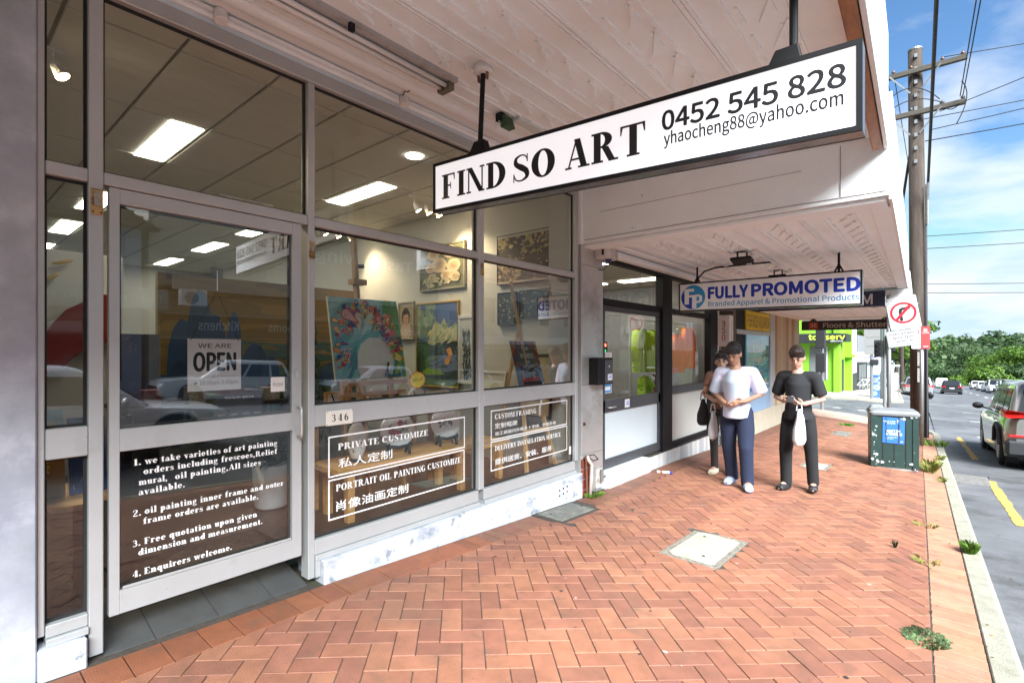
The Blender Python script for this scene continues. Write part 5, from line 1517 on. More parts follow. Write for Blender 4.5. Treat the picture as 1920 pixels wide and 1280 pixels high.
# the great landscape partition
pt_ = thing('mural_partition', 'yellow and blue mountain mural on a partition across the shop', 'mural', (-8, 3.5, FLZ))
MB().box(-8.1, 2.08, FLZ, -8.0, WY - .01, 2.55).build('panel', mat('mural_edge', (.4, .3, .1), var=.1), pt_)
cv = Canvas((-7.999, 2.08, FLZ), (-7.999, WY - .01, FLZ), (-7.999, 2.08, 2.55))
cv.bg(C(112, 86, 30)); noisy(cv, 50, [C(120, 92, 34), C(104, 78, 26), C(128, 100, 42)], .25, .03, rot=0)
cv.poly([(.2, .0), (1, 0), (1, .45), (.6, .42), (.4, .52), (.25, .4)], C(74, 86, 50)); noisy(cv, 40, [C(60, 80, 60), C(90, 96, 50), C(40, 70, 60)], .2, .02, (.3, 1, .15, .6), rot=0)
for (u, v, w, h) in ((.1, 0, .1, .74), (.17, 0, .09, .92), (.23, 0, .1, .78), (.32, 0, .06, .8), (.27, 0, .16, .6), (.42, 0, .12, .6), (.02, 0, .08, .42), (.1, 0, .12, .5), (.9, .3, .2, .18), (.5, 0, .08, .52)):
    w *= 1.5; top = [(u - w * .5, v), (u - w * .46, v + h * .5), (u - w * .40, v + h * .78), (u - w * .26, v + h * .93), (u - w * .08, v + h), (u + w * .14, v + h * .98), (u + w * .3, v + h * .88), (u + w * .42, v + h * .66), (u + w * .46, v + h * .4), (u + w * .5, v)]
    cv.poly(top, jit(C(30, 58, 92), .2))
    for k in range(6):
        uu = u + r5.uniform(-.3, .3) * w
        cv.poly([(uu - .012, v), (uu + .012, v), (uu + .006, v + h * r5.uniform(.4, .8))], jit(r5.choice([C(50, 100, 110), C(24, 44, 84), C(70, 110, 90)]), .2))
cv.done(pt_)
rw = thing('red_wall_art', 'dark red wave shaped wall art with gilt leaves above', 'wall art', (-7, .95, 1.5))
wavy = [(.45, .95), (.62, 1.05), (.72, 1.2), (.86, 1.28), (.98, 1.32), (1.08, 1.45), (1.2, 1.52), (1.42, 1.62), (1.42, 2.12), (1.28, 2.1), (1.15, 2.02), (1.0, 1.92), (.9, 1.78), (.8, 1.6), (.66, 1.5), (.45, 1.46)]
MB().prism([(-7.0, y, z) for y, z in wavy], (.05, 0, 0)).build('panel', mat('deep_red_lacquer', (.19, .012, .008), rough=.35, var=.12, scale=2), rw, bevel=.004)
for (y, z, a) in ((.98, 2.42, 20), (.74, 2.36, 15), (.88, 2.24, 40)):
    axis = Matrix.Translation((-7.0, y, z)) @ Matrix.Rotation(R(a), 4, 'X')
    MB().ball((0, 0, 0), .1, 8, sc=(.12, 1, .2)).build('leaf', mat('gilt_leaf', (.6, .4, .1), metal=.6, rough=.3, var=.1), rw).matrix_basis = axis
bk = MB().box(-7.1, .2, FLZ, -7.06, 1.5, 2.55)
tag(bk.build('display_board', M_WALLIN), 'cream display board behind the red wave art', 'board')

# shelf behind the sidelight with two small canvases
sh = thing('low_shelf', 'pine shelf behind the narrow side pane', 'shelf', (-3.5, .3, FLZ))
MB().box(-3.75, -.6, .72, -3.3, .66, .75).build('board', M_WOODL, sh, bevel=.003)
for y in (-.5, .56): MB().box(-3.7, y, FLZ, -3.36, y + .05, .719).build('leg', mat('dark_leg', (.05, .04, .035), var=.2), sh)
p_ = lambda y0, y1, z0, z1: ((-3.42, y0, z0), (-3.42, y1, z0), (-3.5, y0, z1))
t, cv = framed('sunflower_canvas', 'small canvas of yellow sunflowers on the low shelf', 'painting', p_(.30, .49, .752, 1.19), 0, None, .02)
cv.bg(C(150, 190, 190)); cv.poly([(0, 0), (1, 0), (1, .55), (0, .45)], C(150, 110, 50))
for u, v, q in ((.2, .75, .28), (.75, .68, .22), (.5, .35, .2)):
    for k in range(14):
        cv.ell(u + q * .62 * math.cos(R(k * 26)), v + q * .5 * math.sin(R(k * 26)), q * .4, q * .12, jit(C(220, 180, 60), .12), k * 26)
    cv.ell(u, v, q * .42, q * .3, C(70, 54, 30))
cv.done(t)
t, cv = framed('blue_canvas', 'small deep blue canvas with a pale flower on the low shelf', 'painting', p_(.505, .66, .752, 1.14), 0, None, .02)
cv.bg(C(36, 60, 110)); noisy(cv, 20, [C(50, 76, 130), C(28, 46, 90)], .3, .1); cv.ell(.35, .7, .2, .12, C(120, 150, 160)); cv.ell(.35, .7, .08, .05, C(190, 180, 80)); noisy(cv, 12, [C(150, 160, 190)], .05, .03, (.1, .9, .05, .4)); cv.done(t)

# tables in the window
def table(label, x0, x1, y0, y1, zt_, th=.045, lw=.06):
    t = thing('display_table', label, 'table', ((x0 + x1) / 2, (y0 + y1) / 2, FLZ), 'pine tables in the shop window')
    MB().box(x0, y0, zt_ - th, x1, y1, zt_).build('table_top', M_WOODL, t, bevel=.004)
    for x in (x0 + .03, x1 - .03 - lw):
        for y in (y0 + .1, y1 - .08 - lw):
            MB().box(x, y, FLZ, x + lw, y + lw, zt_ - th - .001).build('leg', M_WOODL, t, bevel=.003)
    return t
table('long pine table carrying the vase and decorated plates', -3.86, -3.42, 2.03, 3.46, .60)
table('short pine table beside the poster easel', -3.9, -3.44, 3.47, 4.02, .565)
tr = thing('raised_shelf', 'raised pine shelf standing behind the vase and plates', 'shelf', (-4.05, 2.8, FLZ))
MB().box(-4.32, 2.06, .86, -3.93, 3.52, .89).build('board', M_WOODL, tr, bevel=.003)
for y in (2.12, 3.38):
    for x in (-4.28, -4.0): MB().box(x, y, FLZ, x + .045, y + .045, .859).build('leg', M_WOODL, tr)
# vase and plates
M_PORC = mat('white_porcelain', (.84, .85, .85), rough=.12, var=.02)
vs_ = thing('vase', 'white porcelain vase with sparse flower painting on a dark base', 'vase', (-3.6, 2.3, .6))
vb_ = MB().lathe([(.035, .622), (.045, .63), (.066, .69), (.077, .77), (.072, .83), (.055, .875), (.036, .9), (.034, .915), (.045, .93)], -3.6, 2.3, 28)
vbo = vb_.build('body', M_PORC, vs_, smooth=True)
MB().lathe([(.05, .6), (.055, .608), (.048, .622)], -3.6, 2.3, 20).build('base', M_FBLK, vs_, smooth=True)
mb = MB()
def on_vase(th, z, d=.0008):
    prof = [(.066, .69), (.077, .77), (.072, .83)]
    r_ = .066 + (.077 - .066) * min(1, max(0, (z - .69) / .08))
    return (-3.6 + (r_ + d) * math.cos(th), 2.3 + (r_ + d) * math.sin(th), z)
for k in range(26):
    th, z = r5.uniform(-1.1, .5), r5.uniform(.685, .765)
    w = r5.uniform(.04, .12); h = r5.uniform(.003, .012)
    mb.poly([on_vase(th - w / 2, z, .001), on_vase(th, z - h, .001), on_vase(th + w / 2, z, .001), on_vase(th, z + h, .001)], 0, r5.choice([C(70, 80, 80), C(150, 70, 80), C(90, 110, 90), C(40, 50, 50)]))
mb.build('painted_flowers', PAINT(), vbo, kind='stuff')
def deco_plate(label, y, z0, rr, red):
    t = thing('decorated_plate', label, 'plate', (-3.6, y, .6), 'decorated plates on stands')
    n = Vector((1, -.35, .22)).normalized(); right = Vector((0, 0, 1)).cross(n).normalized(); up = n.cross(right)
    c = Vector((-3.6, y, z0 + rr)); ax = Matrix((( right.x, up.x, n.x, c.x), (right.y, up.y, n.y, c.y), (right.z, up.z, n.z, c.z), (0, 0, 0, 1)))
    d = MB().lathe([(rr * .55, -.012), (rr * .9, -.004), (rr, .006), (rr * .985, .009), (rr * .8, 0), (rr * .02, -.004)], 0, 0, 36, axis=ax)
    d.v = [tuple(p) for p in d.v]
    o = d.build('dish', M_PORC, t, smooth=True)
    cvp = Canvas(c - right * rr - up * rr + n * .001, c + right * rr - up * rr + n * .001, c - right * rr + up * rr + n * .001)
    cvp.k = 40
    if red:
        for u, v, q in ((.6, .68, .09), (.4, .42, .1), (.52, .4, .09), (.3, .45, .07)):
            for k in range(7): cvp.ell(u + q * .5 * math.cos(R(k * 51)), v + q * .5 * math.sin(R(k * 51)), q * .55, q * .45, jit(C(176, 50, 70), .2), k * 51)
        noisy(cvp, 26, [C(50, 110, 80), C(70, 130, 100), C(40, 60, 50)], .06, .02, (.25, .8, .28, .7)); noisy(cvp, 14, [C(60, 60, 60)], .015, .03, (.7, .85, .4, .75))
    else:
        noisy(cvp, 40, [C(70, 76, 80), C(110, 116, 118), C(50, 54, 56)], .05, .03, (.25, .75, .4, .6)); noisy(cvp, 8, [C(60, 60, 60)], .02, .02, (.35, .65, .84, .9))
    cvp.done(o, 'painting')
    st_ = MB()
    for sgn in (-1, 1):
        q = c + right * (rr * .55 * sgn) - up * rr
        st_.tube([(q.x + .05, q.y - .02, .605), (q.x + .02, q.y, .66), (q.x + .015, q.y + .012 * sgn, .70)], [.012, .016, .009], 7)
        st_.tube([(q.x - .06, q.y + .02, .605), (q.x - .01, q.y, .65)], [.012, .014], 7)
    st_.tube([tuple(c - right * rr * .75 - up * rr * .88 + n * .012), tuple(c - up * rr * 1.0 + n * .02), tuple(c + right * rr * .75 - up * rr * .88 + n * .012)], .014, 7)
    st_.build('stand', mat('carved_black_wood', (.014, .015, .016), rough=.45, var=.3), t, smooth=True)
deco_plate('white plate painted with red peonies on a black stand', 2.7, .655, .152, True)
deco_plate('white plate painted with grey ink birds on a black stand', 3.26, .655, .15, False)
nb_ = thing('jewellery_board', 'white board hung with black necklaces leaning on the table end', 'display board', (-3.6, 3.4, .6))
cv = Canvas((-3.52, 3.34, .62), (-3.66, 3.52, .66), (-3.72, 3.24, 1.02))
cv.bg((.72, .72, .7))
for k in range(6):
    u = .1 + k * .15
    for d in (-.02, .02): cv.poly([(u + d, .95), (u + d + .012, .95), (u + d * 2 + .012, .25 + .06 * (k % 3)), (u + d * 2, .25 + .06 * (k % 3))], BK)
    cv.ell(u, .24 + .06 * (k % 3), .03, .045, (.1, .1, .1))
cv.done(nb_, 'card')
MB().prism([(-3.521, 3.335, .605), (-3.665, 3.515, .605), (-3.73, 3.235, 1.0)], (-.02, -.012, 0)).build('prop', M_WOODL, nb_)
def bust(label, x, y, z, h, col, head, cord):
    t = thing('necklace_bust', label, 'jewellery stand', (x, y, z), 'necklace busts on the raised shelf')
    b = MB(); w = h * .42
    b.tube([(x, y, z), (x, y, z + h * .1), (x - .01, y, z + h * .42), (x - .02, y, z + h * .62), (x - .02, y, z + h * .72), (x - .02, y, z + h * .9)], [(w * .5, w * .8), (w * .62, w * 1.0), (w * .55, w * 1.02), (w * .36, w * .72), (w * .2, w * .3), (w * .19, w * .26)], 18)
    if head: b.ball((x - .02, y, z + h * .95), w * .34, 12)
    o = b.build('body', mat(col[0], col[1], rough=.7, var=.03), t, smooth=True)
    cp = [(x + w * (.25 + .32 * math.sin(math.pi * k / 10)), y - w * .62 + w * 1.24 * k / 10, z + h * .66 - h * .42 * math.sin(math.pi * k / 10)) for k in range(11)]
    MB().tube(cp, .004, 6).build('necklace', cord, t)
bust('white necklace bust with round top and dark cord', -4.12, 3.34, .89, .30, ('white_leatherette', (.74, .74, .72)), True, M_BLACK)
bust('cream necklace bust standing below the bright painting', -4.12, 2.82, .89, .27, ('cream_leatherette', (.66, .62, .52)), False, M_FGLD)
bust('dark necklace bust with gilt chains', -4.2, 3.08, .89, .30, ('black_velvet', (.02, .02, .024)), False, M_FGLD)
nd = thing('necklace_stand', 'wooden framed white panel with a dark necklace on the raised shelf', 'jewellery stand', (-4.1, 2.42, .89))
MB().box(-4.12, 2.3, .89, -4.1, 2.54, 1.13).build('frame', M_WOODL, nd, bevel=.003)
MB().box(-4.099, 2.33, .9, -4.094, 2.51, 1.11).build('panel', M_PORC, nd)
MB().tube([(-4.09, 2.36, 1.11), (-4.085, 2.42, .95), (-4.09, 2.48, 1.11)], .006, 6).build('necklace', M_BLACK, nd)
ty = thing('earring_tray', 'slanted wooden tray of small dark earrings by the window mullion', 'tray', (-4.05, 3.6, .9))
cv = Canvas((-3.98, 3.36, .93), (-3.98, 3.8, .93), (-4.16, 3.36, 1.06)); cv.bg((.55, .5, .42))
for k in range(11):
    for j in range(2): cv.ell(.06 + k * .088, .3 + .4 * j, .03, .13, BK if k % 2 else C(80, 60, 40), 0, 8, .3)
cv.done(ty, 'cushion')
MB().hexa([(-3.97, 3.34, .89), (-3.97, 3.82, .89), (-4.17, 3.82, .89), (-4.17, 3.34, .89)], [(-3.97, 3.34, .925), (-3.97, 3.82, .925), (-4.17, 3.82, 1.055), (-4.17, 3.34, 1.055)]).build('box', M_WOODL, ty, bevel=.003)

# easels
def plank(mb, p, q, w, h): mb.bar(p, q, w, h, up=(1, 0, .2))
ez = thing('easel', 'tall wooden studio easel holding the bright feather painting', 'easel', (-4.2, 2.7, FLZ))
M_EAS = mat('beech_easel', (.45, .27, .12), rough=.5, var=.15, scale=6)
MB().bar((-3.97, 2.66, FLZ), (-4.30, 2.70, 2.68), .06, .035, up=(0, 1, 0)).build('mast', M_EAS, ez, bevel=.003)
for y in (2.36, 2.98): MB().bar((-3.86, y, FLZ), (-4.05, 2.67 + (y - 2.67) * .75, 1.5), .05, .03, up=(0, 1, 0)).build('leg', M_EAS, ez, bevel=.003)
MB().bar((-4.5, 2.7, FLZ), (-4.22, 2.7, 2.0), .05, .03, up=(0, 1, 0)).build('leg', M_EAS, ez, bevel=.003)
MB().box(-3.93, 2.36, 1.19, -3.83, 2.99, 1.225).build('ledge', M_EAS, ez, bevel=.003)
MB().box(-3.9, 2.34, 1.09, -3.87, 3.0, 1.13).build('crossbar', M_EAS, ez, bevel=.003)
MB().box(-4.28, 2.64, 2.12, -4.18, 2.78, 2.17).build('clamp', M_EAS, ez)
MB().cyl((-4.24, 2.72, 2.3), (-4.2, 2.76, 2.3), .02, n=8).build('knob', M_BLACK, ez)
pk, cv = framed('painting', 'bright canvas of swirling coloured feather drops around a white bird on the easel', 'painting', ((-3.90, 2.29, 1.245), (-3.90, 3.03, 1.25), (-4.12, 2.335, 1.975)), 0, None, .025)
cv.bg(C(150, 214, 220))
for k in range(46):
    u, v = r5.random(), r5.random(); cv.ell(u, v, .2, .05, jit(r5.choice([C(110, 200, 208), C(170, 226, 228), C(200, 236, 236)]) if u < .8 else C(110, 180, 110), .1), 60 + 60 * (u - .5))
for k in range(24): cv.ell(r5.uniform(.8, 1), r5.uniform(0, .4), .12, .02, jit(r5.choice([C(80, 150, 70), C(150, 190, 60), C(60, 160, 150)]), .2), 70 + r5.uniform(-20, 20))
for k in range(18): cv.ell(r5.uniform(.1, .4), r5.uniform(.05, .4), .12, .014, jit(r5.choice([C(60, 150, 130), C(110, 130, 190), C(70, 170, 180)]), .2), 60)
cv.poly([(.34, .0), (.3, .12), (.32, .3), (.38, .42), (.5, .5), (.64, .5), (.76, .42), (.82, .3), (.83, .2), (.78, .12), (.72, .1), (.69, .0)], C(240, 244, 246))
pal = [C(224, 40, 50), C(240, 120, 40), C(250, 206, 60), C(30, 100, 180), C(60, 176, 190), C(240, 140, 165), C(250, 220, 205), C(206, 40, 80), C(40, 66, 140), C(255, 236, 130)]
for k in range(170):
    t_ = r5.random(); a = R(205 - 225 * t_)
    rad = r5.uniform(.33, .56) * (1 + .1 * math.sin(t_ * 6))
    u, v = .5 + rad * math.cos(a) * .98, .36 + rad * math.sin(a) * 1.05
    if u < .03 or v < .05 or u > .98: continue
    q = r5.uniform(.012, .036) * (1.5 if k % 9 == 0 else 1)
    rot = math.degrees(math.atan2(.36 - v, .5 - u)) + r5.uniform(-35, 35)
    c1 = r5.choice(pal)
    cv.drop(u, v, q, q * 3.0, rot, c1); cv.drop(u, v, q * .7, q * 2.0, rot, jit(r5.choice(pal), .1)); cv.ell(u, v, q * .3, q * .3, r5.choice(pal), 0, 8)
cv.drop(.22, .78, .075, .2, -35, C(190, 40, 60)); cv.drop(.22, .78, .062, .16, -35, C(235, 190, 190))
for k in range(14): cv.ell(.22 + r5.uniform(-.04, .05), .78 + r5.uniform(-.04, .04), .005, .005, C(120, 30, 40), 0, 6)
cv.poly([(.66, .0), (.71, .0), (.73, .03), (.72, .1), (.745, .16), (.735, .19), (.715, .18), (.70, .12), (.69, .06)], C(24, 40, 60)); cv.poly([(.66, .04), (.8, .02), (.95, .06), (.9, 0), (.66, 0)], C(40, 110, 130))
cv.done(pk)
ez2 = thing('easel', 'light wooden display easel holding the course poster', 'easel', (-3.6, 4.5, FLZ))
M_EAS2 = mat('pale_easel', (.66, .43, .2), rough=.5, var=.12, scale=6)
MB().bar((-3.39, 4.24, FLZ), (-3.57, 4.38, 1.25), .045, .025, up=(0, 1, 0)).build('leg', M_EAS2, ez2, bevel=.003)
MB().bar((-3.40, 4.79, FLZ), (-3.57, 4.56, 1.25), .045, .025, up=(0, 1, 0)).build('leg', M_EAS2, ez2, bevel=.003)
MB().bar((-3.55, 4.5, 1.05), (-3.72, 4.36, 2.28), .035, .025, up=(0, 1, 0)).build('mast', M_EAS2, ez2, bevel=.003)
MB().bar((-4.1, 4.47, FLZ), (-3.66, 4.42, 1.7), .04, .025, up=(0, 1, 0)).build('leg', M_EAS2, ez2, bevel=.003)
MB().box(-3.58, 4.2, 1.06, -3.49, 4.76, 1.09).build('ledge', M_EAS2, ez2, bevel=.003)
MB().bar((-3.46, 4.3, .6), (-3.46, 4.73, .6), .025, .04).build('crossbar', M_EAS2, ez2)
po, cv = framed('course_poster', 'poster of autumn colours with a grey circle and white characters on the pale easel', 'poster', ((-3.52, 4.27, 1.1), (-3.52, 4.74, 1.1), (-3.64, 4.24, 1.6)), 0, None, .01)
cv.bg(C(120, 60, 50)); noisy(cv, 60, [C(150, 60, 50), C(180, 110, 60), C(90, 60, 70), C(60, 70, 110), C(200, 150, 90)], .08, .1, (0, 1, .45, 1), rot=80)
cv.poly([(0, 0), (1, 0), (1, .45), (.5, .34), (0, .45)], C(120, 150, 180)); noisy(cv, 20, [C(160, 180, 200), C(90, 100, 150), C(80, 80, 120)], .12, .03, (0, 1, .1, .42), rot=0)
cv.ell(.5, .62, .32, .33, C(80, 84, 84), 0, 28); cv.poly([(.15, .0), (.85, .0), (.85, .18), (.15, .18)], C(170, 70, 70)); cv.poly([(.2, .02), (.9, .02), (.9, .09), (.2, .09)], C(40, 40, 46))
pr_ = cv.done(po)
mb = MB()
W_ = (.82, .82, .8)
for s, u, v, cap, w in (('艺术', .36, .78, .055, .13), ('培训招生', .26, .62, .06, .25), ('课程', .42, .50, .036, .08), ('油画 书法 陶艺', .28, .40, .03, .22)):
    p = cv.P(u, v); put_text(mb, s, tuple(p + cv.n * .003), cv.a, cv.b, cap, w, font='cjk', bold=.012, c=W_)
mb.build('lettering', PAINT(), pr_)

# counter things deeper in the shop
pot = thing('potted_plant', 'dark leafed plant in a tall white pot behind the door', 'plant', (-4.35, 1.95, FLZ))
MB().lathe([(.12, FLZ), (.135, FLZ + .02), (.15, FLZ + .36), (.14, FLZ + .365), (.13, FLZ + .33)], -4.35, 1.95, 24).build('pot', M_PORC, pot, smooth=True)
lf = MB()
for k in range(46):
    a = r5.uniform(0, 2 * math.pi); el = r5.uniform(.3, 1.3); L = r5.uniform(.2, .5); b0 = Vector((-4.35, 1.95, FLZ + .33))
    d = Vector((math.cos(a) * math.cos(el), math.sin(a) * math.cos(el), math.sin(el))); sd = d.cross(U3).normalized() * .035
    m1 = b0 + d * L * .6; e = b0 + d * L + Vector((0, 0, -.1 * L / .4))
    lf.add([b0, m1 + sd, e, m1 - sd], [(0, 1, 2, 3)], 0, jit(C(30, 52, 28), .3))
lf.build('foliage', LEAF(), pot, kind='stuff')
pl2 = thing('potted_plant', 'tall narrow dark green plant left of the easel painting', 'plant', (-5.2, 2.75, FLZ))
MB().lathe([(.12, FLZ), (.15, FLZ + .3), (.13, FLZ + .28)], -5.2, 2.75, 20).build('pot', M_DGREY, pl2, smooth=True)
lf = MB()
for k in range(200):
    h = r5.random(); a = r5.uniform(0, 6.28); rr = .17 * (1 - h) + .04; p = Vector((-5.2 + rr * math.cos(a), 2.75 + rr * math.sin(a), FLZ + .3 + h * 1.25))
    lf.add([p, p + Vector((r5.uniform(-.04, .04), r5.uniform(-.04, .04), .03)), p + Vector((r5.uniform(-.03, .03), r5.uniform(-.03, .03), .12))], [(0, 1, 2)], 0, jit(C(28, 60, 30), .3))
lf.build('foliage', LEAF(), pl2, kind='stuff')
fl = thing('fan', 'dark standing fan in the corner behind the number plate', 'fan', (-4.3, 2.1, FLZ))
MB().lathe([(.16, FLZ), (.16, FLZ + .02), (.02, FLZ + .04), (.015, .6)], -4.5, 2.2, 16).build('stand', M_BLACK, fl)
MB().lathe([(.02, -.05), (.17, -.03), (.18, .0), (.17, .03), (.02, .05)], 0, 0, 24, axis=Matrix.Translation((-4.45, 2.2, .78)) @ Matrix.Rotation(R(80), 4, 'Y')).build('guard', mat('dark_fan_guard', (.03, .035, .035), rough=.4, var=.3), fl)
tb2 = thing('work_table', 'cluttered dark work table far inside the shop', 'table', (-6.4, 2.2, FLZ))
MB().box(-6.9, 1.3, .88, -5.9, 3.3, .92).build('table_top', M_FBLK, tb2)
for x in (-6.85, -5.97):
    for y in (1.34, 3.2): MB().box(x, y, FLZ, x + .06, y + .06, .879).build('leg', M_FBLK, tb2)
for k in range(9):
    y = 1.45 + k * .2; h = r5.uniform(.05, .22); c = r5.choice([(.25, .1, .12), (.1, .1, .14), (.35, .3, .22), (.12, .16, .12)])
    c, cn = [((.25, .1, .12), 'maroon'), ((.1, .1, .14), 'slate'), ((.35, .3, .22), 'tan'), ((.12, .16, .12), 'olive')][k % 4]
    tag(MB().box(-6.2 - r5.random() * .4, y, .92, -6.02, y + .15, .92 + h).build('supply_box', mat('supply_box_' + cn, c, var=.2)), '%s %s art supply box on the dark work table, %s from the left' % ('tall' if h > .13 else 'low', cn, 'first second third fourth fifth sixth seventh eighth ninth'.split()[k]), 'box', 'supply boxes on the work table')
dk = MB().box(-7.0, 1.45, FLZ, -6.9, 1.81, 1.68)
tag(dk.build('dark_canvas', mat('dark_flower_canvas', (.05, .04, .05), var=.5, scale=4, dirt=(.3, .14, .14), dscale=5, dlo=.6, dhi=.7)), 'tall dark flower canvas standing left of the yellow mural', 'painting')
td = thing('price_tag', 'yellow starburst price tag reading 10% off inside the glass', 'price tag', (-3.18, 2.6, 1.28))
py_, pz_ = X(0, 0)[1:] if False else (2.56, 1.27)
mb = MB(); pts = []
for k in range(28):
    a = 2 * math.pi * k / 28; q = 1.0 if k % 2 else .9
    pts.append((-3.165, 2.568 + .085 * q * math.cos(a), 1.262 + .07 * q * math.sin(a)))
mb.poly(pts, 0, C(226, 60, 40)); mb.poly([(-3.1645, 2.568 + (p[1] - 2.568) * .9, 1.262 + (p[2] - 1.262) * .9) for p in pts], 0, C(250, 226, 70))
put_text(mb, '10% off', (-3.164, 2.568, 1.252), (0, 1, .08), U3, .026, .11, center=True)
mb.build('card', PAINT(), td)
# track lights
def track(label, x, y0, y1, heads, lit, zz=CZ):
    t = thing('track_light', label, 'light', (x, (y0 + y1) / 2, zz), 'spot tracks on the shop ceiling')
    MB().box(x - .015, y0, zz - .03, x + .015, y1, zz - .001).build('rail', M_PLAST, t)
    for k in range(heads):
        y = y0 + (y1 - y0) * (k + .5) / heads
        MB().cyl((x, y, zz - .03), (x, y, zz - .09), .008, n=6).build('stem', M_PLAST, t)
        d = Vector((.25, .45, -.85)).normalized() if lit else Vector((.1, .05, -1)).normalized()
        p = Vector((x, y, zz - .09)); q = p + d * .11
        sp = MB().tube([tuple(p), tuple(p + d * .03), tuple(q)], [.025, .032, .045], 14).build('spot', M_PLAST, t, smooth=False)
        if lit:
            MB().tube([tuple(q), tuple(q + d * .004)], [.038, .038], 14).build('bulb', M_SPOT, sp)
            ld = bpy.data.lights.new('spot_lamp', 'SPOT'); ld.energy = 9; ld.color = (1, .8, .52); ld.spot_size = R(95); ld.spot_blend = .8; ld.shadow_soft_size = .04
            lo = bpy.data.objects.new('spot_lamp', ld); COL.objects.link(lo); lo.location = tuple(q + d * .02); lo.rotation_euler = (-d).to_track_quat('Z', 'Y').to_euler(); attach(lo, t)
track('short white track of three spots nearest the side wall, lit', -5.35, 4.2, 4.75, 3, True)
track('white track of three unlit spots seen through the top of the door', -7.2, 2.55, 3.25, 3, False)
track('lit pair of spots on the ceiling behind the narrow side pane', -4.6, .38, .66, 2, True)
track('lit spot track further back over the flower canvases', -7.6, 4.1, 4.8, 3, True)
wl = MB()
so = thing('power_socket', 'white power socket low behind the long pine table', 'socket', (-4.6, 2.1, .5))
MB().box(-4.62, 2.02, .42, -4.6, 2.1, .54).build('plate', M_PLAST, so, bevel=.004)

# work shirts in the next shop's windows
def shirt(label, x, y, zt_, w, h, col, flip=1, vest=False):
    t = thing('work_shirt', label, 'shirt', (x, y, zt_), 'work shirts hanging in the window')
    mb = MB(); nx = 14; nz = 14; dep = .09
    prof = []
    for side in (1, -1):
        vs = []
        for j in range(nz + 1):
            v = j / nz
            half = w * (.5 if v > .12 else .28 + .22 * (v / .12)) * (1 - .05 * math.sin(v * 5))
            for i in range(nx + 1):
                u = -1 + 2 * i / nx
                fold = .018 * math.sin(u * 9 + v * 3 + y * 7) * (v ** .5) + .012 * math.sin(u * 17 + y * 3)
                vs.append((x + side * (dep * (1 - u * u) ** .5 * (.4 + .6 * min(1, v * 3))) + fold, y + u * half, zt_ - v * h - (.06 * abs(u) if v < .05 else 0)))
        n = nx + 1
        fs = [(j * n + i, j * n + i + 1, (j + 1) * n + i + 1, (j + 1) * n + i) for j in range(nz) for i in range(nx)]
        mb.add(vs, fs if side < 0 else [f[::-1] for f in fs])
    o = mb.build('body', mat(*col), t, smooth=True)
    for sg in (-1, 1):
        MB().tube([(x, y + sg * w * .36, zt_ - .06), (x + .02, y + sg * w * .52, zt_ - .2), (x + .02, y + sg * w * .56, zt_ - h * (.35 if vest else .75))], [(.05, .07), (.05, .07), (.045, .06)], 10).build('sleeve', mat(*col), t, smooth=True)
    mbb = MB()
    for z in (.42, .56):
        pass
    MB().tube([(x, y, zt_ + .0), (x, y, zt_ + .06), (x, y + .03, zt_ + .09)], .006, 6).build('hanger', M_STEEL, t)
LIME = ('lime_work_fabric', (.55, .82, .02), .7); ORNG = ('orange_work_fabric', (.98, .22, .015), .7); BLK2 = ('black_fabric', (.015, .015, .017), .8)
shirt('lime green work shirt hanging high behind the dark framed door', -3.5, 7.2, 1.84, .44, .68, LIME)
shirt('lime green work shirt beside the door post', -3.5, 7.66, 1.84, .42, .68, LIME)
shirt('lower lime green vest on the rack below the shirts', -3.48, 7.3, 1.12, .36, .5, LIME, vest=True)
shirt('red and orange vest at the end of the lower rack', -3.48, 7.68, 1.12, .24, .48, ('red_work_fabric', (.5, .05, .02), .7), vest=True)
shirt('orange work shirt hanging in the wider dark framed window', -3.42, 8.86, 1.92, .40, .74, ORNG)
shirt('second orange work shirt nearest the dark post', -3.44, 8.42, 1.78, .40, .66, ORNG)
rk = thing('clothes_rack', 'steel clothes rail behind the dark framed door', 'rack', (-3.75, 8, 0))
for z in (1.96, 1.24):
    MB().cyl((-3.5, 6.8, z), (-3.5, 9.3, z), .012, n=8).build('rail', M_STEEL, rk)
for y in (6.82, 9.28): MB().cyl((-3.5, y, .03), (-3.5, y, 2.0), .014, n=8).build('upright', M_STEEL, rk)
ct = MB().box(-6.2, 5.8, .03, -5.2, 7.2, 1.0)
tag(ct.build('shop_counter', mat('grey_counter', (.32, .33, .35), rough=.5, var=.05), bevel=.006), 'grey counter standing inside the dark framed shop', 'counter')
ds = thing('feather_banner', 'patterned white red and blue banner inside the dark framed shop', 'banner', (-4.2, 6.2, 0))
cv = Canvas((-4.2, 6.18, .7), (-4.2, 6.5, .7), (-4.2, 6.18, 1.95)); cv.bg((.6, .6, .62)); noisy(cv, 40, [C(170, 60, 60), C(60, 80, 140), C(150, 150, 155), C(90, 90, 96)], .2, .04, rot=20); cv.done(ds, 'cloth')
MB().tube([(-4.22, 6.17, .03), (-4.22, 6.17, 1.6), (-4.22, 6.22, 1.9), (-4.22, 6.4, 2.05), (-4.22, 6.9, 2.12)], .01, 8).build('pole', M_STEEL, ds)
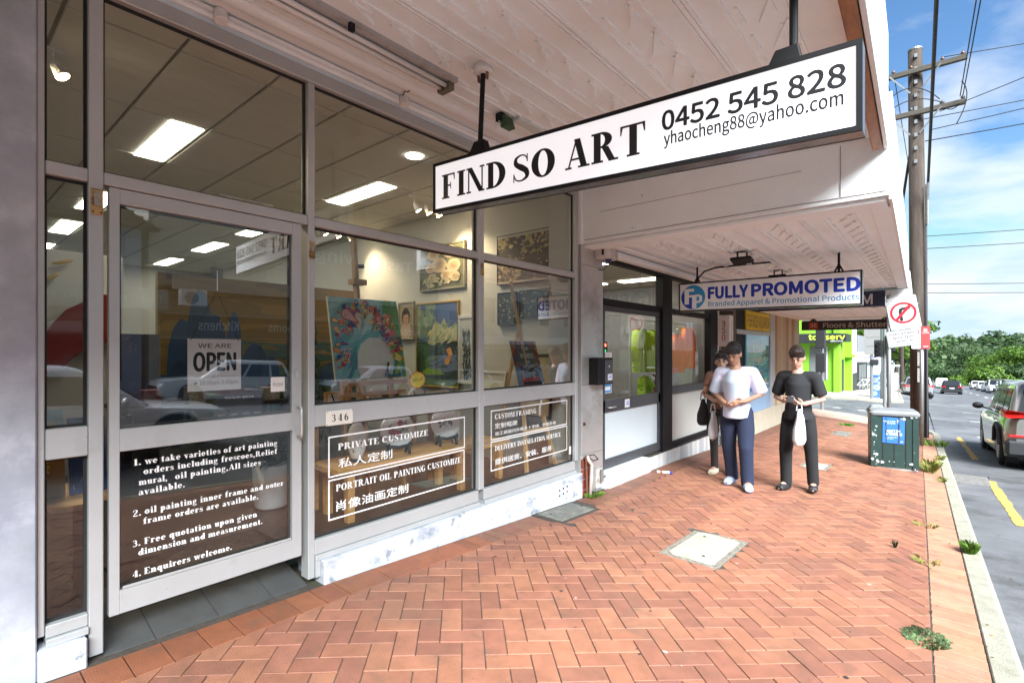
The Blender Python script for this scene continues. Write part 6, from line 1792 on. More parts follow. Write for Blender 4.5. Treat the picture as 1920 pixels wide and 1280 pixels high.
# ------------------------------------------------------------------ on the footpath
r6 = random.Random(21); V_ = Vector
M_PIT = mat('pit_concrete', (.30, .28, .22), rough=.9, var=.12, scale=7, bump=.3, bscale=60, dirt=(.19, .175, .13), dscale=4, dlo=.55, dhi=.75)
M_PITD = mat('dark_pit_cover', (.14, .14, .125), rough=.8, var=.3, scale=16, bump=.8, bscale=90, dirt=(.22, .21, .17), dscale=8)
M_GRAV = mat('pit_gravel', (.17, .15, .12), rough=1, var=.7, scale=45, bump=1, bscale=80)
def slab(x0, y0, x1, y1, lift, th, mb=None, cut=.0):
    mb = mb or MB()
    P = [(x0, y0), (x1, y0), (x1, y1), (x0, y1)]
    if cut: P = [(x0 + cut, y0), (x1 - cut, y0), (x1, y0 + cut), (x1, y1 - cut), (x1 - cut, y1), (x0 + cut, y1), (x0, y1 - cut), (x0, y0 + cut)]
    vs = [(x, y, gz(x, y) + lift - th) for x, y in P] + [(x, y, gz(x, y) + lift) for x, y in P]; n = len(P)
    mb.add(vs, [list(range(n))[::-1], [n + i for i in range(n)]] + [[i, (i + 1) % n, n + (i + 1) % n, n + i] for i in range(n)])
    return mb
for k, (a, b, c, d) in enumerate(PITS):
    lab = ('pale concrete pit cover set in a gravel border in mid footpath', 'dark roughened pit cover against the marbled plinth', 'small grey pit cover far down the footpath', 'square worn pit cover behind the walkers')[k]
    t = thing('pit_cover', lab, 'pit cover', ((a + c) / 2, (b + d) / 2, gz(a, b)), 'pit covers in the footpath')
    slab(a - .045, b - .045, c + .045, d + .045, -.004, .02).build('surround', M_GRAV if k != 1 else M_JOINT, t)
    cv_ = slab(a + .005, b + .01, c - .005, d - .01, .003, .02, cut=.035 if k == 0 else 0).build('lid', (M_PIT, M_PITD, M_PITD, M_PIT)[k], t, bevel=.004)
    if k == 0:
        for (x, y) in ((a + .09, d - .12), (c - .12, b + .14)):
            MB().cyl((x, y, gz(x, y) - .01), (x, y, gz(x, y) + .0045), .014, n=10).build('lifting_hole', M_BLACK, cv_)
# gutter grate
gr = thing('drain_grate', 'cast iron gutter grate beside the kerb', 'grate', (.33, 11.0, rz_(.33, 11)))
mb = MB()
gx0 = kx(11) + KW + .02
for k in range(9):
    y = 10.55 + k * .11
    mb = MB().box(gx0, y, rz_(.3, y) - .02, gx0 + .42, y + .05, rz_(.3, y) + .02); mb.build('bar', mat('cast_iron', (.17, .16, .15), rough=.7, var=.4, scale=20, metal=.3), gr, bevel=.004)
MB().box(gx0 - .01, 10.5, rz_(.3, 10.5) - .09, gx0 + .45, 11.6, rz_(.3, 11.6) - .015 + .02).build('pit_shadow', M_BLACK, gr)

# litter bin
bn = thing('litter_bin', 'battered dark green litter bin with a grey lid and a blue poster', 'bin', (-.6, 10.4, gz(-.6, 10.4)), rz=R(9))
M_GRN = mat('dark_green_enamel2', (.012, .035, .03), rough=.45, var=.2, scale=3, dirt=(.42, .43, .41), dscale=6.5, dlo=.645, dhi=.68)
M_GREY = mat('weathered_grey_plastic', (.17, .178, .185), rough=.6, var=.12, scale=5, dirt=(.14, .14, .14), dscale=7)
w2, d2_, hb = .315, .30, .865
def rrect(w, d, r, n=4):
    out = []
    for cx_, cy_, a0 in ((w - r, d - r, 0), (-w + r, d - r, 90), (-w + r, -d + r, 180), (w - r, -d + r, 270)):
        for k in range(n + 1):
            a = R(a0 + 90 * k / n); out.append((cx_ + r * math.cos(a), cy_ + r * math.sin(a)))
    return out
def stack(mb, outs, c=(1, 1, 1), m=0):
    n = len(outs[0][0]); o = len(mb.v)
    vs = [(x, y, z) for ring, z in outs for x, y in ring]
    fs = [list(range(n))[::-1], [(len(outs) - 1) * n + i for i in range(n)]]
    for j in range(len(outs) - 1):
        for i in range(n): fs.append([j * n + i, j * n + (i + 1) % n, (j + 1) * n + (i + 1) % n, (j + 1) * n + i])
    return mb.add(vs, fs, m, c)
stack(MB(), [(rrect(w2 * .96, d2_ * .96, .05), 0.0), (rrect(w2 * .96, d2_ * .96, .05), .05)]).build('base', mat('grimy_base', (.25, .25, .24), var=.4, scale=9), bn, local=True)
body = stack(MB(), [(rrect(w2 * .97, d2_, .05), .04), (rrect(w2 * 1.0, d2_, .05), hb)]).build('body', M_GRN, bn, local=True)
for k in range(5):
    x = -w2 + .02 + k * (2 * w2 - .04) / 4.0
    if k in (0, 4): continue
    MB().box(x - .006, -d2_ - .006, .06, x + .006, -d2_ + .002, hb - .01).build('seam', mat('dark_seam', (.006, .012, .011), rough=.6, var=.2), body, local=True)
for sx_ in (-1, 1):
    MB().box(sx_ * (w2 - .045) - .04, -d2_ - .012, .03, sx_ * (w2 - .045) + .04, -d2_ - .001, hb).build('corner_strip', M_GRN, body, local=True, bevel=.004)
lid = stack(MB(), [(rrect(w2 + .012, d2_ + .02, .06), hb + .001), (rrect(w2 + .018, d2_ + .025, .06), hb + .035), (rrect(w2 - .01, d2_ - .01, .06), hb + .075), (rrect(w2 - .12, d2_ - .12, .05), hb + .085)]).build('lid', M_GREY, bn, local=True, smooth=False)
stack(MB(), [(rrect(.10, .08, .03), 0), (rrect(.085, .065, .03), .05), (rrect(.05, .04, .02), .065)]).build('lid_handle', M_GREY, lid, local=True).location = (-.2, .14, hb + .07)
ps_ = MB().poly([(-.155, -d2_ - .008, .43), (.125, -d2_ - .008, .42), (.135, -d2_ - .008, .83), (-.15, -d2_ - .008, .84)], 0, lin((40, 100, 190)))
for (s, x, z, cap, w, bb) in (('DON\'T BE', -.115, .60, .036, .19, .05), ('A TOSSER!', -.115, .552, .036, .21, .05), ('You\'d rather drop it in', -.115, .515, .012, .17, .01), ('the bin thanks', -.115, .492, .012, .1, .01), ('bag it & bin', -.14, .765, .018, .15, .03), ('it for good', -.1, .735, .016, .11, .03), ('NSW', .05, .45, .014, .06, .03)):
    put_text(ps_, s, (x, -d2_ - .0085, z), (1, 0, 0), U3, cap, w, bold=bb, c=(.8, .82, .85))
q = -d2_ - .0088
ps_.poly([(.04, q, .755), (.062, q, .755), (.062, q, .79), (.073, q, .79), (.05, q, .81), (.028, q, .79), (.04, q, .79)], 0, (.8, .82, .85))
for (a, b) in ((-.115, .014), (.045, .02)):
    for k in range(9):
        z = .44 + k * .045 + r6.uniform(-.01, .01)
        ps_.poly([(a + r6.uniform(-.004, .004), q - .0003, z), (a + b, q - .0003, z), (a + b + r6.uniform(-.006, .006), q - .0003, z + .05), (a + r6.uniform(-.006, .006), q - .0003, z + .05)], 0, (.012, .03, .03))
ps_.build('poster', PAINT(), body, local=True)
for k in range(26):
    x, z = r6.choice([(r6.uniform(-.3, -.22), r6.uniform(.05, .8)), (r6.uniform(-.25, .28), r6.uniform(.04, .14)), (r6.uniform(-.15, .3), r6.uniform(.8, .86))])
    s_ = r6.uniform(.008, .03)
    pts = [(x + s_ * r6.uniform(.4, 1.2) * math.cos(R(a)), -d2_ - .0125, z + s_ * r6.uniform(.4, 1.3) * math.sin(R(a))) for a in range(0, 360, 45)]
    if k == 0: chips = MB()
    chips.poly([(p[0], p[1] - k * 1e-5, p[2]) for p in pts], 0, (.42, .43, .41))
chips.build('paint_chip', PAINT(), body, local=True, kind='stuff')

# timber power pole with its crossarms
PX, PY = -.385, 16.3
pz0 = gz(PX, PY)
pw = thing('power_pole', 'weathered timber power pole with two crossarms beyond the green bin', 'power pole', (PX, PY, pz0))
M_POLE = mat('weathered_pole_timber', (.045, .030, .022), rough=.9, var=.4, scale=3, stretch=(7, 7, .7), bump=.7, bscale=24, dirt=(.085, .07, .055), dscale=1.2, dlo=.48, dhi=.75)
MB().tube([(PX, PY, pz0 - .1), (PX - .03, PY, 3), (PX - .09, PY, 9.05)], [.185, .175, .145], 20).build('shaft', M_POLE, pw, smooth=True)
MB().tube([(PX - .09, PY, 9.05), (PX - .09, PY, 9.09)], [.152, .152], 20).build('cap', M_GALV, pw)
M_ARM = mat('grey_arm_timber', (.07, .058, .046), rough=.9, var=.3, scale=4, stretch=(1, 6, 6), bump=.4, bscale=25)
arm_z = (8.45, 7.4)
for k, z in enumerate(arm_z):
    MB().box(-1.0, PY - .27, z - .06, .50 - .03 * k, PY - .165, z + .06).build('crossarm', M_ARM, pw, bevel=.008)
    for sx_ in (-1, 1):
        MB().bar((PX - .09 + sx_ * .09, PY - .16, z - .5), (PX - .09 + sx_ * .5, PY - .285, z - .01), .035, .008, up=(0, 1, 0)).build('brace', M_GALV, pw)
    for x in (-.9, -.55, .05, .42):
        MB().lathe([(.012, z + .06), (.03, z + .075), (.045, z + .11), (.03, z + .14), (.018, z + .16)], x, PY - .215, 10).build('insulator', mat('brown_insulator', (.1, .05, .03), rough=.25, var=.2) if k == 0 else M_DGREY, pw, smooth=True)
for k in range(9):
    z = 8.8 - .33 * k
    MB().box(PX - .1, PY - .185 - .02, z, PX - .04, PY - .14, z + .09).build('step_bolt', M_GALV, pw)
for z, r in ((1.05, 0), (1.45, 1)):
    MB().box(PX - .04, PY - .2, z - .35, PX + .06, PY - .18, z).build('marker_strip', mat('corroded_tag', (.36, .33, .3), var=.35, scale=25, metal=.3), pw)
MB().tube([(PX + .15, PY - .15, pz0), (PX + .13, PY - .14, 5.6)], .018, 8).build('earth_cable', M_DGREY, pw)
# cables
def wire(label, pts, r, sag=0, mats=None, n=14, grp='overhead cables'):
    out = []
    for i in range(len(pts) - 1):
        a, b = Vector(pts[i]), Vector(pts[i + 1])
        for k in range(n):
            t = k / n; p = a.lerp(b, t); p.z -= sag * 4 * t * (1 - t); out.append(tuple(p))
    out.append(pts[-1])
    o = MB().tube(out, r, 6).build('power_cable', mats or M_RUB, smooth=True)
    return tag(o, label, 'cable', grp)
ya = PY - .215
wire('thick black cable bundle sweeping down to the timber pole', [(.62, -16, 9.4), (-.215, 15.9, 5.6)], .03, .25)
tag(MB().tube([(-.215, 15.95, 5.6), (-.225, 16.1, 5.2), (-.225, 16.15, 4.6)], .03, 8).build('cable_clamp', M_GALV), 'metal clamp hung with the thick cable on the pole side', 'clamp')
wire('outer conductor of the pair at the road end of the lower crossarm', [(1.4, -18, 9.3), (.42, ya, 7.55)], .011, .5)
wire('inner conductor of the pair at the road end of the lower crossarm', [(1.25, -18, 9.3), (.37, ya, 7.55)], .011, .55)
wire('single conductor at the shop end of the lower crossarm', [(-.8, -18, 9.2), (-.9, ya, 7.55)], .011, .5)
wire('conductor along the shop end of the upper crossarm', [(-.75, 60, 8.5), (-.9, ya, 8.6)], .011, .5)
wire('dark stay cable slanting from the lower crossarm towards the shops', [(-.5, PY, 7.1), (-1.1, 17.2, 2.8)], .03)
wire('highest service wire crossing the road from the upper crossarm', [(.05, ya, 8.6), (16, 22, 9.4)], .010, .2)
wire('rising service wire crossing the road above the twisted pair', [(.0, ya, 7.3), (16, 12, 10.5)], .010, .3)
wire('level service wire crossing the road just under the lower crossarm', [(-.3, ya, 7.2), (16, 19, 8.3)], .010, .25)
wire('lower slack service wire crossing the road under the lower crossarm', [(-.2, ya, 6.9), (16, 15.5, 8.6)], .010, .45)
wire('bottom service wire crossing the road under the lower crossarm', [(-.28, ya, 6.65), (16, 18.5, 7.5)], .012, .2)
for k, (za, zb2) in enumerate(((5.0, 5.6), (4.62, 5.15))):
    wire(('upper', 'lower')[k] + ' of the two far wires crossing the road at mid height', [(-.6, 20, za), (16, 27, zb2)], .010, .1)
for k, (za, zb2) in enumerate(((4.15, 4.6), (3.8, 4.15))):
    wire(('upper', 'lower')[k] + ' of the two faint wires crossing just above the trees', [(-.8, 26, za), (22, 40, zb2)], .012, .2)
for k, (a, b, c) in enumerate((((-1.0, ya, 7.9), (-.5, ya - .1, 8.3), (.0, ya, 7.6)), ((-1.0, ya, 7.6), (-.5, ya - .1, 7.9), (.05, ya, 7.5)), ((.0, ya, 7.5), (.2, ya - .1, 7.1), (.38, ya, 7.4)), ((.4, ya, 7.9), (.62, ya - .1, 7.5), (.3, ya, 6.9)))):
    pts = [tuple((1 - t) ** 2 * Vector(a) + 2 * t * (1 - t) * Vector(b) + t * t * Vector(c)) for t in [q / 10 for q in range(11)]]
    MB().tube(pts, .012, 6).build('jumper_cable', M_RUB, pw, smooth=True)

# signposts
M_SGNW = mat('sign_white', (.52, .52, .52), rough=.5, var=.03); M_SGNR = mat('sign_red', (.5, .02, .03), rough=.45, var=.05)
SC = .892
SPX, SPY = -.714, 11.6
sz0 = gz(SPX, SPY)
tn = thing('turn_ban_sign', 'white no right turn sign with a red ring, tilted on its grey post', 'traffic sign', (SPX, SPY, sz0))
MB().cyl((SPX, SPY, sz0), (SPX, SPY, 2.52), .033, n=14).build('post', M_GALV, tn, smooth=True)
def tilt(cx_, cz_, a):
    ca, sa = math.cos(a), math.sin(a)
    return lambda x, z: (cx_ + (x * ca - z * sa) * SC, cz_ + (x * sa + z * ca) * SC)
T1 = tilt(-.505, 2.175, R(9))
rc = rrect(.25, .33, .03)
pl_ = MB().prism([(T1(x, z)[0], SPY - .05, T1(x, z)[1]) for x, z in rc][::-1], (0, .004, 0)).build('plate', M_SGNW, tn)
mb = MB(); yq = SPY - .0515
def ringpoly(mb, f, cx_, cz_, r0, r1, c, y, asp=1.0, n=32):
    for k in range(n):
        a, b = 2 * math.pi * k / n, 2 * math.pi * (k + 1) / n
        q = [(cx_ + r0 * math.cos(a), cz_ + r0 * asp * math.sin(a)), (cx_ + r1 * math.cos(a), cz_ + r1 * asp * math.sin(a)), (cx_ + r1 * math.cos(b), cz_ + r1 * asp * math.sin(b)), (cx_ + r0 * math.cos(b), cz_ + r0 * asp * math.sin(b))]
        mb.poly([(f(*p)[0], y, f(*p)[1]) for p in q], 0, c)
def pp(mb, f, pts, c, y): mb.poly([(f(*p)[0], y, f(*p)[1]) for p in pts], 0, c)
RDs = lin((200, 20, 40))
K = (.01, .01, .01)
pp(mb, T1, [(-.07, -.16), (-.02, -.16), (-.02, .03), (-.07, .03)], K, yq)
pp(mb, T1, [(-.07, .03), (-.02, .03), (.0, .055), (.06, .055), (.06, .105), (-.02, .105), (-.055, .085)], K, yq)
pp(mb, T1, [(.06, .03), (.14, .08), (.06, .13)], K, yq)
ringpoly(mb, T1, 0, 0, .175, .215, RDs, yq - .0004)
pp(mb, T1, [(-.15, -.115), (-.115, -.15), (.15, .115), (.115, .15)], RDs, yq - .0008)
mb.build('symbol', PAINT(), pl_)
for x, z in ((-.22, .29), (.22, .29), (.2, -.29)):
    p = T1(x, z); MB().cyl((p[0], SPY - .056, p[1]), (p[0], SPY - .049, p[1]), .01, n=8).build('bolt', M_GALV, pl_)
MB().box(-.714, SPY - .044, 2.33, -.28, SPY - .036, 2.35).box(-.714, SPY - .044, 1.96, -.28, SPY - .036, 1.98).build('bracket', M_GALV, tn)
tp = thing('time_plate', 'white plate of peak hours and weekdays under the turn ban sign', 'traffic sign', (-.6, SPY, 1.73))
T2 = tilt(-.515, 1.715, R(9))
pl2_ = MB().prism([(T2(x, z)[0], SPY - .05, T2(x, z)[1]) for x, z in rrect(.25, .165, .015)][::-1], (0, .004, 0)).build('plate', M_SGNW, tp)
mb = MB()
X2_ = Vector((math.cos(R(9)), 0, math.sin(R(9)))); U2_ = Vector((-math.sin(R(9)), 0, math.cos(R(9))))
for a, b in (((-.24, -.155), (.24, -.150)), ((-.24, .15), (.24, .155)), ((-.24, -.155), (-.235, .155)), ((.235, -.155), (.24, .155))):
    pp(mb, T2, [a, (b[0], a[1]), b, (a[0], b[1])], K, SPY - .0513)
for s, x, z, cap, w, bb in (('6am-10am', -.2, .075, .05, .4, .01), ('3pm-7pm', -.17, -.005, .05, .36, .01), ('MON-FRI', -.1, -.085, .045, .26, .0), ('BUSES EXCEPTED', -.21, -.135, .028, .42, .0)):
    p = T2(x, z); put_text(mb, s, (p[0], SPY - .0515, p[1]), X2_, U2_, cap * SC, w * SC, bold=bb, c=K)
mb.build('lettering', PAINT(), pl2_)
NX, NY = -.30, 14.2
nz0 = gz(NX, NY)
ns = thing('no_stopping_sign', 'narrow white and red no stopping signs on a grey kerbside post', 'traffic sign', (NX, NY, nz0))
MB().cyl((NX, NY, nz0 - .02), (NX, NY, 2.0), .036, n=14).build('post', M_GALV, ns, smooth=True)
for (x0, x1, red) in ((-.475, -.318, False), (-.312, -.16, True)):
    pl = MB().prism([(x0 + (x1 - x0) / 2 + x, NY - .05, 1.77 + z) for x, z in rrect((x1 - x0) / 2, .245, .02)][::-1], (0, .004, 0)).build('plate', M_SGNW if not red else mat('faded_red', (.42, .06, .06), rough=.5, var=.06), ns)
    mb = MB(); xc = (x0 + x1) / 2; f = lambda x, z: (xc + x, 1.77 + z)
    if not red:
        ringpoly(mb, f, 0, .12, .042, .056, RDs, NY - .0515)
        put_text(mb, 'P', (xc - .017, NY - .0512, 1.77 + .09), (1, 0, 0), U3, .058, .034, bold=.03, c=K)
        pp(mb, f, [(-.04, .155), (-.032, .163), (.04, .085), (.032, .077)], RDs, NY - .0516)
        pp(mb, f, [(-.03, -.2), (.05, -.2), (.05, -.19), (-.03, -.19)], RDs, NY - .0513)
    else:
        put_text(mb, 'NO', (xc - .028, NY - .0515, 1.77 + .13), (1, 0, 0), U3, .06, .056, bold=.03, c=(.75, .7, .7))
        put_text(mb, 'STOPPING', (xc - .06, NY - .0515, 1.77 + .09), (1, 0, 0), U3, .028, .12, bold=.02, c=(.75, .7, .7))
        pp(mb, f, [(-.04, -.2), (.05, -.2), (.05, -.188), (-.04, -.188)], (.7, .65, .65), NY - .0515)
    mb.build('symbol', PAINT(), pl)
bs = thing('blue_sign', 'rounded blue sign seen edge on behind the timber pole', 'traffic sign', (-.2, 17.2, 3.0))
MB().prism([(-.40 + x, 17.1 + x * .8, 2.62 + z) for x, z in rrect(.16, .36, .08)][::-1], (0, .006, 0)).build('plate', mat('sign_blue', (.01, .10, .42), rough=.45, var=.05), bs)
MB().box(-.52, 17.0, 2.75, -.42, 17.1, 2.8).box(-.52, 17.0, 2.4, -.42, 17.1, 2.45).build('bracket', M_GALV, bs)

# weeds and litter
def tuft(label, x, y, n, h, sp, cols, z=None, flat=.3, sxy=(1, 1)):
    mb = MB(); z0 = gz(x, y) if z is None else z
    for k in range(n):
        a = r6.uniform(0, 6.283); d = sp * math.sqrt(r6.random())
        bx_, by_ = x + d * math.cos(a) * sxy[0], y + d * math.sin(a) * sxy[1]
        ln = h * r6.uniform(.5, 1.1); lean = r6.uniform(.2, 1.0) * flat; a2 = a + r6.uniform(-.7, .7)
        tip = Vector((bx_ + math.cos(a2) * ln * lean, by_ + math.sin(a2) * ln * lean, z0 + ln * (1 - lean * .5)))
        mid = Vector((bx_ + math.cos(a2) * ln * lean * .35, by_ + math.sin(a2) * ln * lean * .35, z0 + ln * .6))
        w = max(.001, ln * .02); sd = Vector((-math.sin(a2), math.cos(a2), 0)) * w
        b0 = Vector((bx_, by_, z0 - .003))
        mb.add([b0 - sd, b0 + sd, mid + sd * .8, tip, mid - sd * .8], [(0, 1, 2, 3, 4)], 0, jit(r6.choice(cols), .25))
    return tag(mb.build('weed', LEAF()), label, 'weed', 'weeds in the paving')
GC = [C(96, 130, 52), C(120, 146, 62), C(84, 116, 46)]; DRY = [C(150, 140, 84), C(136, 136, 74), C(112, 128, 60)]
tuft('bright green grass tuft growing out of the kerb joint', kx(5.9) + .05, 5.9, 330, .11, .06, GC, flat=.5, sxy=(.7, 1.2))
tuft('flat grey green weed mat across the header course joint', -.06, 3.75, 420, .03, .10, [C(110, 134, 96), C(128, 148, 106), C(92, 116, 78)], flat=1.4, sxy=(1, 1.2))
tuft('tiny dark sprig standing in the pavers', -.30, 5.55, 40, .075, .012, [C(50, 70, 40), C(40, 56, 34)], flat=.35)
tuft('tall dry grass between the green bin and the kerb', -.12, 10.6, 200, .2, .14, DRY, flat=.6, sxy=(.6, 2.2))
tuft('green grass clump round the foot of the timber pole', -.12, 14.6, 200, .15, .24, GC, flat=.6, sxy=(1, 1.3))
tuft('straggling grass on the kerb beyond the bin', kx(12.3) + .02, 12.3, 80, .1, .08, DRY, flat=.8, sxy=(.5, 2))
tuft('thin grass line in the kerb joint beside the bin', kx(9.7) - .02, 9.7, 90, .07, .05, DRY, flat=.8, sxy=(.5, 3))
tuft('sparse yellow weeds along the header course joint', XJ(5.3), 5.3, 40, .06, .08, DRY, flat=1)
tuft('second sparse yellow weed patch nearer the bin', XJ(6.6), 6.6, 40, .06, .08, DRY, flat=1)
tuft('low weeds at the foot of the pale drain pipe', -2.98, 4.95, 120, .05, .08, GC, flat=1.3, sxy=(.8, 1.6))
tuft('bright green leaf clump lying on the far paving', -1.9, 16.0, 90, .08, .12, [C(80, 150, 40)], flat=1.5)
lt_ = thing('glue_tube', 'white tube with a blue cap lying by the tiled step', 'tube', (-2.82, 6.5, gz(-2.82, 6.5)), rz=R(20))
MB().tube([(-.1, 0, .018), (.06, 0, .018)], .018, 10, c=(.75, .75, .72)).tube([(-.06, 0, .0182), (-.03, 0, .0182)], .0184, 10, c=lin((200, 90, 60))).build('body', PAINT(), lt_, local=True)
MB().tube([(.061, 0, .018), (.1, 0, .018)], .016, 10, c=lin((60, 60, 150))).build('cap', PAINT(), lt_, local=True)
sp_ = MB()
for k in range(190):
    x, y = r6.uniform(-2.7, -.1), r6.uniform(2.4, 11)
    s_ = r6.uniform(.005, .02) * (.5 if k % 3 else 1); pts = [(x + s_ * r6.uniform(.6, 1.1) * math.cos(R(a)), y + s_ * r6.uniform(.6, 1.1) * math.sin(R(a))) for a in range(0, 360, 45)]
    sp_.poly([(px, py, gz(px, py) + .0028) for px, py in pts], 0, r6.choice([(.03, .026, .022), (.05, .04, .035), (.36, .30, .26)]))
sp_.build('gum_spots', PAINT(), FP, kind='stuff')
ll = MB()
for k in range(260):
    y = r6.uniform(2.3, 16)
    x = r6.choice([r6.gauss(-2.96, .05), r6.gauss(kx(y) - .03, .06), r6.gauss(XJ(y), .05), r6.gauss(kx(y) + KW + .12, .09), r6.uniform(-2.8, 0)])
    z = (gz(x, y) if x < kx(y) + KW else rz_(x, y)) + .006
    a = r6.uniform(0, 6.28); L_ = r6.uniform(.006, .02); w = L_ * r6.uniform(.25, .6); d = V_((math.cos(a), math.sin(a), 0)); s_ = V_((-d.y, d.x, 0))
    p = V_((x, y, z))
    ll.add([p - d * L_, p + s_ * w + U3 * .003, p + d * L_ + U3 * .004, p - s_ * w], [(0, 1, 2, 3)], 0, r6.choice([C(120, 96, 60), C(90, 70, 46), C(150, 130, 84), C(70, 60, 44), C(104, 112, 60)]))
ll.build('leaf_litter', LEAF(), FP, kind='stuff')
# ------------------------------------------------------------------ vehicles
M_TYRE = mat('tyre_rubber', (.016, .016, .017), rough=.85, var=.2, scale=12)
M_RIM = mat('alloy_rim', (.42, .42, .43), rough=.35, metal=.7, var=.05)
M_CGL = mat('car_glass', (.012, .014, .016), rough=.06, var=.05, spec=.9)
M_TAIL = mat('tail_lens', (.55, .015, .015), rough=.2, var=.1, coat=.5)
M_HEAD = mat('head_lens', (.7, .72, .75), rough=.12, var=.05, coat=.8)
M_TRIM = mat('black_trim', (.02, .02, .022), rough=.6, var=.1)
M_PLATE = mat('number_plate_white', (.7, .7, .66), rough=.5, var=.03)
def paint(n, c, metal=.3): return mat('car_paint_' + n, c, rough=.32, metal=metal, var=.02, coat=1.0, scale=2)
def car(name, label, cat, L, W, H, col, x, y, rz, kind='hatch', group=None, rw=.33):
    """origin on the road under the middle of the car; nose towards local +Y"""
    z = rz_(x, y)
    t = thing(name, label, cat, (x, y, z + .005), group, rz)
    t.rotation_euler = (-math.atan(.0435) * math.cos(rz), 0, rz)
    h = L / 2; zb = .60 * H; zh = .545 * H
    yf = h - .2 * L; yr = -h + .185 * L                 # axles
    sed = kind == 'sedan'
    nose = {'sedan': .30, 'hatch': .29, 'suv': .29, 'van': .17}[kind]
    yw = h - nose * L                                     # foot of the windscreen
    yb_ = -h + (.19 * L if sed else .02 * L)
    ztop = lambda q: zb if q < yw else zb + (zh - zb) * ((q - yw) / (h - yw)) - .13 * H * max(0, (q - h + .35) / .35) ** 2
    hw = lambda q: W / 2 * (1 - .05 * abs(q / h) ** 4 - .13 * abs(q / h) ** 14)
    ra = rw + .065
    def zlow(q):
        for c in (yf, yr):
            if abs(q - c) < ra: return max(.2, rw * .96 + math.sqrt(ra * ra - (q - c) ** 2))
        return .2 + .16 * max(0, abs(q / h) - .86) / .14
    N = 72; vs = []; fs = []
    for i in range(N + 1):
        q = -h + L * i / N; w = hw(q); zl = zlow(q); zt_ = ztop(q)
        if q < -h + .08 and not sed: zt_ -= .02
        half = [(w * .80, zl + .0), (w * .975, zl + .02), (w, max(zl + .05, .52 * zb + .1)), (w * .985, zt_ - .12), (w * .945, zt_ - .035), (w * .8, zt_), (w * .4, zt_ + .02)]
        row = half + [(-a, b) for a, b in half[::-1]]
        vs += [(a, q, b) for a, b in row]
    n = 14
    for i in range(N):
        for j in range(n - 1): fs.append((i * n + j, i * n + j + 1, (i + 1) * n + j + 1, (i + 1) * n + j))
    fs += [tuple(range(n))[::-1], tuple(N * n + j for j in range(n))]
    body = MB().add(vs, [f[::-1] for f in fs]).build('body', col, t, smooth=True, local=True)
    body.data.set_sharp_from_angle(angle=R(38))
    # glasshouse
    w0, w1, w2_ = W * .455, W * .385, W * .30
    if kind == 'van': r0, r1, r2, f0, f1, f2 = -h + .03, -h + .08, -h + .25, yw + .25, yw - .42, yw - .6
    elif sed: r0, r1, r2, f0, f1, f2 = yb_ - .02, yb_ + .5, yb_ + .75, yw + .12, yw - .62, yw - .85
    else: r0, r1, r2, f0, f1, f2 = -h + .06, -h + .36, -h + .5, yw + .12, yw - .66, yw - .9
    z0, z1, z2 = zb - .02, H - .10, H
    def ring(w, a, b, r):
        return [(p[0], p[1] + (a + b) / 2) for p in rrect(w, (b - a) / 2, r, 3)]
    gh = stack(MB(), [(ring(w0, r0, f0, .12), z0), (ring((w0 + w1) / 2 + .01, (r0 + r1) / 2 - .01, (f0 + f1) / 2 + .01, .12), (z0 + z1) / 2), (ring(w1, r1, f1, .12), z1), (ring((w1 + w2_) / 2 + .02, r1 + .1, f1 - .12, .14), H - .035), (ring(w2_, r2, f2, .12), H)]).build('roof', col, t, smooth=True, local=True)
    gh.data.set_sharp_from_angle(angle=R(35))
    def lerp(a, b, k): return a + (b - a) * k
    def sidewin(s0, s1, sg):
        out = []
        for s_, tt in ((s0, .1), (s1, .1), (s1, .9), (s0, .9)):
            xx = lerp(w0, w1, tt) + .012 + .012 * math.sin(math.pi * tt); yy = lerp(lerp(r0, r1, tt), lerp(f0, f1, tt), s_)
            out.append((sg * xx, yy, lerp(z0, z1, tt)))
        MB().poly(out if sg > 0 else out[::-1]).build('window', M_CGL, t, local=True)
    segs = {'sedan': ((.13, .46), (.49, .86)), 'van': ((.60, .95),), 'hatch': ((.07, .25), (.28, .55), (.58, .88)), 'suv': ((.06, .25), (.28, .56), (.59, .88))}[kind]
    for sg in (-1, 1):
        for a, b in segs: sidewin(a, b, sg)
    def endwin(ya0, ya1, sg, nm):
        P = [(-w0 * .86, ya0, z0 + .05), (w0 * .86, ya0, z0 + .05), (w1 * .86, lerp(ya0, ya1, .93), z1 - .02), (-w1 * .86, lerp(ya0, ya1, .93), z1 - .02)]
        P = [(a, b + sg * .03, c) for a, b, c in P]
        P[0] = (P[0][0], lerp(ya0, ya1, .07) + sg * .03, P[0][2]); P[1] = (P[1][0], lerp(ya0, ya1, .07) + sg * .03, P[1][2])
        MB().poly(P if sg < 0 else P[::-1]).build(nm, M_CGL, t, local=True)
    endwin(f0, f1, 1, 'windscreen')
    if kind != 'van': endwin(r0, r1, -1, 'rear_window')
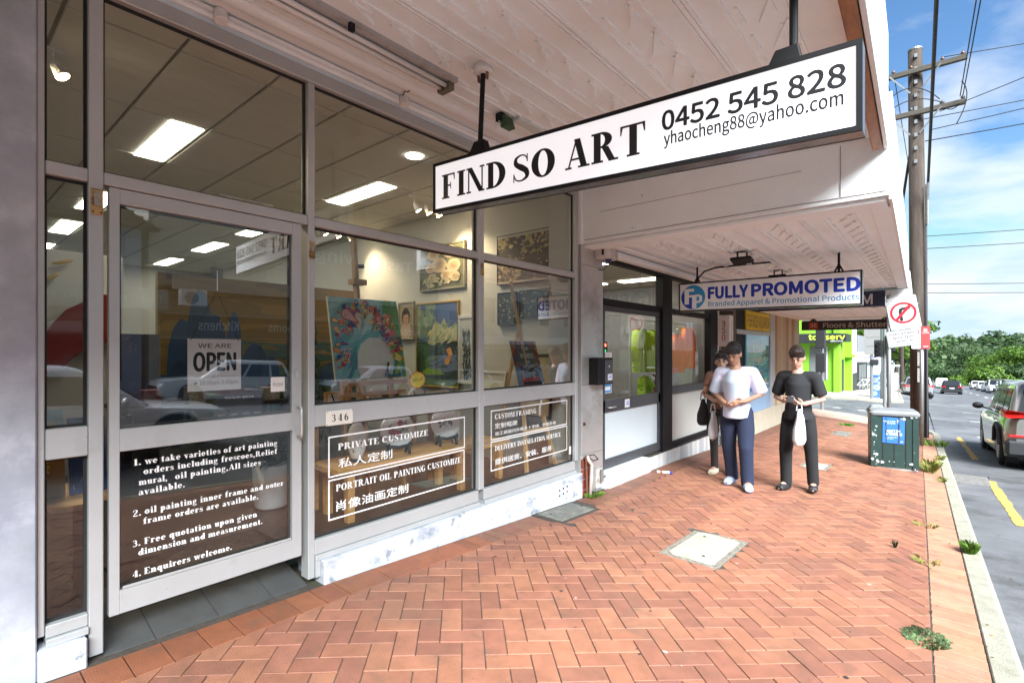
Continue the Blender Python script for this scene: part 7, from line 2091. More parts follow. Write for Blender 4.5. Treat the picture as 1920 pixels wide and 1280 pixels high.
    # wheels
    for yy in (yf, yr):
        for sg in (-1, 1):
            ax = Matrix.Translation((sg * (W / 2 - .11), yy, rw)) @ Matrix.Rotation(R(90 * sg), 4, 'Y')
            ty_ = MB().lathe([(rw * .6, -.1), (rw * .93, -.1), (rw, -.07), (rw, .06), (rw * .94, .095), (rw * .66, .1), (rw * .6, .07)], 0, 0, 24, axis=ax).build('wheel', M_TYRE, t, smooth=True, local=True)
            rm = MB().lathe([(rw * .6, .02), (rw * .66, .095), (rw * .62, .1), (rw * .56, .06)], 0, 0, 20, axis=ax)
            rm.lathe([(rw * .14, .05), (rw * .14, .085)], 0, 0, 10, axis=ax)
            for k in range(5):
                a = 2 * math.pi * k / 5; ca, sa = math.cos(a), math.sin(a)
                q = [Vector((ca * d - sa * e, sa * d + ca * e, zz)) for d, e, zz in ((rw * .1, -.03, .075), (rw * .1, .03, .075), (rw * .6, .022, .09), (rw * .6, -.022, .09))]
                rm.add([ax @ p for p in q], [(0, 1, 2, 3)])
            rm.build('rim', M_RIM, ty_, local=True)
            MB().lathe([(ra + .03, -.16), (ra + .03, .02)], 0, 0, 20, axis=ax).build('wheel_well', M_TRIM, t, local=True)
    MB().box(-W * .38, -h + .25, .18, W * .38, h - .25, .5).build('underbody', M_TRIM, t, local=True)
    for sg in (-1, 1):
        wx = W * .40
        MB().prism([(sg * (W * .5 - .02 - .0), -h + .16, zb - .16), (sg * (W * .5 - .09), -h + .0, zb - .17), (sg * W * .28, -h - .03, zb - .15), (sg * W * .28, -h - .03, zb - .02), (sg * (W * .5 - .09), -h + .0, zb + .0), (sg * (W * .5 - .02), -h + .16, zb - .01)][::sg], (0, .05, 0)).build('tail_light', M_TAIL, t, local=True, bevel=.01)
        MB().prism([(sg * (W * .5 - .03), h - .42, zh - .10), (sg * (W * .5 - .13), h - .08, zh - .17), (sg * W * .26, h + .0, zh - .19), (sg * W * .28, h - .02, zh - .11), (sg * (W * .5 - .12), h - .14, zh - .05), (sg * (W * .5 - .04), h - .42, zh - .04)][::-sg], (0, -.05, 0)).build('head_light', M_HEAD, t, local=True, bevel=.01)
        m_ = MB().ball((sg * (W * .5 + .1), yw - .25, zb + .06), .1, 10, sc=(1.0, .55, .75)).build('mirror', col if kind != 'suv' else M_TRIM, t, smooth=True, local=True)
        MB().bar((sg * (W * .5 - .06), yw - .22, zb + .0), (sg * (W * .5 + .06), yw - .25, zb + .04), .05, .03).build('stalk', M_TRIM, m_, local=True)
        for a, b in segs:
            q = lerp(r0, f0, a + .05)
            MB().box(sg * (W * .5 - .012), q, zb - .14, sg * (W * .5 + .01), q + .16, zb - .115).build('door_handle', col, t, local=True, bevel=.004)
    MB().box(-.2, -h - .035, zb - .3, .2, -h + .02, zb - .19).build('number_plate', M_PLATE, t, local=True)
    MB().box(-W * .3, h - .1, .34, W * .3, h + .015, zh - .22).build('grille', M_TRIM, t, local=True, bevel=.02)
    MB().box(-W * .42, -h - .02, .27, W * .42, -h + .12, .42).build('bumper', M_TRIM, t, local=True, bevel=.03)
    return t
P_WHITE = paint('white', (.72, .73, .74), 0); P_SILV = paint('silver', (.42, .43, .44), .6); P_GREY = paint('bronze_grey', (.20, .195, .18), .45); P_DARK = paint('black', (.02, .021, .024), .3)
suv = car('parked_suv', 'bronze grey SUV parked at the kerb with its tail lights towards the viewer', 'car', 4.7, 1.86, 1.64, P_GREY, 1.73, 15.15, R(2.0), 'suv', rw=.35)
for ch in [c for c in suv.children if c.name.startswith('tail_light')]: bpy.data.objects.remove(ch)
h_ = 2.35; zb_s = .6 * 1.64
for sg in (-1, 1):
    MB().box(sg * .80, -1.2, 1.62, sg * .76, 1.0, 1.655).build('roof_rail', M_GALV, suv, local=True, bevel=.01)
    tl_ = MB().prism([(sg * .93, -h_ + .24, zb_s - .02), (sg * .88, -h_ + .0, zb_s - .04), (sg * .42, -h_ - .04, zb_s + .0), (sg * .42, -h_ - .04, zb_s + .06), (sg * .86, -h_ + .02, zb_s + .105), (sg * .93, -h_ + .26, zb_s + .11)][::sg], (0, .05, 0)).build('tail_light', mat('lit_tail_lens', (.42, .012, .010), rough=.2, var=.45, scale=14, emit=.03), suv, local=True, bevel=.012)
    MB().box(sg * .86, -h_ - .035, .61, sg * .5, -h_ + .05, .65).build('reflector', M_TAIL, suv, local=True, bevel=.008)
    MB().tube([(sg * .935, -h_ + .88 - .42, .42), (sg * .94, -h_ + .88 - .3, .70), (sg * .94, -h_ + .88, .80), (sg * .94, -h_ + .88 + .3, .70), (sg * .935, -h_ + .88 + .42, .42)], .03, 6).build('arch_trim', M_TRIM, suv, local=True)
MB().box(-.9, -h_ - .03, .26, .9, -h_ + .2, .56).build('lower_bumper', M_TRIM, suv, local=True, bevel=.05)
MB().box(-.62, -h_ + .06, 1.585, .62, -h_ + .42, 1.625).build('spoiler', P_GREY, suv, local=True, bevel=.02)
MB().tube([(0, -h_ + .17, 1.10), (.35, -h_ + .15, 1.13)], .01, 6).build('wiper', M_TRIM, suv, local=True)
hd = R(1.4)
car('moving_hatchback', 'black hatchback driving away down the middle of the road', 'car', 4.3, 1.78, 1.48, P_DARK, .95, 74, hd, 'hatch')
car('far_van', 'small white van driving away beyond the black hatchback', 'van', 4.5, 1.75, 1.75, P_WHITE, .2, 106, hd, 'van')
car('parked_silver_car', 'silver hatchback parked at the far kerb, half hidden by the timber pole', 'car', 4.3, 1.78, 1.5, P_SILV, -1.25, 49.5, hd, 'hatch')
q0 = None
for k, (y, kind, dx, lab) in enumerate(((72, 'suv', 0, 'nearest white car of the oncoming row, seen over the grey SUV roof'), (80.5, 'van', .1, 'white van second in the oncoming row'), (89, 'suv', -.1, 'white four wheel drive in the middle of the oncoming row'), (97.5, 'sedan', .05, 'white sedan just beyond the oncoming four wheel drive'), (107, 'sedan', .1, 'small white sedan near the far end of the oncoming row'), (118, 'sedan', 0, 'last white sedan of the oncoming row by the trees'))):
    car('oncoming_car', lab, 'car', 4.5, 1.8, 1.72 if kind in ('van', 'suv') else 1.46, P_WHITE if k != 3 else P_SILV, kx(y) + 7.5 + dx, y, R(180) + hd, kind, 'oncoming row of cars')
car('waiting_sedan', 'white sedan in the near lane, seen mirrored in the art shop door', 'car', 4.6, 1.8, 1.45, P_WHITE, 3.95, 1.3, hd, 'sedan')
car('parked_crossover', 'white crossover parked at the opposite kerb, mirrored in the shop door', 'car', 4.45, 1.82, 1.6, P_WHITE, 13.9, 7.3, R(180) + hd, 'suv', 'cars parked along the opposite kerb')
car('parked_wagon', 'second white car parked at the opposite kerb, mirrored below the bright painting', 'car', 4.3, 1.76, 1.5, P_WHITE, 13.75, 13.4, R(180) + hd, 'hatch', 'cars parked along the opposite kerb')
car('parked_silver_sedan', 'silver sedan parked third at the opposite kerb', 'car', 4.5, 1.8, 1.46, P_SILV, 13.6, 19.5, R(180) + hd, 'sedan', 'cars parked along the opposite kerb')
car('work_van', 'white work van at the opposite kerb, mirrored in the clothing shop window', 'van', 5.0, 1.85, 1.95, P_WHITE, 11.6, 40, R(180) + hd, 'van', 'cars parked along the opposite kerb')
# ------------------------------------------------------------------ across the side street
M_LIME = mat('lime_green_paint', (.20, .46, .02), rough=.6, var=.05, scale=2)
M_WHB = mat('white_render', (.55, .54, .55), rough=.8, var=.05, scale=2)
M_BLKB = mat('black_shop_paint', (.018, .018, .02), rough=.5, var=.2)
M_SHADE = mat('grey_window_blind', (.16, .17, .17), rough=.3, var=.1, scale=3)
def bbox(par, name, x0, y0, z0, x1, y1, z1, m, bev=.01): return MB().box(x0, y0, z0, x1, y1, z1).build(name, m, par, bevel=bev)
gb = thing('green_corner_building', 'bright lime green corner building with black awning board lettered in yellow', 'building', (-7, 37, -1.1))
bbox(gb, 'wall', -14, 36.3, -1.4, -4.8, 40.5, 6.2, M_LIME)
bbox(gb, 'pilaster', -4.95, 36.15, -1.4, -4.62, 36.6, 6.2, M_LIME); bbox(gb, 'pilaster', -4.86, 39.9, -1.4, -4.45, 40.5, 5.6, M_LIME); bbox(gb, 'ledge', -4.9, 39.6, 1.0, -4.3, 40.55, 1.2, M_LIME)
w_ = bbox(gb, 'window', -6.24, 36.27, -.32, -5.29, 36.298, 1.72, M_SHADE)
MB().box(-5.34, 36.22, -.32, -5.26, 36.268, 1.72).build('frame', M_WHB, w_)
w_ = bbox(gb, 'window', -4.797, 36.9, -.3, -4.78, 37.5, 1.72, M_SHADE)
bbox(gb, 'door', -4.797, 38.3, -1.3, -4.775, 39.2, .9, M_BLKB)
ab = bbox(gb, 'awning_board', -7.5, 35.3, 1.93, -4.5, 36.26, 2.5, M_BLKB)
bbox(gb, 'awning_board', -4.79, 36.27, 2.0, -4.3, 38.5, 2.5, M_BLKB)
mb = MB(); put_text(mb, 'topserv', (-6.12, 35.297, 2.13), (1, 0, 0), U3, .3, 1.86, bold=.05, c=C(190, 230, 60)); put_text(mb, 'topserv.com.au', (-5.0, 35.297, 2.0), (1, 0, 0), U3, .07, .65, bold=.02, c=(.8, .8, .8)); mb.build('lettering', PAINT(), ab)
wb2 = thing('white_building', 'plain white building with dark base next to the green corner building', 'building', (-6, 42, -1.2))
bbox(wb2, 'wall', -12, 40.6, -.1, -4.5, 43.2, 5.2, M_WHB); bbox(wb2, 'dark_base', -12, 40.6, -1.6, -4.48, 43.2, -.102, M_BLKB)
bs2 = thing('bicycle_shop', 'black fronted shop under a white board with purple letters', 'shop', (-6, 45, -1.4))
bbox(bs2, 'wall', -12, 43.3, -1.8, -4.5, 50, 1.3, M_BLKB)
bd_ = bbox(bs2, 'sign_board', -5.6, 43.2, .66, -3.2, 43.296, 1.33, M_WHB)
mb = MB(); put_text(mb, 'CRANK', (-4.6, 43.197, .88), (1, 0, 0), U3, .2, 1.3, bold=.03, c=C(90, 50, 150)); mb.build('lettering', PAINT(), bd_)
bbox(bs2, 'upper_wall', -10, 45, 1.3, -4.6, 50, 2.6, mat('grey_upper_wall', (.2, .2, .21)))
for k in range(3):
    bbox(bs2, 'door_panel', -4.49, 44.2 + k * 1.6, -1.7, -4.46, 45.5 + k * 1.6, .4, M_SHADE)
def bicycle(label, x, y, rz):
    t = thing('bicycle', label, 'bicycle', (x, y, gz(x, y)), 'bicycles outside the black shop', rz)
    for q in (-.5, .5):
        pts = [(q + .33 * math.cos(R(a)), 0, .34 + .33 * math.sin(R(a))) for a in range(0, 361, 20)]
        w = MB().tube(pts, .02, 6).build('wheel', M_TYRE, t, local=True)
        sp = MB()
        for a in range(0, 180, 30): sp.bar((q + .31 * math.cos(R(a)), 0, .34 + .31 * math.sin(R(a))), (q - .31 * math.cos(R(a)), 0, .34 - .31 * math.sin(R(a))), .004, .004, up=(0, 1, 0))
        sp.build('spokes', M_GALV, w, local=True, kind='stuff')
    fr_ = MB()
    for a, b in (((-.5, 0, .34), (-.05, 0, .3)), ((-.05, 0, .3), (-.18, 0, .82)), ((-.5, 0, .34), (-.16, 0, .75)), ((-.05, 0, .3), (.36, 0, .78)), ((-.16, 0, .75), (.36, 0, .8)), ((.36, 0, .86), (.5, 0, .34))): fr_.cyl(a, b, .017, n=6)
    fr_.build('frame', M_WHB, t, local=True)
    MB().tube([(.34, -.25, .95), (.37, -.1, .9), (.36, 0, .88), (.37, .1, .9), (.34, .25, .95)], .012, 6).build('handlebar', M_TYRE, t, local=True)
    MB().hexa([(-.30, -.06, .83), (-.06, -.02, .84), (-.06, .02, .84), (-.30, .06, .83)], [(-.30, -.07, .88), (-.06, -.02, .87), (-.06, .02, .87), (-.30, .07, .88)]).build('saddle', M_TYRE, t, local=True)
bicycle('bicycle nearest the white building outside the black shop', -4.05, 43.6, R(20)); bicycle('bicycle parked second outside the black shop', -3.9, 44.4, R(-10)); bicycle('furthest bicycle outside the black shop', -3.75, 45.4, R(15))
bg = thing('sign_back', 'large grey back of a direction sign on a steel post at the far corner', 'road sign', (-2.65, 31.6, gz(-2.65, 31.6)))
MB().cyl((-2.66, 31.6, -1.1), (-2.66, 31.6, 2.7), .07, n=12).build('post', M_GALV, bg)
for z0, z1 in ((1.26, 1.68), (1.70, 2.13), (2.15, 2.62)): MB().box(-2.97, 31.5, z0, -2.30, 31.53, z1).build('panel', mat('grey_sign_back', (.24, .23, .22), rough=.6, var=.08), bg)
MB().box(-2.74, 31.44, .75, -2.36, 31.62, 1.02).build('signal_head', M_TRIM, bg, bevel=.03)
sp2 = thing('signal_pole', 'thick grey signal pole beside the painted cabinet', 'pole', (-2.38, 34.3, gz(-2.38, 34.3)))
MB().cyl((-2.38, 34.3, -1.2), (-2.38, 34.3, 5.5), .13, .1, n=14).build('shaft', M_GALV, sp2, smooth=True)
MB().box(-2.62, 34.1, .3, -2.48, 34.4, 1.1).build('control_box', M_WHB, sp2, bevel=.01); MB().box(-2.2, 34.1, .35, -2.05, 34.35, .75).build('red_box', mat('red_sign_box', (.45, .03, .04)), sp2)
ts = thing('traffic_signal', 'black traffic signal heads on a post behind the turn ban sign', 'traffic light', (-1.66, 26, gz(-1.66, 26)))
MB().cyl((-1.75, 26, -.95), (-1.75, 26, 2.6), .06, n=10).build('post', M_GALV, ts)
for x, z in ((-1.95, 1.3), (-1.52, 1.55)):
    hd_ = MB().box(x - .14, 25.8, z - .1, x + .14, 26.0, z + .62).build('head', M_TRIM, ts, bevel=.02)
    for k in range(3): MB().tube([(x, 25.8, z + .05 + k * .2), (x, 25.62, z + .04 + k * .2)], [.085, .09], 12).build('visor', M_BLACK, hd_)
ts2 = thing('corner_signal', 'black traffic signal at the corner by the timber boarding', 'traffic light', (-3.25, 19.6, gz(-3.25, 19.6)))
MB().cyl((-3.05, 19.9, -.55), (-3.05, 19.9, 2.3), .055, n=10).build('post', M_GALV, ts2)
for z in (1.55, .75): MB().box(-3.2, 19.6, z, -2.92, 19.8, z + .65).build('head', M_TRIM, ts2, bevel=.02)
cbn = thing('painted_cabinet', 'blue and white circle patterned signal cabinet at the far corner', 'cabinet', (-2.72, 35.1, gz(-2.7, 35)))
bx_ = MB().box(-2.98, 34.95, -1.2, -2.50, 35.4, .09, 0, C(70, 110, 180))
f = lambda x, z: (-2.74 + x, -.5 + z)
for (u, v, q) in ((-.05, .3, .15), (.03, -.1, .17), (-.08, -.45, .14), (.16, .42, .09), (.15, .15, .08), (-.17, .08, .07)):
    for k in range(3): ringpoly(bx_, f, u, v, q * (1 - k * .32), q * (1 - k * .32 - .16), C(210, 220, 235), 34.945 - .0003 * k, n=16)
bx_.build('body', PAINT(), cbn)
tag(MB().tube([(-2.45, 54, gz(-2.45, 54) - .1), (-2.5, 54, 8)], [.16, .12], 12).build('timber_pole', M_POLE), 'slim timber pole further down the street beyond the cabinet', 'power pole')
nb2 = thing('bus_stop_board', 'pale grey board on posts by the far kerb', 'sign', (-2.5, 46, gz(-2.5, 46)))
MB().box(-2.85, 46, -1.3, -2.3, 46.1, -.15).build('board', M_WHB, nb2); MB().box(-2.95, 46, .3, -2.2, 46.2, .42).build('canopy', M_WHB, nb2)
for x in (-2.88, -2.27): MB().cyl((x, 46.05, -1.7), (x, 46.05, .3), .03, n=8).build('post', M_GALV, nb2)

# ------------------------------------------------------------------ the far side of the main road (seen mirrored in the glass)
M_TAN = mat('grey_tan_render', (.46, .44, .39), rough=.85, var=.08, scale=1)
M_ROOF = mat('brown_roof_tile', (.11, .065, .045), rough=.8, var=.3, scale=6)
M_BLUW = mat('blue_painted_brick', (.28, .38, .55), rough=.7, var=.1, scale=5, bump=.3)
OX = 18.4
def win(par, y0, y1, z0, z1, x=OX, m=None):
    f_ = MB().box(x - .06, y0, z0, x + .05, y1, z1).build('window', M_WHB, par, bevel=.01)
    nn = max(1, round((y1 - y0) / .9)); w = (y1 - y0) / nn
    for k in range(nn): MB().box(x - .075, y0 + k * w + .06, z0 + .07, x - .061, y0 + (k + 1) * w - .06, z1 - .07).build('pane', m or M_CGL, f_)
oa = thing('tiled_house', 'cream flat with brown tiled roof and blue brick end, mirrored in the side pane', 'building', (20, 0, 0))
bbox(oa, 'wall', OX, -12, -.6, 24, 4.95, 6.35, mat('cream_render', (.5, .47, .40), rough=.85, var=.06)); bbox(oa, 'blue_wall', OX - .02, 4.96, -.6, 24, 5.85, 6.35, M_BLUW); MB().cyl((OX - .08, 5.3, 3.4), (OX - .08, 5.3, 6.3), .05, n=8).build('downpipe', M_BLUW, oa)
M_CURT = mat('net_curtain', (.42, .42, .42), rough=.9, var=.25, scale=4, stretch=(1, 9, .2))
for y0 in (-9, -5, -1.4, 1.6): win(oa, y0, y0 + 2.4, 4.75, 6.1, m=M_CURT)
rf = MB().hexa([(OX - .6, -12.6, 6.35), (24.6, -12.6, 6.35), (24.6, 6.4, 6.35), (OX - .6, 6.4, 6.35)], [(21.4, -12.6, 9.4), (21.6, -12.6, 9.4), (21.6, 3.2, 9.4), (21.4, 3.2, 9.4)]).build('roof', M_ROOF, oa)
for k in range(13):
    t_ = k / 13; x = OX - .6 + (21.4 - OX + .6) * t_; z = 6.35 + 3.05 * t_
    MB().box(x, -12.6, z + .01, x + .1, 6.4 - 3.2 * t_, z + .09).build('tile_course', M_ROOF, rf)
M_AWNB = mat('teal_grey_awning', (.25, .33, .33), rough=.6, var=.08)
aw_ = bbox(oa, 'awning_fascia', OX - 2.5, -12, 3.0, OX - 2.4, 6.1, 3.75, M_AWNB); bbox(oa, 'awning_roof', OX - 2.4, -12, 3.5, OX, 6.1, 3.6, M_GALV)
for y0 in (-10, -6, -2, 2): bbox(oa, 'shop_window', OX - .05, y0, .3, OX - .01, y0 + 3.2, 2.6, M_CGL)
def opp_text(par, s, y0, y1, z, cap, x, c, bold=.03):
    mb = MB(); put_text(mb, s, (x, y1, z), (0, -1, 0), U3, cap, y1 - y0, bold=bold, c=c); mb.build('lettering', PAINT(), par)
opp_text(aw_, 'Teppanyaki House', 1.4, 6.0, 3.25, .28, OX - 2.505, C(170, 190, 190))
ob = thing('renovation_shop', 'long grey tan shop building lettered with kitchens and bathrooms, mirrored in the glass', 'building', (20, 14, 0))
bbox(ob, 'wall', OX, 6.1, -1.6, 26, 21.5, 7.6, M_TAN); bbox(ob, 'parapet', OX - .06, 6.1, 7.6, 26, 21.5, 8.0, M_TAN)
fa = bbox(ob, 'awning_fascia', OX - 2.3, 6.3, 3.85, OX - 2.2, 21.3, 4.4, mat('pale_fascia_board', (.42, .40, .36), var=.05)); bbox(ob, 'awning_roof', OX - 2.2, 6.3, 4.0, OX, 21.3, 4.1, M_GALV)
lg = bbox(ob, 'window_band', OX - .05, 6.5, 2.05, OX - .01, 21.2, 3.0, mat('ochre_band', (.14, .13, .11), var=.05)); bbox(ob, 'shop_window', OX - .05, 6.5, .0, OX - .01, 21.2, 2.0, M_CGL); bbox(ob, 'ledge', OX - .12, 6.4, 3.02, OX, 21.3, 3.1, M_WHB)
for s, a, b in (('Kitchens', 7.9, 9.55), ('Bathrooms', 10.9, 13.3), ('Alterations', 14.6, 16.7), ('Additions', 18.0, 20.2)): opp_text(lg, s, a, b, 2.38, .42, OX - .055, (.75, .75, .73))
opp_text(lg, 'Extensions', 20.35, 21.2, 2.38, .3, OX - .055, (.75, .75, .73)) if False else None
uw = bbox(ob, 'name_board', OX - .05, 13, 5.6, OX - .01, 20.4, 7.4, M_TAN)
opp_text(uw, 'Taste Living', 13.3, 19.6, 6.2, .62, OX - .06, (.85, .85, .83), .05)
for s, a, b in (('CHALLENGE', 6.7, 8.7), ('EVOLVE', 10.7, 12.6)):
    pb_ = bbox(ob, 'poster_board', OX - .06, a, 4.45, OX - .01, b, 5.5, mat('grey_photo_board', (.2, .2, .2), var=.6, scale=3)); MB().box(OX - .075, a, 4.45, OX - .061, b, 4.75).build('blue_strip', mat('blue_strip', (.06, .17, .36)), pb_)
    opp_text(pb_, s, a + .6, b - .6, 4.53, .12, OX - .08, (.5, .55, .6), .01)
ac_ = thing('air_conditioner', 'white air conditioner on the opposite wall above the awning', 'air conditioner', (OX - .3, 6.9, 3.9)); 
MB().box(OX - 2.75, 6.45, 3.2, OX - 2.36, 7.35, 3.83).build('case', M_PLAST, ac_, bevel=.02); MB().lathe([(.24, 0), (.24, .02)], 0, 0, 20, axis=Matrix.Translation((OX - 2.75, 6.8, 3.5)) @ Matrix.Rotation(R(-90), 4, 'Y')).build('fan_grille', M_GALV, ac_)
oc_ = thing('white_terrace', 'white terrace with sash windows further along the opposite side', 'building', (20, 33, -1))
bbox(oc_, 'wall', OX, 21.7, -2.6, 26, 46, 6.4, mat('grey_white_render', (.42, .42, .41), rough=.85, var=.08))
for k in range(7): win(oc_, 22.6 + k * 3.3, 23.9 + k * 3.3, 3.4, 5.3)
bbox(oc_, 'awning_fascia', OX - 2.3, 21.8, 1.9, OX - 2.2, 45.8, 2.4, M_WHB); bbox(oc_, 'awning_roof', OX - 2.2, 21.8, 2.1, OX, 45.8, 2.2, M_GALV); bbox(oc_, 'shop_window', OX - .05, 22, -1.5, OX - .01, 45.5, 1.6, M_CGL)
wc_ = bbox(oa, 'street_wall', OX, -40, -.6, 24, -12.1, 6.0, M_TAN)
for y0 in (-38, -33, -28, -23, -18): win(oa, y0, y0 + 2, 3.6, 5.2)

# ------------------------------------------------------------------ trees
r9 = random.Random(33)
def leaf_cloud(mb, lobes, n, ls, cols):
    for k in range(n):
        cx_, cy_, cz_, rx, ry, rzz = r9.choice(lobes)
        a = r9.uniform(0, 6.283); u = r9.uniform(-.75, 1); s_ = math.sqrt(max(0, 1 - u * u)); q = r9.random() ** .3
        p = Vector((cx_ + rx * s_ * math.cos(a) * q, cy_ + ry * s_ * math.sin(a) * q, cz_ + rzz * u * q))
        nn = Vector((s_ * math.cos(a) / rx, s_ * math.sin(a) / ry, u / rzz)).normalized() + Vector((r9.gauss(0, .38), r9.gauss(0, .38), r9.gauss(0, .38))); d1 = nn.cross(Vector((r9.gauss(0, 1), r9.gauss(0, 1), r9.gauss(0, 1)))).normalized() * ls * r9.uniform(.5, 1.2); d2 = nn.cross(d1).normalized() * ls * r9.uniform(.4, 1)
        mb.add([p - d1, p - d2 * .6, p + d1, p + d2], [(0, 1, 2, 3)], 0, jit(tuple(.64 * q_ for q_ in r9.choice(cols)), .22))
def tree(label, x, y, z0, h, r, cols, n=1500, ls=.5, group='trees down the road', wide=1.0):
    t = thing('tree', label, 'tree', (x, y, z0), group)
    tr_ = MB().tube([(x, y, z0), (x + .2, y, z0 + h * .3), (x + .1, y, z0 + h * .7)], [r * .07, r * .05, r * .02], 8)
    lobes = []
    for k in range(13):
        a = r9.uniform(0, 6.283); d = r * r9.uniform(.2, .8); zz = z0 + h * r9.uniform(.35, .86); q = r * r9.uniform(.3, .52)
        lobes.append((x + d * math.cos(a) * wide, y + d * math.sin(a), zz, q * 1.2, q, q * .62))
        if k < 6: tr_.tube([(x + .1, y, z0 + h * .3), (lobes[-1][0], lobes[-1][1], zz)], [r * .035, r * .012], 5)
    tr_.build('trunk', M_POLE, t)
    mb = MB(); leaf_cloud(mb, lobes, n, ls, cols); mb.build('crown', LEAF(), t, kind='stuff')
DK = [C(58, 86, 40), C(70, 100, 46), C(46, 72, 34)]; LT = [C(98, 132, 44), C(114, 146, 52), C(82, 116, 40)]; OL = [C(86, 112, 66), C(98, 124, 76), C(76, 100, 60)]
for (lab, x, y, h, r, cols, n) in (
    ('tall tree with bright yellow green crown at the right edge of the view', 22, 205, 20, 10, LT, 3200), ('broad light green tree left of the tallest right hand tree', 13, 215, 18.5, 10, LT, 3200), ('rounded green tree low beside the oncoming cars', 10.5, 178, 9.5, 6, LT, 2000),
    ('dark green tree standing between two light crowns', 16.5, 190, 13, 7, DK, 2200), ('deep green tree behind the black hatchback', 5, 240, 14, 9, DK, 2400), ('mid green tree leaning over the road end', -4, 262, 14, 9, OL, 2000), ('light green tree low behind the black hatchback', 7.5, 200, 9, 6, LT, 1800),
    ('olive tree on the left of the road end', -12, 230, 17, 9, OL, 2000), ('large dark tree far right beyond the row of cars', 31, 215, 19, 11, DK, 2200), ('pale olive tree on the slope behind the light crowns', 14, 300, 24, 13, OL, 2200), ('olive tree high on the slope at right', 34, 310, 27, 14, OL, 2200)):
    tree(lab, x, y, zt(x, y), h * .95, r, cols, int(n * 1.7), .46)
for (lab, x, y, h, r, n) in (('leafy tree behind the white building across the side street', -6.5, 58, 8.2, 3.4, 1800), ('leafy street tree behind the traffic signals', -4.4, 64, 7.4, 3.2, 1800), ('dense street tree beyond the slim timber pole', -3.6, 78, 8.5, 3.6, 1800), ('small tree furthest along the left footpath', -5.2, 96, 9, 4, 1500)):
    tree(lab, x, y, gz(x, y), h, r, LT if x < -4 else DK, n, .28, 'street trees beyond the side street')
for (lab, x, y, h, r) in (('leafy tree rising behind the grey tan shop', 29, 17, 13, 5), ('leafy tree rising behind the white terrace', 30, 30, 12, 5), ('leafy tree near the end of the white terrace', 17.5, 50, 10, 4)):
    tree(lab, x, y, -1.5, h, r, LT, 1300, .35, 'trees behind the opposite shops')
fo = MB()
for k in range(330):
    y = 250 + 560 * r9.random() ** .8; x = r9.uniform(-.16, .22) * y + r9.uniform(-12, 12)
    r = r9.uniform(6, 11); h = r9.uniform(9, 17); z0 = zt(x, y) - 4
    cols = r9.choice([OL, OL, DK, OL, [C(92, 112, 80), C(84, 104, 74)]])
    leaf_cloud(fo, [(x, y, z0 + h * .6, r, r, h * .45), (x + r * .5, y, z0 + h * .45, r * .7, r * .7, h * .35), (x - r * .5, y, z0 + h * .5, r * .6, r * .6, h * .3)], 130, 1.0 + y / 420, cols)
fo.build('wooded_hill', LEAF(), kind='stuff')
hs = thing('pale_apartments', 'pale apartment blocks showing beside the pole on the far slope', 'building', (-14, 250, -8))
for k in range(5):
    y = 170 + k * 12; x = -9.5 - k * 1.0
    w_ = bbox(hs, 'block', x - 8, y, -14, x, y + 10, 3.5 - k * .9, mat('hazy_white', (.5, .53, .56), var=.1, scale=.4))
    for j in range(4): MB().box(x - 7, y - .2, -2.5 - k * .9 + j * 1.5, x + .12, y - .02, -1.7 - k * .9 + j * 1.5).build('balcony', M_SHADE, w_)
# ------------------------------------------------------------------ the three walkers
def blob(name, tubes, balls, voxel, m, parent=None, smooth=2, color=None):
    """limbs and masses fused into one continuous skin"""
    mb = MB()
    for pts, rs in tubes:
        mb.tube(pts, rs, 22)
        for p, r_ in ((pts[0], rs[0]), (pts[-1], rs[-1])):
            if isinstance(r_, (int, float)): mb.ball(p, r_ * .985, 10)
    for p, r_, sc in balls: mb.ball(p, r_, 14, sc=sc)
    o = mb.build(name, m, None)
    rm = o.modifiers.new('remesh', 'REMESH'); rm.mode = 'VOXEL'; rm.voxel_size = voxel
    if smooth:
        sm = o.modifiers.new('smooth', 'SMOOTH'); sm.iterations = smooth; sm.factor = .5
    dg = bpy.context.evaluated_depsgraph_get()
    me = bpy.data.meshes.new_from_object(o.evaluated_get(dg))
    me.name = name
    me.polygons.foreach_set('use_smooth', [True] * len(me.polygons))
    o.modifiers.clear(); old = o.data; o.data = me; bpy.data.meshes.remove(old)
    attach(o, parent, True)
    return o
V = Vector
def hand_tubes(w, d, palm_n, side, curl=.5):
    """palm and five fingers from the wrist w along d; palm_n is the palm's facing"""
    w, d, n = V(w), V(d).normalized(), V(palm_n).normalized(); s_ = d.cross(n).normalized()
    out = [([tuple(w), tuple(w + d * .05), tuple(w + d * .085)], [.024, (.018, .036), (.015, .036)])]
    for k, L in enumerate((.068, .078, .072, .056)):
        o_ = w + d * .08 + s_ * (.027 - .018 * k); c1 = (d + n * curl).normalized(); c2 = (d * .3 + n * (curl + .4)).normalized()
        a = o_ + c1 * L * .5; b = a + c2 * L * .5
        out.append(([tuple(o_), tuple(a), tuple(b)], [.0095, .009, .0075]))
    o_ = w + d * .03 + s_ * .03 * side; a = o_ + (s_ * side * .8 + d * .7 + n * .3).normalized() * .035; b = a + (d + n * .6).normalized() * .03
    out.append(([tuple(o_), tuple(a), tuple(b)], [.013, .011, .009]))
    return out
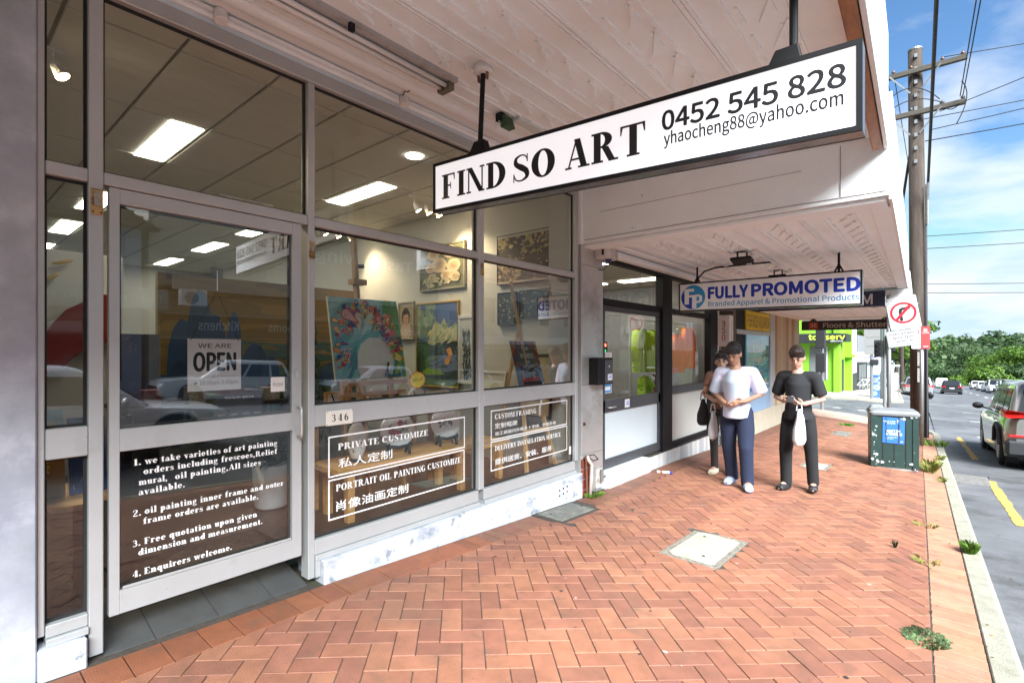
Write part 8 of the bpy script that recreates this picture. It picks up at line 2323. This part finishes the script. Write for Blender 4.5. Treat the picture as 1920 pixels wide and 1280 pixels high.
def person(label, x, y, rz, J, skin, hair, hairm, clothes, scale=1.0, group='walkers on the footpath'):
    t = thing('person', label, 'person', (x, y, gz(x, y)), group, rz)
    t.scale = (scale,) * 3
    hd_ = V(J['head']); look = V(J.get('look', (0, -1, -.15))).normalized(); upv = (V((0, 0, 1)) - look * look.z).normalized(); rt = look.cross(upv)
    hp = lambda a, b, c: tuple(hd_ + rt * a + look * b + upv * c)
    neck = V(J['neck'])
    tubes = [([J['pelvis'], J['waist'], J['chest'], J['neck']], [(.10, .15), (.095, .135), (.115, .165), (.055, .06)]),
             ([tuple(neck - V((0, 0, .03))), hp(0, -.01, -.07)], [.056, .052]),
             ([J['shL'], J['chest'], J['shR']], [.058, .085, .058])]
    for s_ in 'LR':
        tubes.append(([J['sh' + s_], J['el' + s_], J['wr' + s_]], [.047, .039, .027]))
        tubes.append(([J['hip' + s_], J['kn' + s_], J['an' + s_]], [.082, .055, .040]))
        tubes.append(([J['an' + s_], J['to' + s_]], [.042, .034]))
        sd = 1 if s_ == 'L' else -1
        tubes += hand_tubes(J['wr' + s_], J['hd' + s_], J.get('pn' + s_, (0, 0, -1)), -sd * J.get('th', 1), .6)
    balls = [(hp(0, -.012, .02), .1, (.80, .98, 1.12)), (hp(0, .028, -.055), .062, (.92, .95, .95)), (hp(0, .096, -.02), .016, (.8, 1.1, 1.1)), (hp(0, .09, .005), .012, (.7, 1, 1.8)),
             (hp(.078, -.01, -.01), .022, (.5, 1, 1.5)), (hp(-.078, -.01, -.01), .022, (.5, 1, 1.5)), (hp(0, .078, -.062), .016, (1.7, .7, .6)), (hp(0, .066, -.095), .022, (1.2, 1, .9))]
    b = blob('body', tubes, balls, .0075, skin, t, 1)
    for q in (-1, 1):
        MB().ball(hp(.032 * q, .077, .012), .0105, 8).build('eye', M_INK, b, smooth=True, local=True)
        MB().tube([hp(.016 * q, .088, .034), hp(.033 * q, .086, .040), hp(.05 * q, .074, .034)], .005, 6).build('eyebrow', hairm, b, local=True)
    MB().tube([hp(-.02, .09, -.062), hp(0, .0945, -.064), hp(.02, .09, -.062)], .0045, 6).build('mouth', mat('lip_tone', (.30, .11, .09), rough=.5, var=.05), b, local=True)
    blob('hair', [([hp(*a) for a in pts], rs) for pts, rs in hair[0]], [(hp(*p), r_, sc) for p, r_, sc in hair[1]], .011, hairm, t, 1)
    for nm, tb, bl, m, vx in clothes(J): blob(nm, tb, bl, vx, m, t, 14)
    return t
FAB = lambda n, c, **k: mat(n, c, rough=.9, var=.1, scale=6, bump=.35, bscale=14, **k)
SK = mat('skin', (.46, .27, .19), rough=.55, var=.06, scale=10); SK2 = mat('skin_tan', (.36, .19, .12), rough=.55, var=.06, scale=10)
HR = mat('black_hair', (.012, .010, .009), rough=.5, var=.4, scale=40, bump=.6, bscale=70); HR2 = mat('brown_black_hair', (.022, .012, .008), rough=.5, var=.4, scale=40, bump=.6, bscale=70)
short = ([], [((0, -.022, .05), .104, (.85, 1.0, 1.06)), ((.0, .02, .09), .078, (1.02, .92, .74)), ((.03, .05, .10), .04, (1.2, .9, .7)), ((-.035, .045, .105), .04, (1.2, .9, .7)), ((.0, -.06, .0), .078, (.95, .7, 1.1))])
longh = ([([(.055, -.03, .05), (.075, -.03, -.06), (.07, -.03, -.2), (.06, -.03, -.3)], [.04, .035, .035, .02]), ([(-.055, -.03, .05), (-.075, -.03, -.06), (-.07, -.03, -.2), (-.06, -.03, -.3)], [.04, .035, .035, .02]), ([(0, -.07, .02), (0, -.08, -.12), (0, -.07, -.28)], [.075, .075, .05])],
         [((0, -.024, .052), .106, (.87, 1.0, 1.02)), ((.025, .03, .095), .06, (1.05, .9, .6)), ((-.025, .03, .095), .06, (1.05, .9, .6))])
def tee(J, m, loose=1.12, hem=0.0, elb=.62):
    pv, ws, ch, nk = (V(J[k]) for k in ('pelvis', 'waist', 'chest', 'neck'))
    tb = [([tuple(pv + V((0, 0, hem))), tuple(pv.lerp(ws, .5)), tuple(ws), tuple(ch), tuple(ch.lerp(nk, .55)), tuple(nk - V((0, 0, .03)))],
           [(.132 * loose, .176 * loose), (.126 * loose, .168 * loose), (.118 * loose, .160 * loose), (.124 * loose, .186 * loose), (.098, .175), (.062, .085)])]
    for s_ in 'LR':
        a, e = V(J['sh' + s_]), V(J['el' + s_]); i_ = a.lerp(ch, .45) + V((0, 0, .03))
        tb.append(([tuple(ch + V((0, 0, .035))), tuple(i_), tuple(a - V((0, 0, .004)))], [.09, .078, .070]))
        tb.append(([tuple(a - V((0, 0, .004))), tuple(a.lerp(e, elb * .5)), tuple(a.lerp(e, elb)), tuple(a.lerp(e, elb + .06))], [.068, .064 * loose, .067 * loose, (.062 * loose, .062 * loose)]))
    return ('shirt', tb, [], m, .010)
def trousers(J, m, wide=1.15, cuff=.02):
    tb = [([tuple(V(J['pelvis']) + V((0, 0, .06))), tuple(V(J['pelvis']) - V((0, 0, .05)))], [(.098, .138), (.102, .145)])]
    for s_ in 'LR':
        h, k, a = V(J['hip' + s_]), V(J['kn' + s_]), V(J['an' + s_])
        tb.append(([tuple(h), tuple(h.lerp(k, .5)), tuple(k), tuple(k.lerp(a, .5)), tuple(a + V((0, 0, cuff - .04)))], [.090, .082 * wide, .068 * wide, .062 * wide, (.060 * wide, .060 * wide)]))
    return ('trousers', tb, [], m, .011)
def shoes(J, m, nm='shoe'):
    tb = []
    for s_ in 'LR':
        a, o_ = V(J['an' + s_]), V(J['to' + s_]); d = (o_ - a); d.z = 0; d.normalize()
        tb.append(([tuple(a - d * .045 + V((0, 0, -.035))), tuple(a + d * .05 + V((0, 0, -.04))), tuple(o_ + d * .03 + V((0, 0, .002)))], [(.056, .048), (.054, .054), (.034, .048)]))
        tb.append(([tuple(a + V((0, 0, .02))), tuple(a + V((0, 0, -.04)))], [.05, .05]))
    return ('shoes', tb, [], m, .009)
JA = dict(pelvis=(0, .02, .95), waist=(0, .02, 1.1), chest=(0, .02, 1.33), neck=(0, .0, 1.5), head=(0, -.035, 1.64), look=(.05, -.9, -.42),
          shL=(.18, .02, 1.415), shR=(-.18, .02, 1.415), elL=(.25, .05, 1.14), elR=(-.255, .05, 1.14), wrL=(.12, -.2, 1.10), wrR=(-.10, -.21, 1.12), hdL=(-.8, -.5, .1), hdR=(.8, -.45, .1), pnL=(-.2, .6, .7), pnR=(.2, .6, .7),
          hipL=(.095, .02, .93), hipR=(-.095, .02, .93), knL=(.12, .10, .50), knR=(-.12, -.06, .50), anL=(.13, .16, .09), anR=(-.13, .0, .09), toL=(.16, .02, .045), toR=(-.16, -.14, .04))
cA = lambda J: [tee(J, FAB('black_cotton', (.012, .012, .014)), 1.15, -.06, .78), trousers(J, FAB('black_trouser', (.010, .010, .011)), 1.1), shoes(J, mat('black_shoe', (.018, .018, .02), rough=.5, var=.2))]
pa = person('man in a black t shirt and black trousers looking down at his phone', -1.33, 7.0, R(-4), JA, SK, short, HR2, cA, 1.0)
ph = MB().box(-.04, -.30, 1.115, .035, -.285, 1.19); ph_o = ph.build('phone', M_DGREY, None, bevel=.004)
ph_o.matrix_world = Matrix.Translation((-1.33, 7.0, gz(-1.33, 7.0))) @ Matrix.Rotation(R(-4), 4, 'Z')
tag(ph_o, 'dark phone held in both hands by the man in black', 'phone')
bgm = mat('white_plastic_bag', (.72, .72, .74), rough=.45, var=.04, bump=.5, bscale=16)
def bag(label, x, y, z, w, h, d, m, rz=0, grp='carrier bags'):
    t = thing('carrier_bag', label, 'bag', (x, y, z), grp, rz)
    blob('bag', [([(0, 0, h), (.01, 0, h * .75), (.0, .0, h * .4), (.0, 0, h * .12), (0, 0, 0)], [(.02, .03), (d * .6, w * .5), (d * .95, w * .85), (d, w), (d * .7, w * .85)])], [], .012, m, t, 1)
    MB().tube([(-.03, 0, h - .02), (-.02, 0, h + .08), (.0, 0, h + .10), (.02, 0, h + .08), (.03, 0, h - .02)], .006, 6).build('handle', m, t, local=True)
    return t
g0 = gz(-1.3, 7)
bag('white plastic bag hanging from the hands of the man in black', -1.27, 6.76, g0 + .62, .13, .42, .07, bgm)
JB = dict(pelvis=(0, .02, .93), waist=(0, .0, 1.08), chest=(.0, -.03, 1.31), neck=(.0, -.06, 1.47), head=(-.01, -.12, 1.60), look=(-.15, -.85, -.5),
          shL=(.18, -.02, 1.39), shR=(-.18, -.03, 1.385), elL=(.27, .03, 1.13), elR=(-.25, .02, 1.12), wrL=(.13, -.21, 1.06), wrR=(-.06, -.24, 1.0), hdL=(-.85, -.4, -.15), hdR=(.7, -.5, .2), pnL=(-.2, .6, -.6), pnR=(.2, .6, .6),
          hipL=(.095, .02, .91), hipR=(-.095, .02, .91), knL=(.12, -.10, .49), knR=(-.10, .06, .48), anL=(.13, -.06, .085), anR=(-.07, .12, .10), toL=(.17, -.21, .04), toR=(-.10, -.02, .04))
LAV = mat('pale_lavender_cotton', (.46, .55, .66), rough=.9, var=.05, scale=2, bump=.35, bscale=12, dirt=(.66, .60, .74), dscale=2.2, dlo=.42, dhi=.6)
cB = lambda J: [tee(J, LAV, 1.2, -.08, .9), trousers(J, FAB('navy_trouser', (.012, .018, .045)), 1.22, .0), shoes(J, mat('pale_blue_shoe', (.36, .46, .68), rough=.6, var=.15, scale=20))]
person('man in a loose pale blue and lavender t shirt with navy trousers, head bent', -1.93, 6.6, R(6), JB, SK2, short, HR, cB, 1.03)
JC = dict(pelvis=(0, .02, .92), waist=(0, .02, 1.06), chest=(0, .02, 1.28), neck=(0, .0, 1.44), head=(0, -.03, 1.57), look=(.25, -.95, -.15),
          shL=(.16, .02, 1.37), shR=(-.16, .02, 1.37), elL=(.23, .03, 1.10), elR=(-.24, .03, 1.10), wrL=(.14, -.17, 1.02), wrR=(-.05, -.18, 1.04), hdL=(-.6, -.7, 0), hdR=(.8, -.5, .0), pnL=(-.3, .5, -.5), pnR=(.2, .6, -.4),
          hipL=(.085, .02, .90), hipR=(-.085, .02, .90), knL=(.09, .06, .48), knR=(-.10, -.04, .48), anL=(.09, .14, .09), anR=(-.10, .02, .085), toL=(.10, .0, .04), toR=(-.11, -.12, .04))
cC = lambda J: [tee(J, FAB('rust_brown_cotton', (.20, .10, .07)), 1.0, .0, .5), trousers(J, FAB('charcoal_legging', (.03, .025, .025)), .85), shoes(J, mat('cream_shoe', (.6, .55, .42), rough=.6, var=.1))]
pc = person('long haired woman in a brown top walking behind the man in pale blue', -2.25, 7.05, R(4), JC, SK, longh, HR, cC, .98)
g1 = gz(-2.25, 6.95)
bag('white cloth bag at the hip of the woman in brown', -2.30, 6.84, g1 + .52, .12, .36, .06, mat('white_tote', (.66, .65, .66), rough=.9, var=.05, bump=.4, bscale=12), R(10))
bag('black shoulder bag at the side of the woman in brown', -2.49, 7.0, g1 + .66, .09, .36, .08, FAB('black_canvas', (.014, .013, .014)), R(15))
